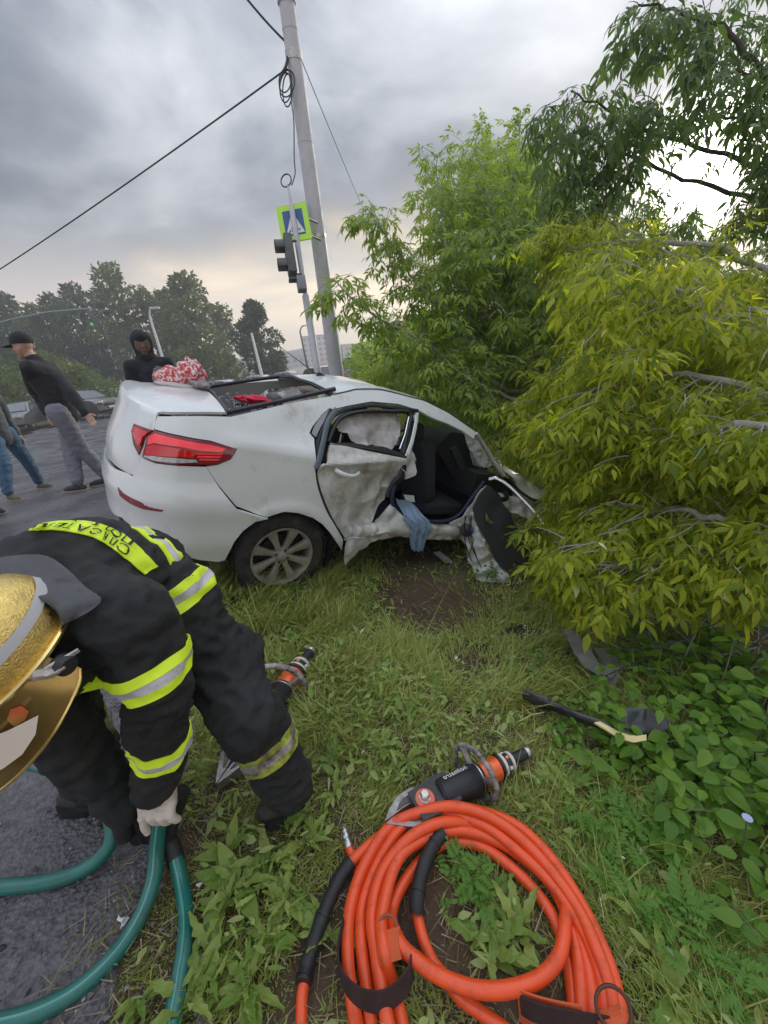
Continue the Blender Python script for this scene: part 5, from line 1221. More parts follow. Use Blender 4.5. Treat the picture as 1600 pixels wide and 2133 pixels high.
tag(MB().box(ground_at(1264,1412,.05), (.09, .08, .07), Matrix.Rotation(.6, 3, 'Z') @ Matrix.Rotation(.4, 3, 'X'), bev=.012).box(ground_at(1268,1404,.10), (.05, .045, .02), Matrix.Rotation(.6, 3, 'Z'), bev=.004).build('plastic_block', m_scrap, None), 'grey block-shaped plastic piece at the foot of the long panel strip', 'debris')
sp_ = gpath([(1092,1446,.07),(1120,1460,.07),(1165,1476,.08),(1200,1492,.09),(1240,1505,.10),(1280,1520,.10),(1330,1535,.09),(1390,1545,.08)], .01)
tag(MB().tube(sp_, [(.026, .016)]*3+[(.036, .018)]*10+[(.022, .013)]*(len(sp_)-13), 10, flat=Vector((0, 0, 1))).build('debris_strip', m_scrapb, None), 'long curved glossy black trim strip lying on the grass above the coil', 'debris')
pieces('debris_sheet', [(1262,1490),(1300,1476),(1345,1478),(1395,1500),(1400,1530),(1350,1530),(1300,1518)], [.15,.17,.17,.15,.12,.12,.13], m_scrapb, 'flat black plastic sheet at the right end of the black trim strip', 'debris', .012)
pieces('foam_piece', [(1238,1506),(1250,1505),(1310,1534),(1345,1532),(1345,1546),(1318,1550),(1290,1540)], [.13,.13,.14,.14,.13,.13,.13], mat('yellow_foam', (.70, .58, .28), .8, var=.1, scale=20), 'pale yellow foam strip on the broken black trim', 'debris', .008)
pieces('debris_sheet', [(1050,1312),(1085,1304),(1125,1312),(1120,1330),(1080,1332)], [.03,.05,.05,.02,.02], m_scrapb, 'small torn black sheet on the bare soil below the hanging door', 'debris', .02)
pieces('plastic_shard', [(902,1152),(915,1148),(938,1166),(944,1174),(926,1172)], [.10,.10,.03,.01,.01], m_scrap, 'dark plastic shard under the sill of the car', 'debris', .005)
rs = random.Random(5)
CHIPS = ['small white chip in the grass right of the green hoses', 'white chip on the bare grass below the car, left of its pair', 'white chip on the bare grass below the car, right of its pair', 'white chip at the edge of the bare soil below the hanging door',
 'white chip beside the tip of the half hidden tool', 'white chip left of the green hose on the road edge, upper of two', 'white chip left of the green hose on the road edge, lower of two']
for i, (x_, y_) in enumerate([(418,1846),(905,1362),(950,1372),(1010,1310),(560,1330),(255,1915),(262,1925)]):
    c_ = ground_at(x_, y_, .015); P_ = [c_+Vector((rs.uniform(-.012, .012), rs.uniform(-.012, .012), rs.uniform(0, .01))) for _ in range(5)]
    cc_ = sum(P_, Vector())/5; P_.sort(key=lambda p: math.atan2(p.y-cc_.y, p.x-cc_.x))
    o = MB().prism(P_, (0, 0, .002)).build('paint_chip', mat('white_chip', (.65, .65, .63), .5), None, smooth=False); tag(o, CHIPS[i], 'debris', 'white chips scattered in the grass')
# ================================================================ pole, signals, wires
m_pole = mat('galvanised_steel', (.58, .58, .62), .5, metal=.1, var=.12, scale=6, dirt=(.44, .45, .48), dscale=3, damount=.4)
def dn_to_ground(px, py, zd):
    p = at(px, py, zd); p.z = hz_(p.x, p.y); return p
ZP = 7.6
pb = dn_to_ground(702, 790, ZP)
def on_pole(h): return pb + Vector((0, 0, h))
def pole_pt(px, py, zd): return at(px, py, zd)
ptop = at(597, 5, zdep(on_pole(7.5))*1.0); pdir = (ptop-pb).normalized(); PL = (ptop-pb).length
pp = empty('utility_pole', pb, 'tall round grey steel pole behind the white car carrying the crossing sign', 'pole')
def rad(t): return .150-.045*t
b = MB(); b.tube([pb+pdir*PL*t for t in np.linspace(0, 1, 12)], [rad(t) for t in np.linspace(0, 1, 12)], 28); b.build('shaft', m_pole, pp)
b = MB(); b.tube([ptop-pdir*.01, ptop+pdir*.03], .125, 24); b.build('cap_collar', m_pole, pp)
b = MB(); b.tube([ptop+pdir*.03, ptop+pdir*.8], .045, 12); b.build('top_stub', m_pole, pp)
def pt_at_y(py):
    best = min((abs(project(pb+pdir*PL*t)[1]-py), t) for t in np.linspace(0, 1, 400)); return best[1]
for py in (118, 497, 128):
    t_ = pt_at_y(py); b = MB(); c_ = pb+pdir*PL*t_; b.tube([c_, c_+pdir*.05], rad(t_)+.008, 24); b.build('band', m_steel, pp)
for py in (66, 300): 
    t_ = pt_at_y(py); b = MB(); c_ = pb+pdir*PL*t_; b.tube([c_, c_+pdir*.02], rad(t_)+.004, 24); b.build('weld', m_pole, pp)
# overhead wires
m_wire = mat('black_cable', (.02, .02, .022), .6)
ta = pt_at_y(140); ca = pb+pdir*PL*ta
def wire(p0, p1, sag, r, label, n=30, parent=None):
    pts = [p0.lerp(p1, k)-Vector((0, 0, sag*4*k*(1-k))) for k in np.linspace(0, 1, n)]
    return tag(MB().tube(pts, r, 6).build('overhead_cable', m_wire, None), label, 'cable')
w0 = at(588, 150, zdep(ca)); w1 = at(-420, 800, 14)
wire(w0, w1, .25, .0115, 'black cable running from the pole down to the left edge')
wire(at(618, 108, zdep(ca)), at(470, -60, 5.0), .05, .014, 'thin cable from the pole to the top edge of the picture')
wire(at(628, 125, zdep(ca)), at(800, 520, 30), .3, .007, 'thin cable running from the pole down behind the right-hand shrub')
cb = empty('cable_coil', w0, 'black cable coil hanging at the top of the grey pole', 'cable')
for k in range(4):
    c_ = at(594+k*1.5, 168+k*2, zdep(ca)-.05); e1 = camdir(1, 0, .3); e2 = camdir(0, 1, .1); b = MB()
    c_ = c_ - e2*.03*k + e1*.02*math.sin(k*2.1); b.tube([c_+e1*.10*math.cos(a_)*(1+.25*math.sin(k*1.7))+e2*.15*math.sin(a_)*(1+.14*k) for a_ in np.linspace(0, 2*math.pi, 25)], .009, 6, cap=False); b.build('turn', m_wire, cb)
b = MB(); b.tube(smooth_path([at(600, 118, zdep(ca)-.1), at(595, 140, zdep(ca)-.1), at(588, 152, zdep(ca)-.08)], 5), .02, 6); b.build('shackle', m_wire, cb)
ZS = 6.0
dc = [at(604, 150, 7.0), at(607, 210, 6.8), at(612, 250, 6.6), at(613, 330, 6.4), at(615, 360, 6.3), at(608, 385, ZS)]
b = MB(); b.tube(smooth_path(dc, 6), .011, 6); b.build('drop_cable', m_wire, cb)
b = MB(); c_ = at(596, 376, ZS); b.tube([c_+camdir(1, 0, .2)*.085*math.cos(a_)+camdir(0, 1, 0)*.10*math.sin(a_) for a_ in np.linspace(0, 2*math.pi, 25)], .010, 6, cap=False); b.build('loop', m_wire, cb)
# signal post
sb_ = dn_to_ground(664, 785, ZS); st_ = at(600, 385, ZS*1.0)
sp = empty('signal_post', sb_, 'thin grey post in front of the pole with the pedestrian signal', 'traffic light')
b = MB(); b.tube([sb_.lerp(st_, k) for k in np.linspace(0, .62, 8)], .058, 16); b.build('lower_post', m_pole, sp)
b = MB(); b.tube([sb_.lerp(st_, k) for k in np.linspace(.60, .93, 8)], .042, 16); b.build('middle_post', m_pole, sp)
b = MB(); b.tube([sb_.lerp(st_, k) for k in np.linspace(.92, 1.0, 4)], .020, 10); b.build('tip', m_pole, sp)
sdir = (st_-sb_).normalized()
# two-lens pedestrian head, turned to the left
m_sig = mat('signal_grey', (.10, .105, .10), .5, var=.2, scale=9)
hx = camdir(-.85, .05, .25); hx = (hx-sdir*hx.dot(sdir)).normalized(); hy = sdir.cross(hx)
hc_ = at(604, 533, ZS-.02); Rh = Matrix((hx, hy, sdir)).transposed()
b = MB(); b.box(hc_, (.13, .24, .56), Rh, bev=.02); hd_ = b.build('housing', m_sig, sp)
for q_ in (.13, -.14):
    b = MB(); rows = []
    for d_ in (0, .14):
        rows.append([hc_+hx*(.065+d_)+sdir*(q_+.10*math.cos(a_)-.03*d_)+hy*.10*math.sin(a_) for a_ in np.linspace(-2.0, 2.0, 18)])
    b.grid(rows); V_, F_ = sheet([Vector(v) for v in b.v], b.f, .006); MB().add(V_, F_).build('visor', m_sig, hd_)
    b = MB(); b.lathe([(.0001, .01), (.09, 0)], hc_+hx*.066+sdir*q_, hx, 20); b.build('lens', mat('dark_lens', (.02, .02, .02), .2), hd_)
for q_ in (.22, -.27):
    b = MB(); b.tube([hc_+sdir*q_, hc_+sdir*q_-hx*.14], .016, 8); b.build('bracket', m_sig, sp)
b = MB(); b.box(at(628, 592, ZS-.06), (.13, .16, .20), Rh, bev=.01); bx_ = b.build('control_box', mat('box_grey', (.25, .25, .28), .5), sp)
b = MB(); b.box(at(610, 583, ZS-.06), (.12, .14, .025), Rh); b.build('lid', m_sig, bx_, smooth=False)
# pedestrian crossing sign fixed to the pole
ZG = zdep(pb+pdir*PL*pt_at_y(463))-.25
sc4 = [at(*p, ZG) for p in ((574, 434), (638, 421), (650, 498), (590, 510))]
c_ = sum(sc4, Vector())/4; e1 = ((sc4[1]+sc4[2])/2-(sc4[0]+sc4[3])/2); e2 = ((sc4[0]+sc4[1])/2-(sc4[2]+sc4[3])/2); nn_ = e1.cross(e2).normalized()
sg_ = empty('crossing_sign', c_, 'blue and white pedestrian crossing sign with yellow-green border on the pole', 'road sign')
def S(u, v, o=0): return c_ + e1*u + e2*v + nn_*o
sgn = 1 if nn_.dot(Vector((0, 0, EYE))-c_) > 0 else -1
def plate(pts, o, th, name, m, par=None): 
    b = MB(); b.prism([S(u, v, sgn*o) for u, v in pts], nn_*sgn*th); return b.build(name, m, par or sg_, smooth=False)
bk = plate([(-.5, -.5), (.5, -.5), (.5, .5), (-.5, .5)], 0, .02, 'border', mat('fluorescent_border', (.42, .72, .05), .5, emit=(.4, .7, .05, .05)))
plate([(-.33, -.34), (.33, -.34), (.33, .34), (-.33, .34)], .022, .003, 'blue_field', mat('sign_blue', (.03, .09, .27), .5), bk)
plate([(-.31, -.30), (.31, -.30), (0, .31)], .027, .002, 'triangle', mat('sign_white', (.72, .72, .75), .5), bk)
inkm = mat('sign_black', (.02, .02, .03), .6)
hd2 = [(.02+.035*math.cos(a_), .14+.04*math.sin(a_)) for a_ in np.linspace(0, 2*math.pi, 12, endpoint=False)]
plate(hd2, .031, .001, 'walker_head', inkm, bk)
plate([(-.02, .09), (.04, .09), (.05, .0), (.02, -.05), (-.03, -.03)], .031, .001, 'walker_torso', inkm, bk)
plate([(-.03, -.03), (.0, -.03), (-.04, -.12), (-.09, -.17), (-.12, -.15), (-.07, -.10)], .031, .001, 'walker_leg', inkm, bk)
plate([(.0, -.03), (.03, -.04), (.06, -.12), (.10, -.18), (.07, -.19), (.03, -.12)], .031, .001, 'walker_leg', inkm, bk)
plate([(.03, .08), (.05, .07), (.10, .02), (.09, .0), (.04, .05)], .031, .001, 'walker_arm', inkm, bk)
plate([(-.01, .08), (-.02, .06), (-.08, .02), (-.09, .04)], .031, .001, 'walker_arm', inkm, bk)
for k, x_ in enumerate((-.20, -.12, -.04, .04, .12)): plate([(x_, -.24), (x_+.045, -.24), (x_+.065, -.19), (x_+.02, -.19)], .031, .001, 'stripe', inkm, bk)
for v_ in (.05, -.42):
    b = MB(); b.tube([S(.48, v_, 0), S(.75, v_, -sgn*.12)], .018, 8); b.build('bracket', m_steel, sg_)
# ================================================================ far street furniture
def lamp(px0, py0, zd, px1, py1, arm, label, r=.07, m=None):
    p0 = dn_to_ground(px0, py0, zd); t_ = at(px1, py1, zd); p = empty('street_lamp', p0, label, 'street lamp')
    b = MB(); b.tube([p0, t_], [r*1.3, r*.7], 10); b.build('post', m or m_pole, p)
    if arm:
        b = MB(); e_ = at(arm[0], arm[1], zd); b.tube(smooth_path([t_, t_.lerp(e_, .4)+Vector((0, 0, .25)), e_], 5), r*.55, 8); b.build('arm', m or m_pole, p)
        b = MB(); b.box(e_, (.55, .22, .12), Matrix.Rotation(.3, 3, 'Z'), bev=.04); b.build('lantern', m_pole, p)
    return p
m_wp = mat('white_post', (.62, .62, .62), .5)
lamp(334, 725, 22, 312, 660, (322, 642), 'white street lamp behind the hooded man with a curved arm', .09, m_wp)
lamp(546, 778, 26, 524, 694, None, 'white leaning post without lantern left of the signal post', .10, m_wp)
lamp(641, 758, 45, 625, 690, (637, 678), 'distant dark lamp post with a short arm left of the grey pole', .13, mat('dark_post', (.09, .09, .10), .6))
lamp(716, 770, 70, 712, 722, None, 'short distant mast right of the grey pole', .10, m_sig)
lamp(738, 770, 75, 735, 720, None, 'slim distant mast second to the right of the grey pole', .10, m_sig)
# mast arm signal over the road, far left
ma = empty('signal_gantry', dn_to_ground(-60, 800, 24), 'thin signal mast arm over the road in front of the trees at left', 'traffic light')
b = MB(); b.tube([at(-60, 690, 24), at(20, 666, 24), at(100, 650, 24), at(190, 642, 24)], .05, 8); b.build('mast_arm', mat('teal_grey', (.22, .30, .29), .6), ma)
b = MB(); b.tube([dn_to_ground(-60, 800, 24), at(-60, 690, 24)], .10, 8); b.build('mast', m_pole, ma)
b = MB(); b.box(at(197, 665, 24), (.25, .45, 1.2), Matrix.Rotation(.5, 3, 'Z') @ Matrix.Rotation(-.4, 3, 'Y'), bev=.04); hb_ = b.build('signal_head', m_sig, ma)
b = MB(); b.lathe([(.0001, .02), (.09, 0)], at(191, 675, 23.7), -ray(191, 675), 14); b.build('green_disc', mat('green_disc', (.05, .5, .2), .3, emit=(.1, .8, .3, .2)), hb_)  # small green disc with weak emission on the head
# ================================================================ far vehicles
def car_far(px, py, zd, yaw, col, label, suv=False, s=1.0, group=None):
    p0 = dn_to_ground(px, py, zd) if zd else ground_at(px, py); R_ = Matrix.Rotation(yaw, 3, 'Z'); o = empty('parked_car', p0, label, 'car', group)
    L_, W_, H_ = 4.3*s, 1.75*s, (1.65 if suv else 1.42)*s
    def w_(x, y, z): return p0 + R_ @ Vector((x, y, z))
    pf = [(-.50, .30), (-.495, .55), (-.47, .62), (-.33, .66), (-.22, .97), (-.05, 1.0), (.12, .97), (.27, .68), (.44, .60), (.49, .48), (.50, .28), (.42, .22), (-.42, .22)] if not suv else [(-.50, .30), (-.495, .60), (-.47, .68), (-.40, .97), (-.2, 1.0), (.08, .98), (.22, .70), (.42, .64), (.48, .50), (.5, .28), (.42, .20), (-.42, .20)]
    m = mat('car_paint', col, .25, coat=1); b = MB(); rows = []
    for v in (-1, -.96, -.8, 0, .8, .96, 1):
        rows.append([w_(x*L_*(1-.03*abs(v)**3), v*W_/2*(1 if z < .66 else 1-.22*(z-.66)/.34), z*H_*(1 if abs(v) < .9 else .97)) for x, z in pf])
    g = MB().grid([r + [r[0]] for r in rows]); g.add(rows[0], [tuple(range(len(pf)))]); g.add(rows[-1], [tuple(range(len(pf)))[::-1]])
    bo = g.build('body', m, o, auto=35)
    gm = mat('dark_car_glass', (.05, .06, .07), .08, coat=1)
    for sg in (-1, 1):
        xs = [(-.29, .70), (-.19, .93), (-.01, .95), (-.01, .69)], [(.01, .69), (.01, .95), (.11, .92), (.23, .70)]
        for q_ in xs:
            b = MB(); b.prism([w_(x*L_, sg*(W_/2*(1-.22*(z-.66)/.34)+.004), z*H_) for x, z in q_], R_ @ Vector((0, sg*.012, 0))); b.build('window', gm, bo, smooth=False)
    for (x0, z0, x1, z1) in ((.13, .94, .265, .70), (-.21, .94, -.325, .69) if not suv else (-.405, .93, -.465, .70)):
        b = MB(); k = 1 if x1 > 0 else -1; b.prism([w_(x0*L_+k*.02, -W_*.36, z0*H_), w_(x0*L_+k*.02, W_*.36, z0*H_), w_(x1*L_+k*.02, W_*.42, z1*H_), w_(x1*L_+k*.02, -W_*.42, z1*H_)], R_ @ Vector((k*.015, 0, .01))); b.build('windscreen', gm, bo, smooth=False)
    for x in (-.31, .31):
        for sg in (-1, 1):
            c_ = w_(x*L_, sg*W_*.49, .31*s); a_ = R_ @ Vector((0, sg, 0)); b = MB(); b.lathe([(.19*s, .01), (.27*s, .015), (.315*s, -.03), (.315*s, -.18), (.2, -.2)], c_, a_, 24); wh = b.build('wheel', m_rubber, o)
            b = MB(); b.lathe([(.0001, .0), (.05, .006), (.19*s, -.01)], c_, a_, 10); b.build('rim', m_rimf, wh)
    for sg in (-1, 1):
        b = MB(); b.box(w_(.485*L_, sg*W_*.36, .56*H_), (.14, .34, .13), R_, bev=.03); b.build('headlight', m_clear, o)
        b = MB(); b.box(w_(-.485*L_, sg*W_*.37, .60*H_), (.12, .30, .14), R_, bev=.03); b.build('tail_light', m_red, o)
    b = MB(); b.box(w_(.502*L_, 0, .36*H_), (.04, .50, .11), R_); b.build('number_plate', mat('plate_white', (.6, .6, .6), .5), o, smooth=False)
    b = MB(); b.box(w_(.497*L_, 0, .48*H_), (.05, .80, .14), R_, bev=.02); b.build('grille', m_black, o)
    return o
m_rimf = mat('silver_rim', (.5, .5, .52), .35, metal=.7)
car_far(58, 893, 0, -1.25, (.06, .065, .07), 'dark grey sedan facing the viewer on the road behind the man in the cap', False, 1.1)
car_far(182, 872, 0, -.25, (.035, .03, .035), 'dark hatchback parked by the guardrail beside the standing man', True, 1.1)
for i, (x_, y_, z_, c_) in enumerate([(455, 792, 30, (.50, .52, .52)), (532, 786, 33, (.60, .62, .62)), (592, 782, 36, (.55, .55, .55))]):
    car_far(x_, y_, z_, 2.9, c_, ['silver car, leftmost of the roofs showing above the wrecked car', 'white car whose roof shows below the leaning white post', 'pale car showing just left of the aerial of the wrecked car'][i], False, 1.0, 'cars queued along the far road')
car_far(668, 782, 24, 2.0, (.12, .02, .03), 'dark red estate car between the signal post and the pole', True, 1.1)
car_far(745, 782, 34, 2.0, (.30, .30, .32), 'grey van right of the pole behind the low branches', True, 1.15)
# guardrail
gr = empty('guardrail', dn_to_ground(240, 868, 26), 'low grey steel guardrail between the far road and the pond', 'guardrail')
g0, g1 = dn_to_ground(180, 860, 26), dn_to_ground(440, 845, 26)
for h in (.62, .38): MB().tube([g0.lerp(g1, k)+Vector((0, 0, h)) for k in np.linspace(0, 1, 8)], [(.12, .02)]*8, 8, flat=Vector((0, 0, 1))).build('rail', m_pole, gr)
for k in np.linspace(0, 1, 9): MB().tube([g0.lerp(g1, k)+Vector((0, .05, -.1)), g0.lerp(g1, k)+Vector((0, .05, .7))], .04, 6).build('post', m_pole, gr)
# pond behind the guardrail
wt = MB(); q4 = [dn_to_ground(*p) for p in ((150, 850, 30), (460, 820, 30), (440, 800, 44), (150, 805, 44))]
for p in q4: p.z += .35
wt.add(q4, [(0, 1, 2, 3)]); tag(wt.build('water', mat('pond_water', (.07, .14, .20), .18, bump=.01, bscale=4), None), kind='structure')
# buildings on the skyline
def block(px, py, zd, w, h, d, col, label, floors, cols, cat='building'):
    p0 = dn_to_ground(px, py, zd); p0.z = -3; o = empty('apartment_building', p0, label, cat); R_ = Matrix.Rotation(math.atan2(-p0.x, p0.y), 3, 'Z')
    MB().box(p0+Vector((0, 0, h/2)), (w, d, h), R_).build('wall', mat('render_wall', col, .8, var=.08, scale=.4), o, smooth=False)
    MB().box(p0+Vector((0, 0, h+.3)), (w+.6, d+.6, .6), R_).build('roof', mat('roof_grey', (.25, .24, .25), .8), o, smooth=False)
    wm_ = mat('far_window', (.10, .11, .13), .2)
    for f in range(floors):
        for c in range(cols):
            x_ = (c+.5)/cols*w-w/2; z_ = (f+.55)/floors*h
            MB().box(p0+R_ @ Vector((x_, -d/2-.05, z_)), (w/cols*.5, .2, h/floors*.5), R_).build('window', wm_, o, smooth=False)
block(664, 770, 230, 14, 17, 10, (.62, .52, .50), 'pale pink block building on the skyline behind the signal post', 6, 5)
block(632, 775, 230, 26, 7, 10, (.55, .48, .48), 'low grey building on the skyline left of the pink block', 2, 7)
block(700, 775, 260, 40, 11, 10, (.58, .53, .50), 'long low pale building on the skyline behind the grey pole', 3, 9)
# arched hall roof among the trees
ah = empty('arched_hall', dn_to_ground(835, 765, 62), 'grey-brown arched roof of a hall showing above the shrubs', 'building')
ac = at(833, 742, 62); rows = []; e1 = camdir(1, 0, 0); e1.z = 0; e1.normalize(); e2 = Vector((0, 0, 1)).cross(e1)*-1

poly = [ac + e1*4.4*math.cos(a_) + Vector((0, 0, 1))*5.2*math.sin(a_) for a_ in np.linspace(.45, math.pi-.45, 20)]
b = MB(); b.prism(poly, e2*-9); b.build('roof', mat('arch_roof', (.24, .18, .17), .7, var=.15, scale=.6), ah)
for k in range(6): 
    p_ = ac + e1*(-3.6+k*1.45); MB().box(Vector((p_.x, p_.y, ac.z-1)), (.25, .25, 9), None).build('column', mat('pale_column', (.5, .5, .5), .7), ah, smooth=False)
# ================================================================ vegetation
def nrm(a): return a/np.maximum(np.linalg.norm(a, axis=-1, keepdims=True), 1e-9)
def leaf_tpl(w=.32, droop=.35, fold=.25, n=4, tip=1.0, wave=0.):
    """one leaf blade along +X, length 1; returns verts, tris"""
    xs = np.linspace(0, 1, n+1); V = []; 
    for i, x in enumerate(xs):
        hw = w*.5*(math.sin(math.pi*min(1, x**.75))**.8) if 0 < i < n else (.0 if i == n else .015)
        z = -droop*x*x; V += [(x, -hw, z-fold*hw*-1), (x, 0, z), (x, hw, z+fold*hw)]
    V = np.array(V); V[:, 2] += wave*np.sin(V[:, 0]*14)*np.abs(V[:, 1])
    F = []
    for i in range(n):
        a = i*3
        if i == n-1: F += [(a, a+1, a+4), (a+1, a+2, a+4)]
        elif i == 0: F += [(a+1, a+4, a+3), (a+1, a+5, a+4)]
        else: F += [(a, a+1, a+4), (a, a+4, a+3), (a+1, a+2, a+5), (a+1, a+5, a+4)]
    F = np.array(F); used = np.unique(F); mp_ = -np.ones(len(V), int); mp_[used] = np.arange(len(used)); return V[used], mp_[F]
def rotz(a): c, s = math.cos(a), math.sin(a); return np.array([[c, -s, 0], [s, c, 0], [0, 0, 1]])
def compound(npair=2, lw=.34, seed=0, droop=.5, spread=.95, ll=.48):
    """box-elder leaf: leaf stalk with pairs of leaflets and one at the tip, hanging"""
    r = np.random.default_rng(seed); Vs, Fs = [], []; k = 0
    def add(V, F):
        nonlocal k; Vs.append(V); Fs.append(F+k); k += len(V)
    def spine(t): return np.array([t, .03*math.sin(t*3+seed), -droop*t*t*.55])
    st = np.array([[0, -.006, 0], [0, .006, 0], list(spine(.35)-[0, .005, 0]), list(spine(.35)+[0, .005, 0]), list(spine(.72)-[0, .004, 0]), list(spine(.72)+[0, .004, 0])])
    add(st, np.array([[0, 1, 3], [0, 3, 2], [2, 3, 5], [2, 5, 4]]))
    for p in range(npair):
        t = .38+.26*p
        for s in (-1, 1):
            V, F = leaf_tpl(lw*r.uniform(.85, 1.1), r.uniform(.25, .6), .3, 3, wave=.3); L_ = ll*r.uniform(.8, 1.05)*(1-.08*p)
            V = (V*L_) @ rotz(s*(spread+r.uniform(-.2, .2))).T; V[:, 2] -= .25*np.abs(V[:, 1]); add(V+spine(t), F)
    V, F = leaf_tpl(lw*1.1, r.uniform(.3, .6), .3, 3, wave=.3); add(V*ll*1.1*[1, 1, 1]+spine(.70), F)
    return np.vstack(Vs), np.vstack(Fs)
TPL_BOX = [compound(2, .30, i, .65, .85, .50) for i in range(4)] + [compound(1, .34, 9, .6, .7, .62), compound(2, .25, 7, .9, .6, .52)]
TPL_OV = [leaf_tpl(w, d, .22, 5) for w, d in ((.62, .25), (.58, .4), (.68, .15), (.55, .3))]
TPL_SM = [leaf_tpl(.6, .2, .2, 2), leaf_tpl(.5, .4, .3, 2)]
def place(tpls, P, X, U, S, rng):
    """joined mesh arrays of many leaves"""
    Vs, Fs = [], []; k = 0; X = nrm(X); Y = nrm(np.cross(U, X)); Z = np.cross(X, Y); ti = rng.integers(0, len(tpls), len(P))
    for i, (V, F) in enumerate(tpls):
        m = np.where(ti == i)[0]
        if not len(m): continue
        R_ = np.stack([X[m], Y[m], Z[m]], -1)                    # columns
        W_ = np.einsum('nij,vj->nvi', R_, V)*S[m][:, None, None] + P[m][:, None, :]
        Vs.append(W_.reshape(-1, 3)); Fs.append((F[None]+(np.arange(len(m))*len(V))[:, None, None]+k).reshape(-1, 3)); k += len(m)*len(V)
    return np.vstack(Vs), np.vstack(Fs)
CR = np.array(CAMR); EYEV = np.array([0, 0, EYE])
def np_proj(P):
    c = (P-EYEV) @ CR; z = -c[:, 2]; return 800+FPX*c[:, 0]/np.maximum(z, .01), 1066.5-FPX*c[:, 1]/np.maximum(z, .01), z
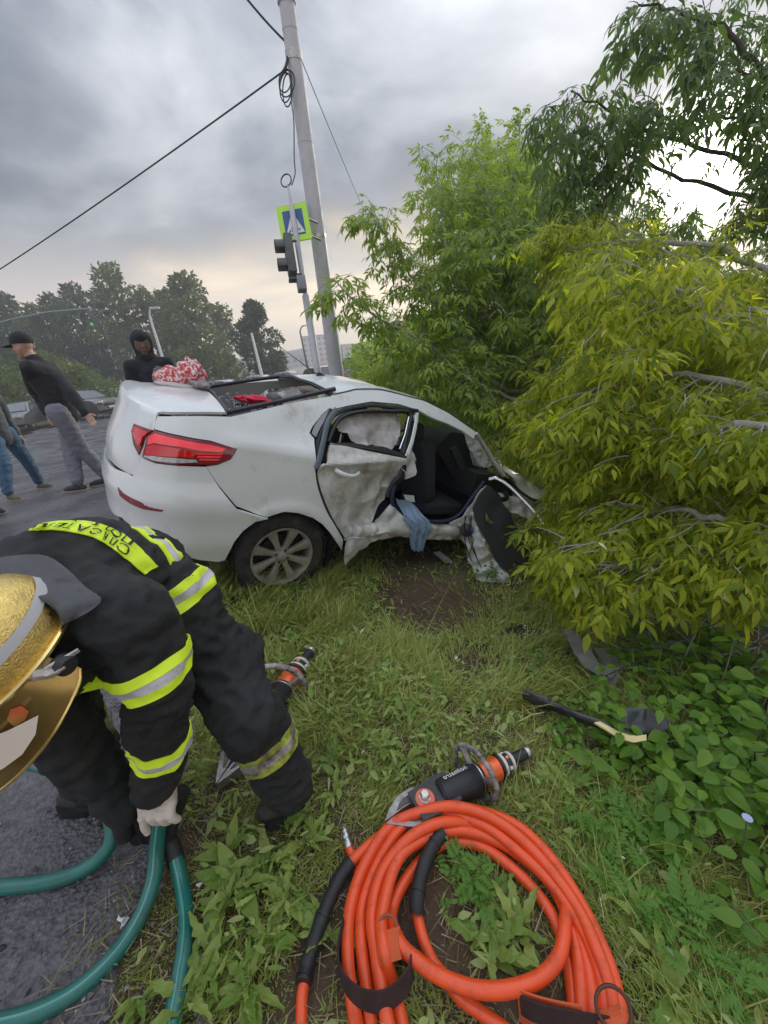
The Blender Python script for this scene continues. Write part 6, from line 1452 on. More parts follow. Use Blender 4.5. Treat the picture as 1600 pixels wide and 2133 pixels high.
class Tree:
    def __init__(s, name, base, label, cat, tpls, lm, bm, seed=0, single=300, group=None):
        s.o = empty(name, base, label, cat, group); s.P = []; s.X = []; s.U = []; s.S = []; s.tw = MB(); s.nb = 0; s.r = random.Random(seed); s.rng = np.random.default_rng(seed); s.tp = tpls; s.lm = lm; s.bm = bm; s.single = single
    def bough(s, pts, r0, r1, name='branch', n=8):
        p = smooth_path(pts, 5); k = len(p); q = [v + Vector((s.r.gauss(0, .012), s.r.gauss(0, .012), s.r.gauss(0, .012)))*(0 < i < k-1) for i, v in enumerate(p)]
        MB().tube(q, [r0+(r1-r0)*i/(k-1) for i in range(k)], n).build(name, s.bm, s.o); return q
    def leaf(s, p, x, u, sc): s.P.append(tuple(p)); s.X.append(tuple(x)); s.U.append(tuple(u)); s.S.append(sc)
    def spray(s, p, d, L_, n, sc, droop=.5, tw=.0035):
        p = Vector(p); d = Vector(d).normalized(); pts = [p]; st_ = L_/n
        for i in range(n):
            d = (d + Vector((s.r.gauss(0, .10), s.r.gauss(0, .10), s.r.gauss(0, .08)-droop*.14))).normalized(); p = p + d*st_; pts.append(p)
            sd = d.cross(Vector((0, 0, 1))); sd = (sd if sd.length > .1 else Vector((1, 0, 0))).normalized(); 
            for sg in (-1, 1):
                if s.r.random() < .12: continue
                x = (sd*sg*.9 + d*s.r.uniform(.2, .9) + Vector((0, 0, s.r.uniform(-.9, .10)))).normalized()
                s.leaf(p, x, Vector((s.r.gauss(0, .35), s.r.gauss(0, .35), 1)), sc*s.r.uniform(.75, 1.15))
        s.leaf(p, d+Vector((0, 0, -.3)), Vector((s.r.gauss(0, .3), s.r.gauss(0, .3), 1)), sc)
        if tw: s.tw.tube(pts, [tw*(1-.6*i/len(pts)) for i in range(len(pts))], 4, cap=False); s.nb += 1
        return pts
    def fill(s, poly, z0, z1, count, L_, n, sc, dirf=None, droop=.5, tw=.0035, gaps=None, rad=None):
        xs = [a for a, b in poly]; ys = [b for a, b in poly]; k = 0; tries = 0
        while k < count and tries < count*30:
            tries += 1; x, y = s.r.uniform(min(xs), max(xs)), s.r.uniform(min(ys), max(ys))
            if not inpoly((x, y), poly): continue
            zd = s.r.uniform(z0, z1)
            nn = noise.noise(Vector((x*.008, y*.008, zd*.8+z0)))
            if gaps is not None and nn < gaps: continue
            p = at(x, y, zd)
            if p.z < hz_(p.x, p.y)+.05: continue
            dd_ = dirf(x, y, p) if dirf else Vector((s.r.gauss(0, 1), s.r.gauss(0, 1), s.r.gauss(0, .5)))
            s.spray(p, dd_, L_*s.r.uniform(.6, 1.3), n, sc, droop, tw); k += 1
    def finish(s, leafname='leaf', fol='foliage'):
        P, X_, U, S_ = map(np.array, (s.P, s.X, s.U, s.S)); px, py, z = np_proj(P)
        gap = np.minimum(((px-1465)/115)**2+((py-335)/75)**2, ((px-1300)/26)**2+((py-425)/20)**2); k_ = (gap > 1) | (s.rng.uniform(0, 1, len(P)) < .10) | (z < 1.0)   # opening in the crown towards the sun
        P, X_, U, S_ = P[k_], X_[k_], U[k_], S_[k_]; px, py, z = px[k_], py[k_], z[k_]; vis = (px > -40) & (px < 1640) & (py > -40) & (py < 2173) & (z > .2)
        size = np.where(vis, S_/np.maximum(z, .1), 0); order = np.argsort(-size); big = order[:s.single]; big = big[size[big] > 0]; rest = np.setdiff1d(np.arange(len(P)), big)
        meshes = []
        for i, (V, F) in enumerate(s.tp):
            me = bpy.data.meshes.new(leafname); me.from_pydata(V.tolist(), [], F.tolist()); me.materials.append(s.lm); me.update(); meshes.append(me)
        inv = Matrix.Translation(-parent_loc(s.o)); Xn = nrm(X_); Yn = nrm(np.cross(U, Xn)); Zn = np.cross(Xn, Yn)
        for j in big:
            o = bpy.data.objects.new(leafname, s.r.choice(meshes)); COL.objects.link(o); o.parent = s.o; o.matrix_parent_inverse = inv
            M = Matrix((tuple(Xn[j]*S_[j])+(P[j][0],), tuple(Yn[j]*S_[j])+(P[j][1],), tuple(Zn[j]*S_[j])+(P[j][2],), (0, 0, 0, 1)))
            M = Matrix(((Xn[j][0]*S_[j], Yn[j][0]*S_[j], Zn[j][0]*S_[j], P[j][0]), (Xn[j][1]*S_[j], Yn[j][1]*S_[j], Zn[j][1]*S_[j], P[j][1]), (Xn[j][2]*S_[j], Yn[j][2]*S_[j], Zn[j][2]*S_[j], P[j][2]), (0, 0, 0, 1)))
            o.matrix_basis = M
        if len(rest):
            V, F = place(s.tp, P[rest], X_[rest], U[rest], S_[rest], s.rng); np_mesh(fol, V, F, s.lm, s.o, 'stuff')
        if s.tw.v: s.tw.build('twigs', s.bm, s.o, kind='stuff')
m_bark = mat('grey_bark', (.30, .29, .26), .8, var=.25, scale=14, bump=.004, bscale=40)
m_barkd = mat('dark_bark', (.07, .06, .05), .9, var=.3, scale=10, bump=.01, bscale=20)
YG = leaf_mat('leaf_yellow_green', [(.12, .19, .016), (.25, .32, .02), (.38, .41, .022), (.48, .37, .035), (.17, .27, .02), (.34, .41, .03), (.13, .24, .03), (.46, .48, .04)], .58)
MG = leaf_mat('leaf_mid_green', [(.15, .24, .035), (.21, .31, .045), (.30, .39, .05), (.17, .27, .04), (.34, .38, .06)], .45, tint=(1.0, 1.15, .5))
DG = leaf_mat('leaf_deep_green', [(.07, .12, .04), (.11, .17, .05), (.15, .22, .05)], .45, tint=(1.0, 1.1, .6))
RGm = leaf_mat('leaf_bramble', [(.09, .19, .02), (.15, .28, .03), (.23, .37, .04), (.07, .16, .02), (.18, .31, .035)], .42, .42, (1.1, 1.15, .4))
# ---- the near box elder on the right, yellow-green
base = Vector((2.7, 2.1, hz_(2.7, 2.1)))
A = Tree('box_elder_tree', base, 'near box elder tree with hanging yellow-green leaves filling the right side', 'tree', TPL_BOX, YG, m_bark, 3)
hub = base + Vector((0, 0, 1.1))
A.bough([base-Vector((0, 0, .2)), base+Vector((-.03, .05, .5)), hub], .075, .06, 'trunk', 12)
bs = [[(1750,1000,2.2),(1590,760,2.3),(1480,620,2.5),(1390,530,2.8),(1280,460,3.2)], [(1700,985,1.8),(1520,960,1.9),(1300,950,2.1),(1210,930,2.3),(1130,890,2.5)],
      [(1720,1080,1.5),(1450,1160,1.7),(1330,1180,1.8),(1250,1190,1.9),(1170,1175,2.0)], [(1750,870,1.7),(1500,800,1.9),(1350,760,2.2),(1260,740,2.5),(1170,770,2.8)],
      [(1750,700,1.8),(1560,640,2.2),(1400,600,2.4),(1250,600,2.6)], [(1750,1190,1.5),(1600,1150,1.6),(1480,1160,1.7),(1400,1180,1.8)], [(1700,640,2.4),(1500,520,2.7),(1300,500,2.9),(1200,520,3.1),(1150,490,3.2)],
      [(1720,930,1.5),(1560,880,1.6),(1420,900,1.8),(1290,870,2.0)], [(1700,1180,1.6),(1500,1080,1.7),(1380,1060,1.9),(1260,1050,2.0)]]
outw = lambda x, y, p: Vector((-1.0, -.25, .15)) + Vector((A.r.gauss(0, .5), A.r.gauss(0, .5), A.r.gauss(0, .35)))
for b_ in bs:
    w_ = [at(*q) for q in b_]; mid = hub.lerp(w_[0], .5)+Vector((0, 0, .08)); q = A.bough([hub, mid]+w_, .030, .006)
    n_ = len(q)
    for i in range(int(n_*.25), n_, 1):
        for _ in range(2): A.spray(q[i], outw(0, 0, 0), A.r.uniform(.13, .30)*(1 if i < n_-6 else .6), 4, A.r.uniform(.11, .15), .9)
RA = [(1150,885),(1230,760),(1260,640),(1200,520),(1290,500),(1400,530),(1620,540),(1700,540),(1700,1080),(1500,1110),(1350,1110),(1230,1110),(1200,1100),(1290,1090),(1280,1000),(1200,940)]
A.fill(RA, 1.8, 2.6, 190, .22, 4, .135, outw, 1.1, gaps=-.08); A.fill(RA, 2.4, 3.7, 400, .28, 4, .150, outw, 1.0, gaps=-.12)
A.fill([(1090,860),(1150,780),(1180,560),(1120,460),(1200,420),(1330,460),(1330,900),(1290,1100),(1180,1150),(1120,1100),(1190,1020),(1160,930)], 2.8, 4.0, 190, .24, 4, .135, outw, 1.0, gaps=-.1)
A.fill([(1150,1110),(1350,1060),(1700,1030),(1700,1150),(1400,1150),(1200,1150)], 1.7, 2.4, 60, .16, 3, .12, outw, .7)
A.finish('leaf')
# ---- dense mid-green growth behind it
base = Vector((3.2, 6.2, hz_(3.2, 6.2)))
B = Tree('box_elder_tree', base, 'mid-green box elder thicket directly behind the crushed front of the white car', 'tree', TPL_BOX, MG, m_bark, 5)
hub = base+Vector((0, 0, 1.6)); B.bough([base-Vector((0, 0, .3)), base+Vector((.05, 0, .8)), hub], .10, .07, 'trunk', 12)
outb = lambda x, y, p: Vector((-.7, -.6, .25)) + Vector((B.r.gauss(0, .6), B.r.gauss(0, .6), B.r.gauss(0, .4)))
for b_ in [[(1150,720,5.8),(1080,560,5.6),(1030,450,5.5),(1000,330,5.6)], [(1140,760,5.5),(1040,680,5.0),(960,600,4.8),(925,480,4.7),(912,325,4.7)], [(1100,800,5.2),(1000,740,4.8),(930,650,4.5),(870,590,4.4),(812,500,4.3),(766,436,4.2)],
           [(1100,820,5.0),(980,770,4.6),(860,700,4.4),(765,648,4.2),(694,582,4.0)], [(1150,780,5.4),(1080,700,5.2),(1040,560,5.2),(1070,420,5.3)], [(1180,700,5.8),(1150,520,5.8),(1110,380,6.0)], [(1120,840,4.6),(1040,820,4.2),(960,780,4.2),(900,720,4.3)]]:
    w_ = [at(*q) for q in b_]; q = B.bough([hub, hub.lerp(w_[0], .6)+Vector((0, 0, .15))]+w_, .035, .006); n_ = len(q)
    for i in range(int(n_*.42), n_):
        for _ in range(2): B.spray(q[i], Vector((B.r.gauss(-.3, .6), B.r.gauss(-.2, .6), B.r.gauss(.1, .4))), B.r.uniform(.16, .34), 3, B.r.uniform(.15, .20), .7)
RB = [(905,770),(895,660),(930,560),(1000,460),(1120,440),(1210,500),(1210,760),(1150,860),(1110,960),(1010,880),(950,840),(860,815),(800,800),(800,760),(870,735)]
B.fill(RB, 4.4, 7.0, 520, .42, 4, .22, outb, .6)
B.fill([(1200,980),(1250,720),(1300,580),(1700,560),(1700,1300),(1400,1280),(1230,1150)], 3.4, 5.0, 420, .38, 4, .22, outb, .6, gaps=-.35)
B.fill([(930,760),(900,640),(930,500),(960,400),(1050,350),(1120,330),(1200,380),(1260,480),(1230,620),(1200,800),(1060,860)], 5.2, 8.0, 560, .45, 4, .22, outb, .5, gaps=-.2)
B.fill([(900,640),(905,420),(925,330),(960,380),(960,640)], 4.8, 5.8, 50, .25, 3, .17, outb, .8)
B.fill([(930,560),(900,480),(915,330),(1000,290),(1120,300),(1180,400),(1180,520),(1060,600)], 6.0, 8.5, 300, .4, 4, .20, outb, .5)
B.fill([(690,590),(740,620),(800,680),(900,740),(900,700),(820,640),(740,590)], 4.1, 4.6, 26, .16, 3, .15, outb, .9)
B.fill([(745,440),(800,480),(860,560),(900,620),(900,560),(850,500),(790,440)], 4.3, 4.7, 26, .16, 3, .15, outb, .9)
B.finish('leaf')
# ---- overhanging dark tips at top right
base = Vector((3.9, 3.4, hz_(3.9, 3.4)))
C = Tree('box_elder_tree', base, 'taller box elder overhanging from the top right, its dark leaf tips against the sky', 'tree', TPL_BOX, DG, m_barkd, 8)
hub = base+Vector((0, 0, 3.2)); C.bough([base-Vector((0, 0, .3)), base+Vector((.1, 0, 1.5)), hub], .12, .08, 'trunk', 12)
dn_ = lambda x, y, p: Vector((-.6, -.4, -.45)) + Vector((C.r.gauss(0, .5), C.r.gauss(0, .5), C.r.gauss(0, .3)))
for b_ in [[(1680,300,3.2),(1590,150,3.0),(1500,60,3.0),(1400,20,3.0),(1330,10,3.0)], [(1700,200,3.4),(1620,180,3.2),(1540,150,3.1),(1440,190,3.0)], [(1700,420,3.6),(1540,330,3.6),(1400,290,3.5),(1280,240,3.4),(1190,190,3.4)], [(1680,300,3.4),(1560,250,3.3),(1460,240,3.3)], [(1600,420,3.8),(1450,380,3.7),(1320,330,3.6),(1240,290,3.5)]]:
    w_ = [at(*q) for q in b_]; q = C.bough([hub, hub.lerp(w_[0], .6)]+w_, .035, .006); n_ = len(q)
    for i in range(int(n_*.4), n_):
        C.spray(q[i], dn_(0, 0, 0), C.r.uniform(.2, .38), 3, C.r.uniform(.16, .21), .9)
C.fill([(1320,-40),(1310,130),(1345,215),(1400,255),(1500,225),(1570,250),(1640,230),(1640,-40)], 2.7, 3.5, 75, .28, 3, .185, dn_, .9)
C.fill([(1125,215),(1175,190),(1250,195),(1330,225),(1340,300),(1300,385),(1210,420),(1160,340)], 3.1, 3.8, 60, .28, 3, .185, dn_, .9)
C.fill([(1565,290),(1700,240),(1700,520),(1560,440),(1530,400)], 3.2, 4.2, 40, .28, 3, .185, dn_, .9)
C.fill([(1200,400),(1340,370),(1420,420),(1500,470),(1700,490),(1700,600),(1200,560)], 4.5, 7.0, 110, .35, 4, .20, dn_, .6, gaps=-.1)
C.finish('leaf')
# ---- small-leaved tree far behind
base = Vector((4.2, 11.5, hz_(4.2, 11.5)))
D = Tree('poplar_tree', base, 'feathery small-leaved tree rising behind the thicket, left of the overhanging tips', 'tree', TPL_SM, MG, m_bark, 12)
hub = base+Vector((0, 0, 2.5)); D.bough([base-Vector((0, 0, .3)), base+Vector((.1, 0, 1.2)), hub], .12, .09, 'trunk', 10)
for b_ in [(1005,270),(1065,290),(1085,245),(1110,330),(1040,330),(960,380),(1120,400),(1010,400)]:
    t_ = at(b_[0], b_[1], 10.5); q = D.bough([hub, hub.lerp(t_, .55)+Vector((D.r.gauss(0, .2), 0, .1)), t_], .05, .008); n_ = len(q)
    for i in range(int(n_*.25), n_):
        for _ in range(7): D.spray(q[i]+Vector((D.r.gauss(0, .12), D.r.gauss(0, .12), D.r.gauss(0, .12))), Vector((D.r.gauss(0, .6), D.r.gauss(0, .6), .7)), .42*(1.25-i/n_), 6, .12, -.1, .006)
D.finish('leaf')
# ---- green bank right of the road beyond the car
base = atz(800, 800, -.3)
F_ = Tree('verge_shrub', Vector((.8, 12, hz_(.8, 12))), 'low bright green shrubs on the bank beyond the roof of the white car', 'shrub', TPL_SM, MG, m_bark, 21)
F_.fill([(760,800),(820,770),(900,745),(1000,780),(1060,900),(990,880),(930,850),(860,820)], 7.5, 14, 900, .5, 6, .16, lambda x, y, p: Vector((F_.r.gauss(0, .5), F_.r.gauss(0, .5), .9)), 0., .006)
F_.fill([(735,770),(800,740),(900,700),(900,760),(760,790)], 14, 26, 420, .9, 6, .34, lambda x, y, p: Vector((F_.r.gauss(0, .5), F_.r.gauss(0, .5), .9)), 0., .01)
F_.finish('leaf')
# ---- round-leaved bramble and dogwood plants at the lower right
def plant(cx, cy, zup, n, hgt_, sc, label, seed, spread=.25, m=RGm, tp=TPL_OV, name='leafy_plant'):
    g = ground_at(cx, cy, 0); T_ = Tree(name, g, label, 'plant', tp, m, mat('green_stem', (.12, .13, .05), .7), seed, 300, 'round-leaved plants under the tree'); r = T_.r
    for k in range(n):
        a_ = r.uniform(0, 6.28); q = r.uniform(0, spread); p = Vector((g.x+math.cos(a_)*q, g.y+math.sin(a_)*q, 0)); p.z = hz_(p.x, p.y)
        d = Vector((math.cos(a_)*.5, math.sin(a_)*.5, 1.1)); L_ = hgt_*r.uniform(.5, 1.1); nn_ = r.randint(3, 5); st_ = L_/nn_; pts = [p]; d.normalize()
        for i in range(nn_):
            d = (d+Vector((r.gauss(0, .15), r.gauss(0, .15), -.12*i))).normalized(); p = p+d*st_; pts.append(p)
            if i == 0 and r.random() < .5: continue
            ph = r.uniform(0, 3.14)
            for sg in (0, math.pi):
                x = Vector((math.cos(ph+sg), math.sin(ph+sg), r.uniform(-.15, .25))); T_.leaf(p+x*.012, x, Vector((r.gauss(0, .25), r.gauss(0, .25)-.15, 1)), sc*r.uniform(.6, 1.15)*(1-.08*i))
        T_.leaf(p, Vector((r.gauss(0, 1), r.gauss(0, 1), .1)), Vector((0, -.3, 1)), sc*.7)
        T_.tw.tube(pts, [.003, .0028, .0025, .002, .0018, .0015][:len(pts)], 5, cap=False)
    T_.finish('leaf'); return T_
PL = [(1140,1375,7,.08,.04,'clump of small light green leaves left of the grey plastic panel'), (1180,1428,6,.07,.035,'low green clump between the panel and the black trim strip'), (1400,1425,12,.2,.055,'round-leaved plant right of the plastic block under the bush'),
      (1420,1400,20,.32,.07,'shaded round-leaved plant behind the black sheet'), (1530,1400,22,.36,.075,'dark round-leaved plant at the right edge below the hanging branches'), (1390,1560,14,.22,.055,'bright leaved plant just right of the yellow foam strip'),
      (1500,1560,24,.30,.065,'large bright round-leaved plant in the middle of the right edge'), (1590,1640,20,.30,.07,'round-leaved plant cut by the right edge below the middle'), (1430,1690,12,.20,.062,'plant with five bright heart-shaped leaves in front of the bramble'),
      (1280,1610,12,.10,.042,'small-leaved plant below the yellow foam strip'), (1240,1560,8,.10,.04,'tiny green plant left of the foam strip'), (1590,1790,12,.22,.07,'large light green leaves at the lower right edge'), (1490,1480,14,.22,.055,'plant with toothed leaves right of the black sheet'), (1560,1500,16,.34,.07,'tall round-leaved plant at the right edge')]
for i, (x, y, n, h_, sc_, lb) in enumerate(PL): plant(x, y, 0, n, h_, sc_*(1.2 if x > 1380 else 1), lb, 40+i, .10+.010*n)
# near the torn door
plant(1010,1205,0,5,.16,.05,'small leafy shoot growing in front of the torn door corner',70,.06); plant(1120,1110,0,10,.3,.06,'dark leafy plant between the hanging door and the curved window channel',71,.12); plant(1160,1060,0,12,.4,.06,'leafy plant beyond the crushed wing',72,.15)
# ---- cut-leaved herbs
def cutleaf(n=5, seed=0):
    r = np.random.default_rng(seed); Vs, Fs = [], []; k = 0
    for i in range(n):
        t = .25+.6*i/n
        for s in (-1, 1):
            V, F = leaf_tpl(.45, .2, .2, 2); L_ = .38*(1-.35*i/n); V = (V*L_) @ rotz(s*.9).T; Vs.append(V+[t, 0, -.15*t*t]); Fs.append(F+k); k += len(V)
    V, F = leaf_tpl(.5, .2, .2, 2); Vs.append(V*.3+[.85, 0, -.1]); Fs.append(F+k); k += len(V)
    V = np.array([[0, -.012, 0], [0, .012, 0], [.9, 0, -.12]]); Vs.append(V); Fs.append(np.array([[0, 1, 2]])+k); return np.vstack(Vs), np.vstack(Fs)
TPL_CUT = [cutleaf(5, 1), cutleaf(4, 2)]
HB = leaf_mat('leaf_herb', [(.12, .24, .035), (.17, .31, .05), (.14, .27, .04)], .4, .55, (1, 1.1, .5))
for i, (x, y, n, sc_, lb) in enumerate([(1270,1730,9,.10,'feathery cut-leaved herb right of the orange coil'), (1340,1745,9,.10,'feathery cut-leaved herb with a yellowed leaf, right of its twin'), (1300,1850,7,.08,'low feathery herb in the thin grass right of the coil'), (1450,1960,8,.11,'nettle-like herb near the lower right corner'), (1500,2040,6,.10,'nettle-like herb lowest at the right corner'), (1000,1860,8,.07,'small cut-leaved herb inside the orange coil'), (960,1800,6,.06,'tiny herb inside the coil near its top')]):
    g = ground_at(x, y, 0); T_ = Tree('herb', g, lb, 'plant', TPL_CUT, HB, mat('green_stem', (.12, .15, .05), .7), 90+i, 300); r = T_.r
    for k in range(n*3):
        a_ = r.uniform(0, 6.28); p = g + Vector((r.gauss(0, .03), r.gauss(0, .03), r.uniform(0, .07))); T_.leaf(p, Vector((math.cos(a_), math.sin(a_), r.uniform(.0, .6))), Vector((0, 0, 1)), sc_*r.uniform(.6, 1.1))
    T_.finish('leaf')
# chicory flower
fg = ground_at(1530, 1800, 0); fh = fg+Vector((-.02, 0, .22)); fo = empty('flower', fg, 'pale blue flower on a thin stem at the lower right edge', 'flower')
MB().tube([fg, fg.lerp(fh, .5)+Vector((.01, 0, 0)), fh], .002, 5).build('stem', mat('stem', (.10, .14, .05), .7), fo)
b = MB()
for k in range(12):
    a_ = k*.5236; d = Vector((math.cos(a_), math.sin(a_), .25)); s_ = Vector((-math.sin(a_), math.cos(a_), 0))*.004; b.add([fh, fh+d*.010-s_*.7, fh+d*.013, fh+d*.010+s_*.7], [(0, 1, 2, 3)])
b.build('petals', mat('pale_blue', (.38, .42, .60), .7), fo, smooth=False)
# dry fallen twigs under the bush
tw = Tree('dead_branches', ground_at(1380, 1330), 'tangle of dry grey twigs on the ground under the yellow-green tree', 'branches', TPL_SM, DG, m_bark, 33)
for k in range(60):
    c_ = ground_at(tw.r.uniform(1290, 1600), tw.r.uniform(1270, 1400), .03+tw.r.random()*.12); d = Vector((tw.r.gauss(0, 1), tw.r.gauss(0, .6), tw.r.gauss(0, .12))).normalized(); L_ = tw.r.uniform(.1, .35)
    MB().tube([c_-d*L_, c_+Vector((0, 0, .02)), c_+d*L_+Vector((0, 0, tw.r.gauss(0, .03)))], [.005, .004, .002], 5, cap=False).build('twig', m_bark if k % 3 else m_barkd, tw.o)
# ================================================================ far trees
m_far = leaf_mat('leaf_far_dark', [(.05, .075, .045), (.07, .10, .055), (.09, .125, .06)], .25, .7, (1, 1.05, .7))
m_far2 = leaf_mat('leaf_far_olive', [(.09, .12, .05), (.12, .15, .055), (.14, .17, .06)], .25, .7)
m_farb = leaf_mat('leaf_far_bright', [(.09, .14, .03), (.13, .19, .035), (.16, .21, .04)], .25, .7)
def far_tree(px, py_top, py_base, zd, wpx, label, lm, seed, nleaf=2600, lsz=None, lobes=9, thin=1.0, name='tree', group=None):
    rng = np.random.default_rng(seed); r = random.Random(seed); p0 = at(px, py_base, zd); p0.z = hz_(p0.x, p0.y)-.2; top = at(px, py_top, zd); H_ = top.z-p0.z
    k = wpx/FPX*zd/2; T_ = Tree(name, p0, label, 'tree', TPL_SM, lm, m_barkd, seed, 0, group)
    mid = Vector((p0.x, p0.y, p0.z+H_*.3)); tp_ = Vector((p0.x, p0.y, p0.z+H_*.9)); T_.bough([p0, mid, tp_], .028*H_*.5, .004*H_, 'trunk', 8)
    cs = []
    for i in range(lobes):
        h = .22+.70*(i+.5)/lobes; w_ = math.sin(math.pi*min(.98, (h-.05)**.9))**.7*thin; a_ = r.uniform(0, 6.28); q = k*w_*r.uniform(.25, .75)
        c_ = Vector((p0.x+math.cos(a_)*q, p0.y+math.sin(a_)*q, p0.z+H_*h)); cs.append((c_, k*r.uniform(.38, .6)*w_+.05*k, H_*.5/lobes*r.uniform(1.0, 1.7)+.1*k))
        MB().tube([mid.lerp(tp_, max(0, (h-.3)*1.2)), c_], [.02*k, .006*k], 5).build('limb', m_barkd, T_.o)
    cs.append((Vector((p0.x, p0.y, p0.z+H_*.93)), k*.25, H_*.07))
    N_ = nleaf//len(cs); P = []; X_ = []
    for c_, rr, rh in cs:
        d = nrm(rng.normal(size=(N_, 3))); rad_ = rng.uniform(.45, 1.08, N_)**.6; nz_ = 1+.25*np.sin(d[:, 0]*7+seed)*np.sin(d[:, 2]*6+seed*2)
        P.append(np.array(c_)+d*(rad_*nz_)[:, None]*[rr, rr, rh]); X_.append(d+rng.normal(size=(N_, 3))*.7)
    P = np.vstack(P); X_ = np.vstack(X_); U = rng.normal(size=X_.shape)+[0, 0, .8]; S_ = np.full(len(P), lsz or k*.16)*rng.uniform(.5, 1.2, len(P))
    V, F = place(TPL_SM, P, X_, U, S_, rng); np_mesh('crown', V, F, lm, T_.o); return T_
far = [(-40,600,790,50,150,0),(25,612,795,48,100,0),(75,618,792,50,90,0),(122,640,790,47,80,1),(165,622,788,50,80,0),(215,604,786,48,90,0),(262,612,786,50,80,0),(300,566,784,46,90,1),(345,612,782,48,80,1),(385,618,782,50,80,0),(428,586,782,44,120,1),(480,640,780,50,70,1)]
names = ['dark tree cut by the left edge of the picture', 'dark tree first from the left edge in the row across the road', 'dark tree above the cap of the standing man', 'lower olive tree right of the standing man\'s cap', 'dark tree behind the green signal lamp', 'dark round tree right of the green signal lamp', 'dark tree left of the hooded man', 'tall feathery tree, highest of the row, above the hooded man', 'olive tree right of the tallest tree', 'dark tree between the tallest and the round tree', 'broad round olive tree at the right of the row', 'low olive tree ending the row on the right']
for i, (x, yt, yb, zd, w, kind) in enumerate(far): far_tree(x, yt, yb, zd, w*1.25, names[i], (m_far, m_far2)[kind], 100+i, 3400, None, 10, 1.0, 'tree', 'trees across the road')
far_tree(552, 634, 782, 40, 92, 'single dark narrow tree standing alone left of the signal post', m_far, 140, 5200, .42, 12)
far_tree(590, 735, 785, 42, 60, 'small dark tree at the foot of the lone narrow tree', m_far, 141, 1500, .4, 6)
for i, (x, yt, w, zd) in enumerate([(20,700,150,30),(110,735,140,31),(190,760,110,31),(-60,690,150,29)]): far_tree(x, yt, 850, zd, w, ['bright green bush behind the man in the cap', 'bright green bush right of the cap of the man', 'low bright bush by the guardrail', 'bright bush at the left edge'][i], m_farb, 150+i, 3600, .28, 7, 1.1, 'bush')
for i, (x, yt, w, zd) in enumerate([(430,722,90,36),(490,740,80,36),(380,735,70,36),(330,742,80,38)]): far_tree(x, yt, 795, zd, w, ['olive bush above the red bag', 'olive bush left of the white leaning post', 'dark bush right of the hooded man', 'dark bush behind the hooded man'][i], m_far2, 160+i, 1800, .3, 6, 1.1, 'bush')
for i, x in enumerate((760, 800, 850, 900, 950, 1000)): far_tree(x, 742-i*6, 775, 80, 60, ['far low tree, first right of the grey pole', 'far low tree, second right of the grey pole', 'far low tree, third right of the grey pole', 'far low tree, fourth right of the grey pole', 'far low tree, fifth right of the grey pole', 'far low tree, sixth right of the grey pole'][i], m_far, 170+i, 900, .9, 6, 1.2, 'tree', 'distant trees right of the pole')
hl = MB(); hl.grid([[Vector((x*.55, 300+k*30, (-8, 9+4*noise.noise(Vector((x*.01, 1, 1))), 11+5*noise.noise(Vector((x*.008, 5, 1))))[k])) for x in range(-600, 500, 12)] for k in range(3)])
tag(hl.build('hills', mat('wooded_hill', (.05, .065, .05), .9, var=.3, scale=.05), None), kind='structure')
# ================================================================ grass
def bald(X_, Y_):
    """0 where the soil is bare: ruts and scraped ground below the car door"""
    P = np.stack([X_, Y_, hgt(X_, Y_)], -1); px, py, z = np_proj(P)
    d = ((px-920)/200)**2+((py-1250)/100)**2; d2 = ((px-980)/110)**2+((py-1370)/60)**2+.25; d3 = ((px-880)/100)**2+((py-1170)/40)**2; d4 = ((px-930)/130)**2+((py-1470)/30)**2
    return np.clip(np.minimum(np.minimum(d, d2), np.minimum(d3, d4*1.2+.45)), 0, 1), px, py
PRESS = np.ones((200, 150))           # grass flattened under hoses and tools
for o_ in bpy.data.objects:
    if o_.type == 'MESH' and (o_.name.split('.')[0] in ('loop', 'hose_run', 'sleeve', 'tool_body', 'star_grip', 'blade', 'debris_strip', 'debris_sheet', 'foam_piece', 'hose_stub', 'coupling', 'velcro_strap', 'strap_end')):
        for v_ in o_.data.vertices:
            i_, j_ = int((v_.co.x+1.5)/.02), int(v_.co.y/.02)
            if 2 <= i_ < 198 and 2 <= j_ < 148: PRESS[i_-1:i_+2, j_-1:j_+2] = .32
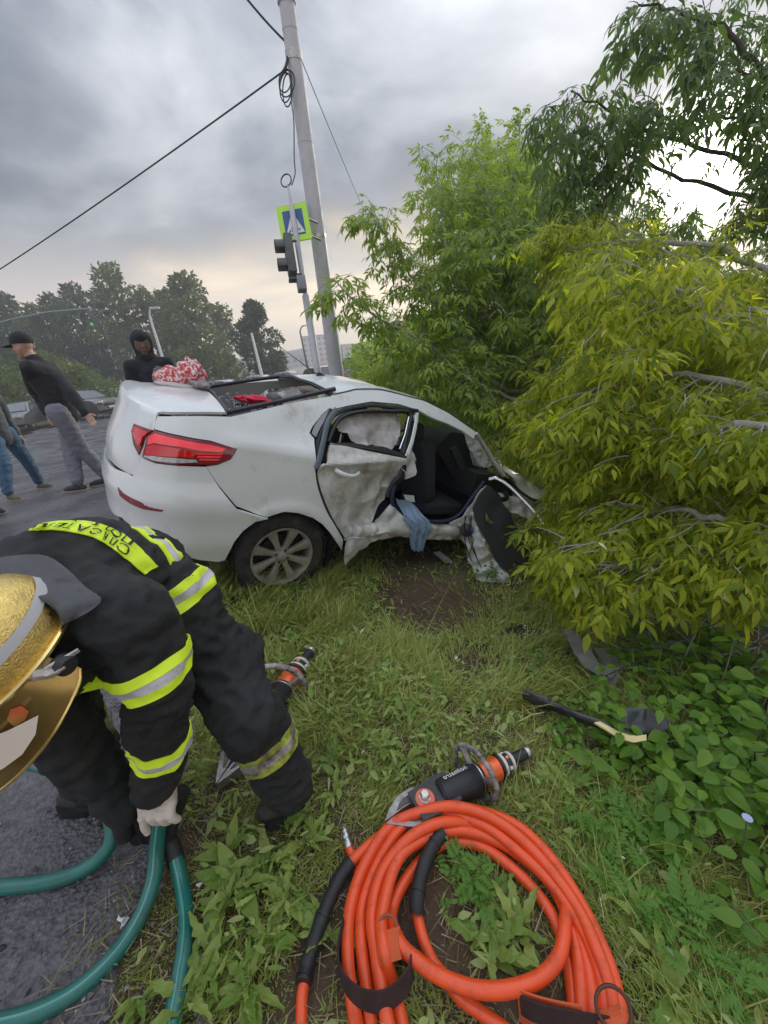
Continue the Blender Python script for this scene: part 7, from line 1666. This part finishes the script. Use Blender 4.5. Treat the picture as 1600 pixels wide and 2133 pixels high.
def blades(n, ylo, yhi, xw, Lm, wd, rng, lean=1.0, seg=3):
    y = rng.uniform(ylo, yhi, n*2); u = rng.uniform(0, 1, n*2); e = -.75-.087*(y-.3)-.38*_ss(.9, 2.2, y); x = e - .10 + u**1.0*(xw+.1)
    keep = (rng.uniform(0, 1, n*2) < np.clip((x-e+.10)/.22, .08, 1)); b_, px, py = bald(x, y); keep &= rng.uniform(0, 1, n*2) < b_**2.4+.015; keep &= (px > -60) & (px < 1660) & (py < 2260)
    cl = np.sin(x*9.1+np.sin(y*5)*2)*np.sin(y*8.3+np.sin(x*6)*2); cl2 = np.sin(x*23+np.sin(y*17)*2)*np.sin(y*21+np.sin(x*15)*2); keep &= rng.uniform(0, 1, n*2) < .55+.35*cl+.25*cl2
    x, y = x[keep][:n], y[keep][:n]; cl = cl[keep][:n]; m = len(x); z = hgt(x, y)-.012
    press = np.full(m, 1.); gi = np.clip(((x+1.5)/.02).astype(int), 0, 199); gj = np.clip((y/.02).astype(int), 0, 149); press = np.where((x > -1.5) & (x < 2.5) & (y < 3), PRESS[gi, gj], 1.)
    wheelc = cw((.03, -.9, 0)); press = np.where((np.hypot(x-wheelc.x, y-wheelc.y) < .5) & (press == 1), 1.5, press)
    wind = np.sin(x*3.1+1)*2.2+np.cos(y*2.7)*2.0
    a = wind + rng.normal(0, 1.1, m); L_ = Lm*rng.gamma(5, .2, m)*(1+.5*cl)*press; ln = np.clip(rng.normal(1.0, .35, m)*lean, .1, 1.5)
    d = np.stack([np.cos(a), np.sin(a)], -1); w_ = wd*rng.uniform(.6, 1.4, m); ts = np.linspace(0, 1, seg+1); V = []
    tw = rng.uniform(-1, 1, m)
    for t in ts:
        th = ln*t*1.15; rr = L_*np.sin(th)/np.maximum(ln*1.15, .1); hh = L_*(1-0*t)*t*np.cos(th*.85)
        c = np.stack([x+d[:, 0]*rr, y+d[:, 1]*rr, z+np.maximum(hh, .004+.0*t)], -1); ww = w_*(1-t**1.6)*.5+.0001; sa = a+math.pi/2+tw*.8*t
        s = np.stack([np.cos(sa)*ww, np.sin(sa)*ww, np.zeros(m)], -1); V += [c-s, c+s]
    V = np.stack(V, 1); k = V.shape[1]; F = []
    for i in range(seg): F.append([2*i, 2*i+1, 2*i+3, 2*i+2])
    F = np.array(F); F = (F[None]+(np.arange(m)*k)[:, None, None]).reshape(-1, 4); return V.reshape(-1, 3), F
GR = leaf_mat('grass_blades', [(.17, .25, .03), (.32, .39, .06), (.36, .42, .08), (.44, .42, .16), (.20, .28, .035), (.52, .48, .26), (.34, .41, .07), (.42, .43, .13)], .30, .5, (1.1, 1.1, .5), ((1.0, .80, .85), 2.6))
g1 = np.random.default_rng(1)
parts_ = [blades(95000, .12, 1.3, 2.6, .036, .0026, g1, 1.35), blades(85000, 1.2, 2.7, 3.0, .055, .0045, g1, 1.3), blades(46000, 2.5, 6.0, 4.0, .075, .0070, g1, 1.15, 2), blades(9000, 1.1, 2.6, 3.0, .11, .0055, g1, 1.2), blades(7000, .12, 1.6, 2.2, .075, .0030, g1, 1.1)]
def join(ps):
    Vs, Fs = [], []; k = 0
    for V, F in ps: Vs.append(V); Fs.append(F+k); k += len(V)
    return np.vstack(Vs), np.vstack(Fs)
for ps, nm in (([parts_[0], parts_[4]], 'grass'), ([parts_[1]], 'grass'), ([parts_[2], parts_[3]], 'grass')):
    V, F = join(ps); np_mesh(nm, V, F, GR, None, 'stuff')
V, F = blades(60000, 5.5, 40, 14, .34, .03, g1, .6, 2); np_mesh('grass', V, F, GR, None, 'stuff')
# far verges beyond the asphalt on the left
x = g1.uniform(-75, -26, 26000); y = g1.uniform(6, 60, 26000); P = np.stack([x, y, hgt(x, y)], -1)
V, F = place(TPL_SM, P, np.stack([g1.normal(size=26000)*.4, g1.normal(size=26000)*.4, np.ones(26000)], -1), g1.normal(size=(26000, 3)), np.full(26000, .5), g1); np_mesh('rough_grass', V, F, m_farb, None, 'stuff')
# dead straw and litter lying flat
n = 11000; y = g1.uniform(.12, 3.2, n)**1.0; x = -.75-.087*(y-.3)-.38*_ss(.9, 2.2, y)-.15+g1.uniform(0, 2.6, n); a = g1.uniform(0, 6.28, n)
P = np.stack([x, y, hgt(x, y)+.004+g1.uniform(0, .02, n)], -1); X_ = np.stack([np.cos(a), np.sin(a), g1.normal(0, .15, n)], -1)
kk = g1.uniform(0, 1, n) < bald(x, y)[0]**2*.85+.15; P = P[kk]; X_ = X_[kk]; n = len(P)
stv = (np.array([[0, -.02, 0], [0, .02, 0], [1, .0, .03]]), np.array([[0, 1, 2]])); V, F = place([stv], P, X_, np.tile([0, 0, 1.], (n, 1)), g1.uniform(.02, .09, n), g1)
np_mesh('straw', V, F, leaf_mat('straw', [(.20, .15, .08), (.30, .24, .13), (.12, .09, .05), (.38, .33, .20)], .1, .8), None, 'stuff')
# freshly cut leaves and blades lying flat
n = 5200; y = g1.uniform(.15, 3.0, n); x = -.75-.087*(y-.3)-.38*_ss(.9, 2.2, y)+g1.uniform(0, 2.3, n); a = g1.uniform(0, 6.28, n); kk = g1.uniform(0, 1, n) < .55+.45*np.sin(x*5+y*3)*np.sin(y*4.2-x); kk &= g1.uniform(0, 1, n) < bald(x, y)[0]**2*.95+.04; kk &= (PRESS[np.clip(((x+1.5)/.02).astype(int), 0, 199), np.clip((y/.02).astype(int), 0, 149)] > .9) | (y > 3)
x, y, a = x[kk], y[kk], a[kk]; n = len(x)
P = np.stack([x, y, hgt(x, y)+.018+g1.uniform(0, .03, n)], -1); X_ = np.stack([np.cos(a), np.sin(a), g1.normal(0, .2, n)], -1)
V, F = place([leaf_tpl(.28, .1, .3, 4), leaf_tpl(.16, .2, .3, 4), leaf_tpl(.45, .15, .2, 4, wave=.5)], P, X_, g1.normal(0, .45, (n, 3))+[0, 0, 1], g1.uniform(.014, .055, n), g1)
np_mesh('cut_leaves', V, F, leaf_mat('cut_leaf', [(.30, .40, .12), (.38, .44, .18), (.24, .34, .07), (.44, .46, .26), (.28, .30, .10)], .15, .55), None, 'stuff')
# broad-leaved weeds: dandelion and plantain rosettes
def dand(seed):
    r = np.random.default_rng(seed); n = 9; V = []; F = []
    for i in range(n+1):
        t = i/n; hw = (.02+.095*math.sin(math.pi*min(1, t**.9))**.9)*(1.2 if i % 2 else .7); z = .18*math.sin(t*2.4)-.12*t*t; V += [(t, -hw*r.uniform(.8, 1.2), z+.03*r.normal()), (t, 0, z-.02), (t, hw*r.uniform(.8, 1.2), z+.03*r.normal())]
    for i in range(n): a = i*3; F += [(a, a+1, a+4), (a, a+4, a+3), (a+1, a+2, a+5), (a+1, a+5, a+4)]
    return np.array(V), np.array(F)
TPL_D = [dand(i) for i in range(4)] + [leaf_tpl(.36, .1, .15, 5)]
WD = leaf_mat('leaf_weed', [(.14, .25, .035), (.21, .34, .05), (.29, .40, .08), (.17, .28, .04), (.32, .40, .10)], .30, .5, (1.1, 1.1, .5), ((.9, .8, .8), 4.))
n = 5200; y = g1.uniform(.12, 3.6, n*2); e = -.75-.087*(y-.3)-.38*_ss(.9, 2.2, y); x = e+.05+g1.uniform(0, 2.6, n*2); b_, px, py = bald(x, y); cl = np.sin(x*7+2)*np.sin(y*6+1); k = (g1.uniform(0, 1, n*2) < b_**2*(.55+.45*cl)) ; x, y = x[k][:n], y[k][:n]; pr_ = PRESS[np.clip(((x+1.5)/.02).astype(int), 0, 199), np.clip((y/.02).astype(int), 0, 149)]; k = (pr_ > .9) | (y > 3); x, y = x[k], y[k]; n = len(x)
a = g1.uniform(0, 6.28, n); P = np.stack([x, y, hgt(x, y)+.012+g1.uniform(0, .03, n)], -1); X_ = np.stack([np.cos(a), np.sin(a), g1.uniform(-.1, .5, n)], -1); U = g1.normal(0, .3, (n, 3))+[0, 0, 1]
V, F = place(TPL_D, P, X_, U, g1.uniform(.018, .066, n)*(.75+.5*np.clip(y, 0, 2.5)/2), g1); np_mesh('small_weeds', V, F, WD, None, 'stuff')
WP = [(640,1760),(560,1800),(500,1850),(640,1700),(470,1900),(560,1960),(520,2060),(440,1990),(600,1880),(700,1660),(1040,1930),(1020,1990),(1080,1950),(800,1560),(760,1500),(700,1590),(660,1480),(850,1590),(620,1330),(900,1480),(820,1420),(1340,1930),(1400,2080),(1180,1650),(1000,1480),(480,1780),(300,2080),(620,1640),(400,2090),(690,1950)]
WL = ['large weed rosette left of the steel hose coupling', 'weed rosette just below the firefighter\'s raised boot heel', 'weed rosette between the glove and the boot', 'weed rosette right of the firefighter\'s boot', 'weed rosette right of the straight green hose, upper of two', 'weed rosette halfway between the green hoses and the black hose sleeve', 'weed rosette near the bottom edge left of the orange hose end', 'weed rosette right of the straight green hose, lower of two', 'weed rosette left of the long black hose sleeve', 'weed rosette above the steel hose coupling',
 'leafy weed in the middle of the orange coil', 'weed at the lower left inside the orange coil', 'weed at the right inside the orange coil', 'weed rosette above the blades of the cutting tool', 'weed rosette in the trampled grass right of the half hidden tool', 'weed rosette between the firefighter\'s boot and the cutting tool', 'weed rosette just right of the dirty leg tape', 'weed rosette directly above the cutting tool', 'weed rosette left of the orange grip of the half hidden tool', 'weed rosette in the open grass below the bare soil',
 'weed rosette in the open grass halfway from wheel to coil', 'long-leaved weed right of the orange coil', 'weed rosette in the lower right corner', 'weed rosette right of the end of the cutting tool', 'weed rosette below the bare soil, rightmost in the open grass', 'weed rosette directly right of the white glove', 'weed at the bottom edge between the green hoses', 'weed beside the toe of the firefighter\'s boot', 'weed at the bottom edge right of the green hoses', 'weed rosette left of the end of the black hose sleeve']
wl_ = ['left of the coil', 'below the boot', 'beside the green hose', 'near the cutting tool', 'inside the coil', 'in the middle of the grass', 'near the lower edge']
for i, (x_, y_) in enumerate(WP):
    g = ground_at(x_, y_, 0); r = random.Random(300+i)
    T_ = Tree('weed_plant', g, WL[i], 'plant', TPL_D, WD, m_bark, 300+i, 300, 'weed rosettes in the grass'); s_ = r.uniform(.08, .125)*(1 if y_ > 1600 else .8)
    for k in range(r.randint(6, 11)):
        a_ = r.uniform(0, 6.28); T_.leaf(g+Vector((0, 0, .012)), Vector((math.cos(a_), math.sin(a_), r.uniform(.1, .7))), Vector((0, 0, 1)), s_*r.uniform(.6, 1.1))
    T_.finish('leaf')
# ================================================================ thin damp air
b = MB(); lo_, hi_ = Vector((-310, -30, -6)), Vector((310, 395, 26))
hb_ = bpy.data.meshes.new('haze'); bm = bmesh.new(); bmesh.ops.create_cube(bm, size=1)
for v in bm.verts: v.co = Vector([(lo_[i]+hi_[i])/2 + v.co[i]*(hi_[i]-lo_[i]) for i in range(3)])
bm.to_mesh(hb_); bm.free()
m_hz = bpy.data.materials.new('haze'); m_hz.use_nodes = True; t = m_hz.node_tree; t.nodes.remove(t.nodes['Principled BSDF']); pv = t.nodes.new('ShaderNodeVolumePrincipled')
pv.inputs['Color'].default_value = (.86, .88, .93, 1); pv.inputs['Density'].default_value = .0034; pv.inputs['Anisotropy'].default_value = .3
t.links.new(pv.outputs[0], t.nodes['Material Output'].inputs['Volume'])
link('haze', hb_, m_hz, None, 'stuff')
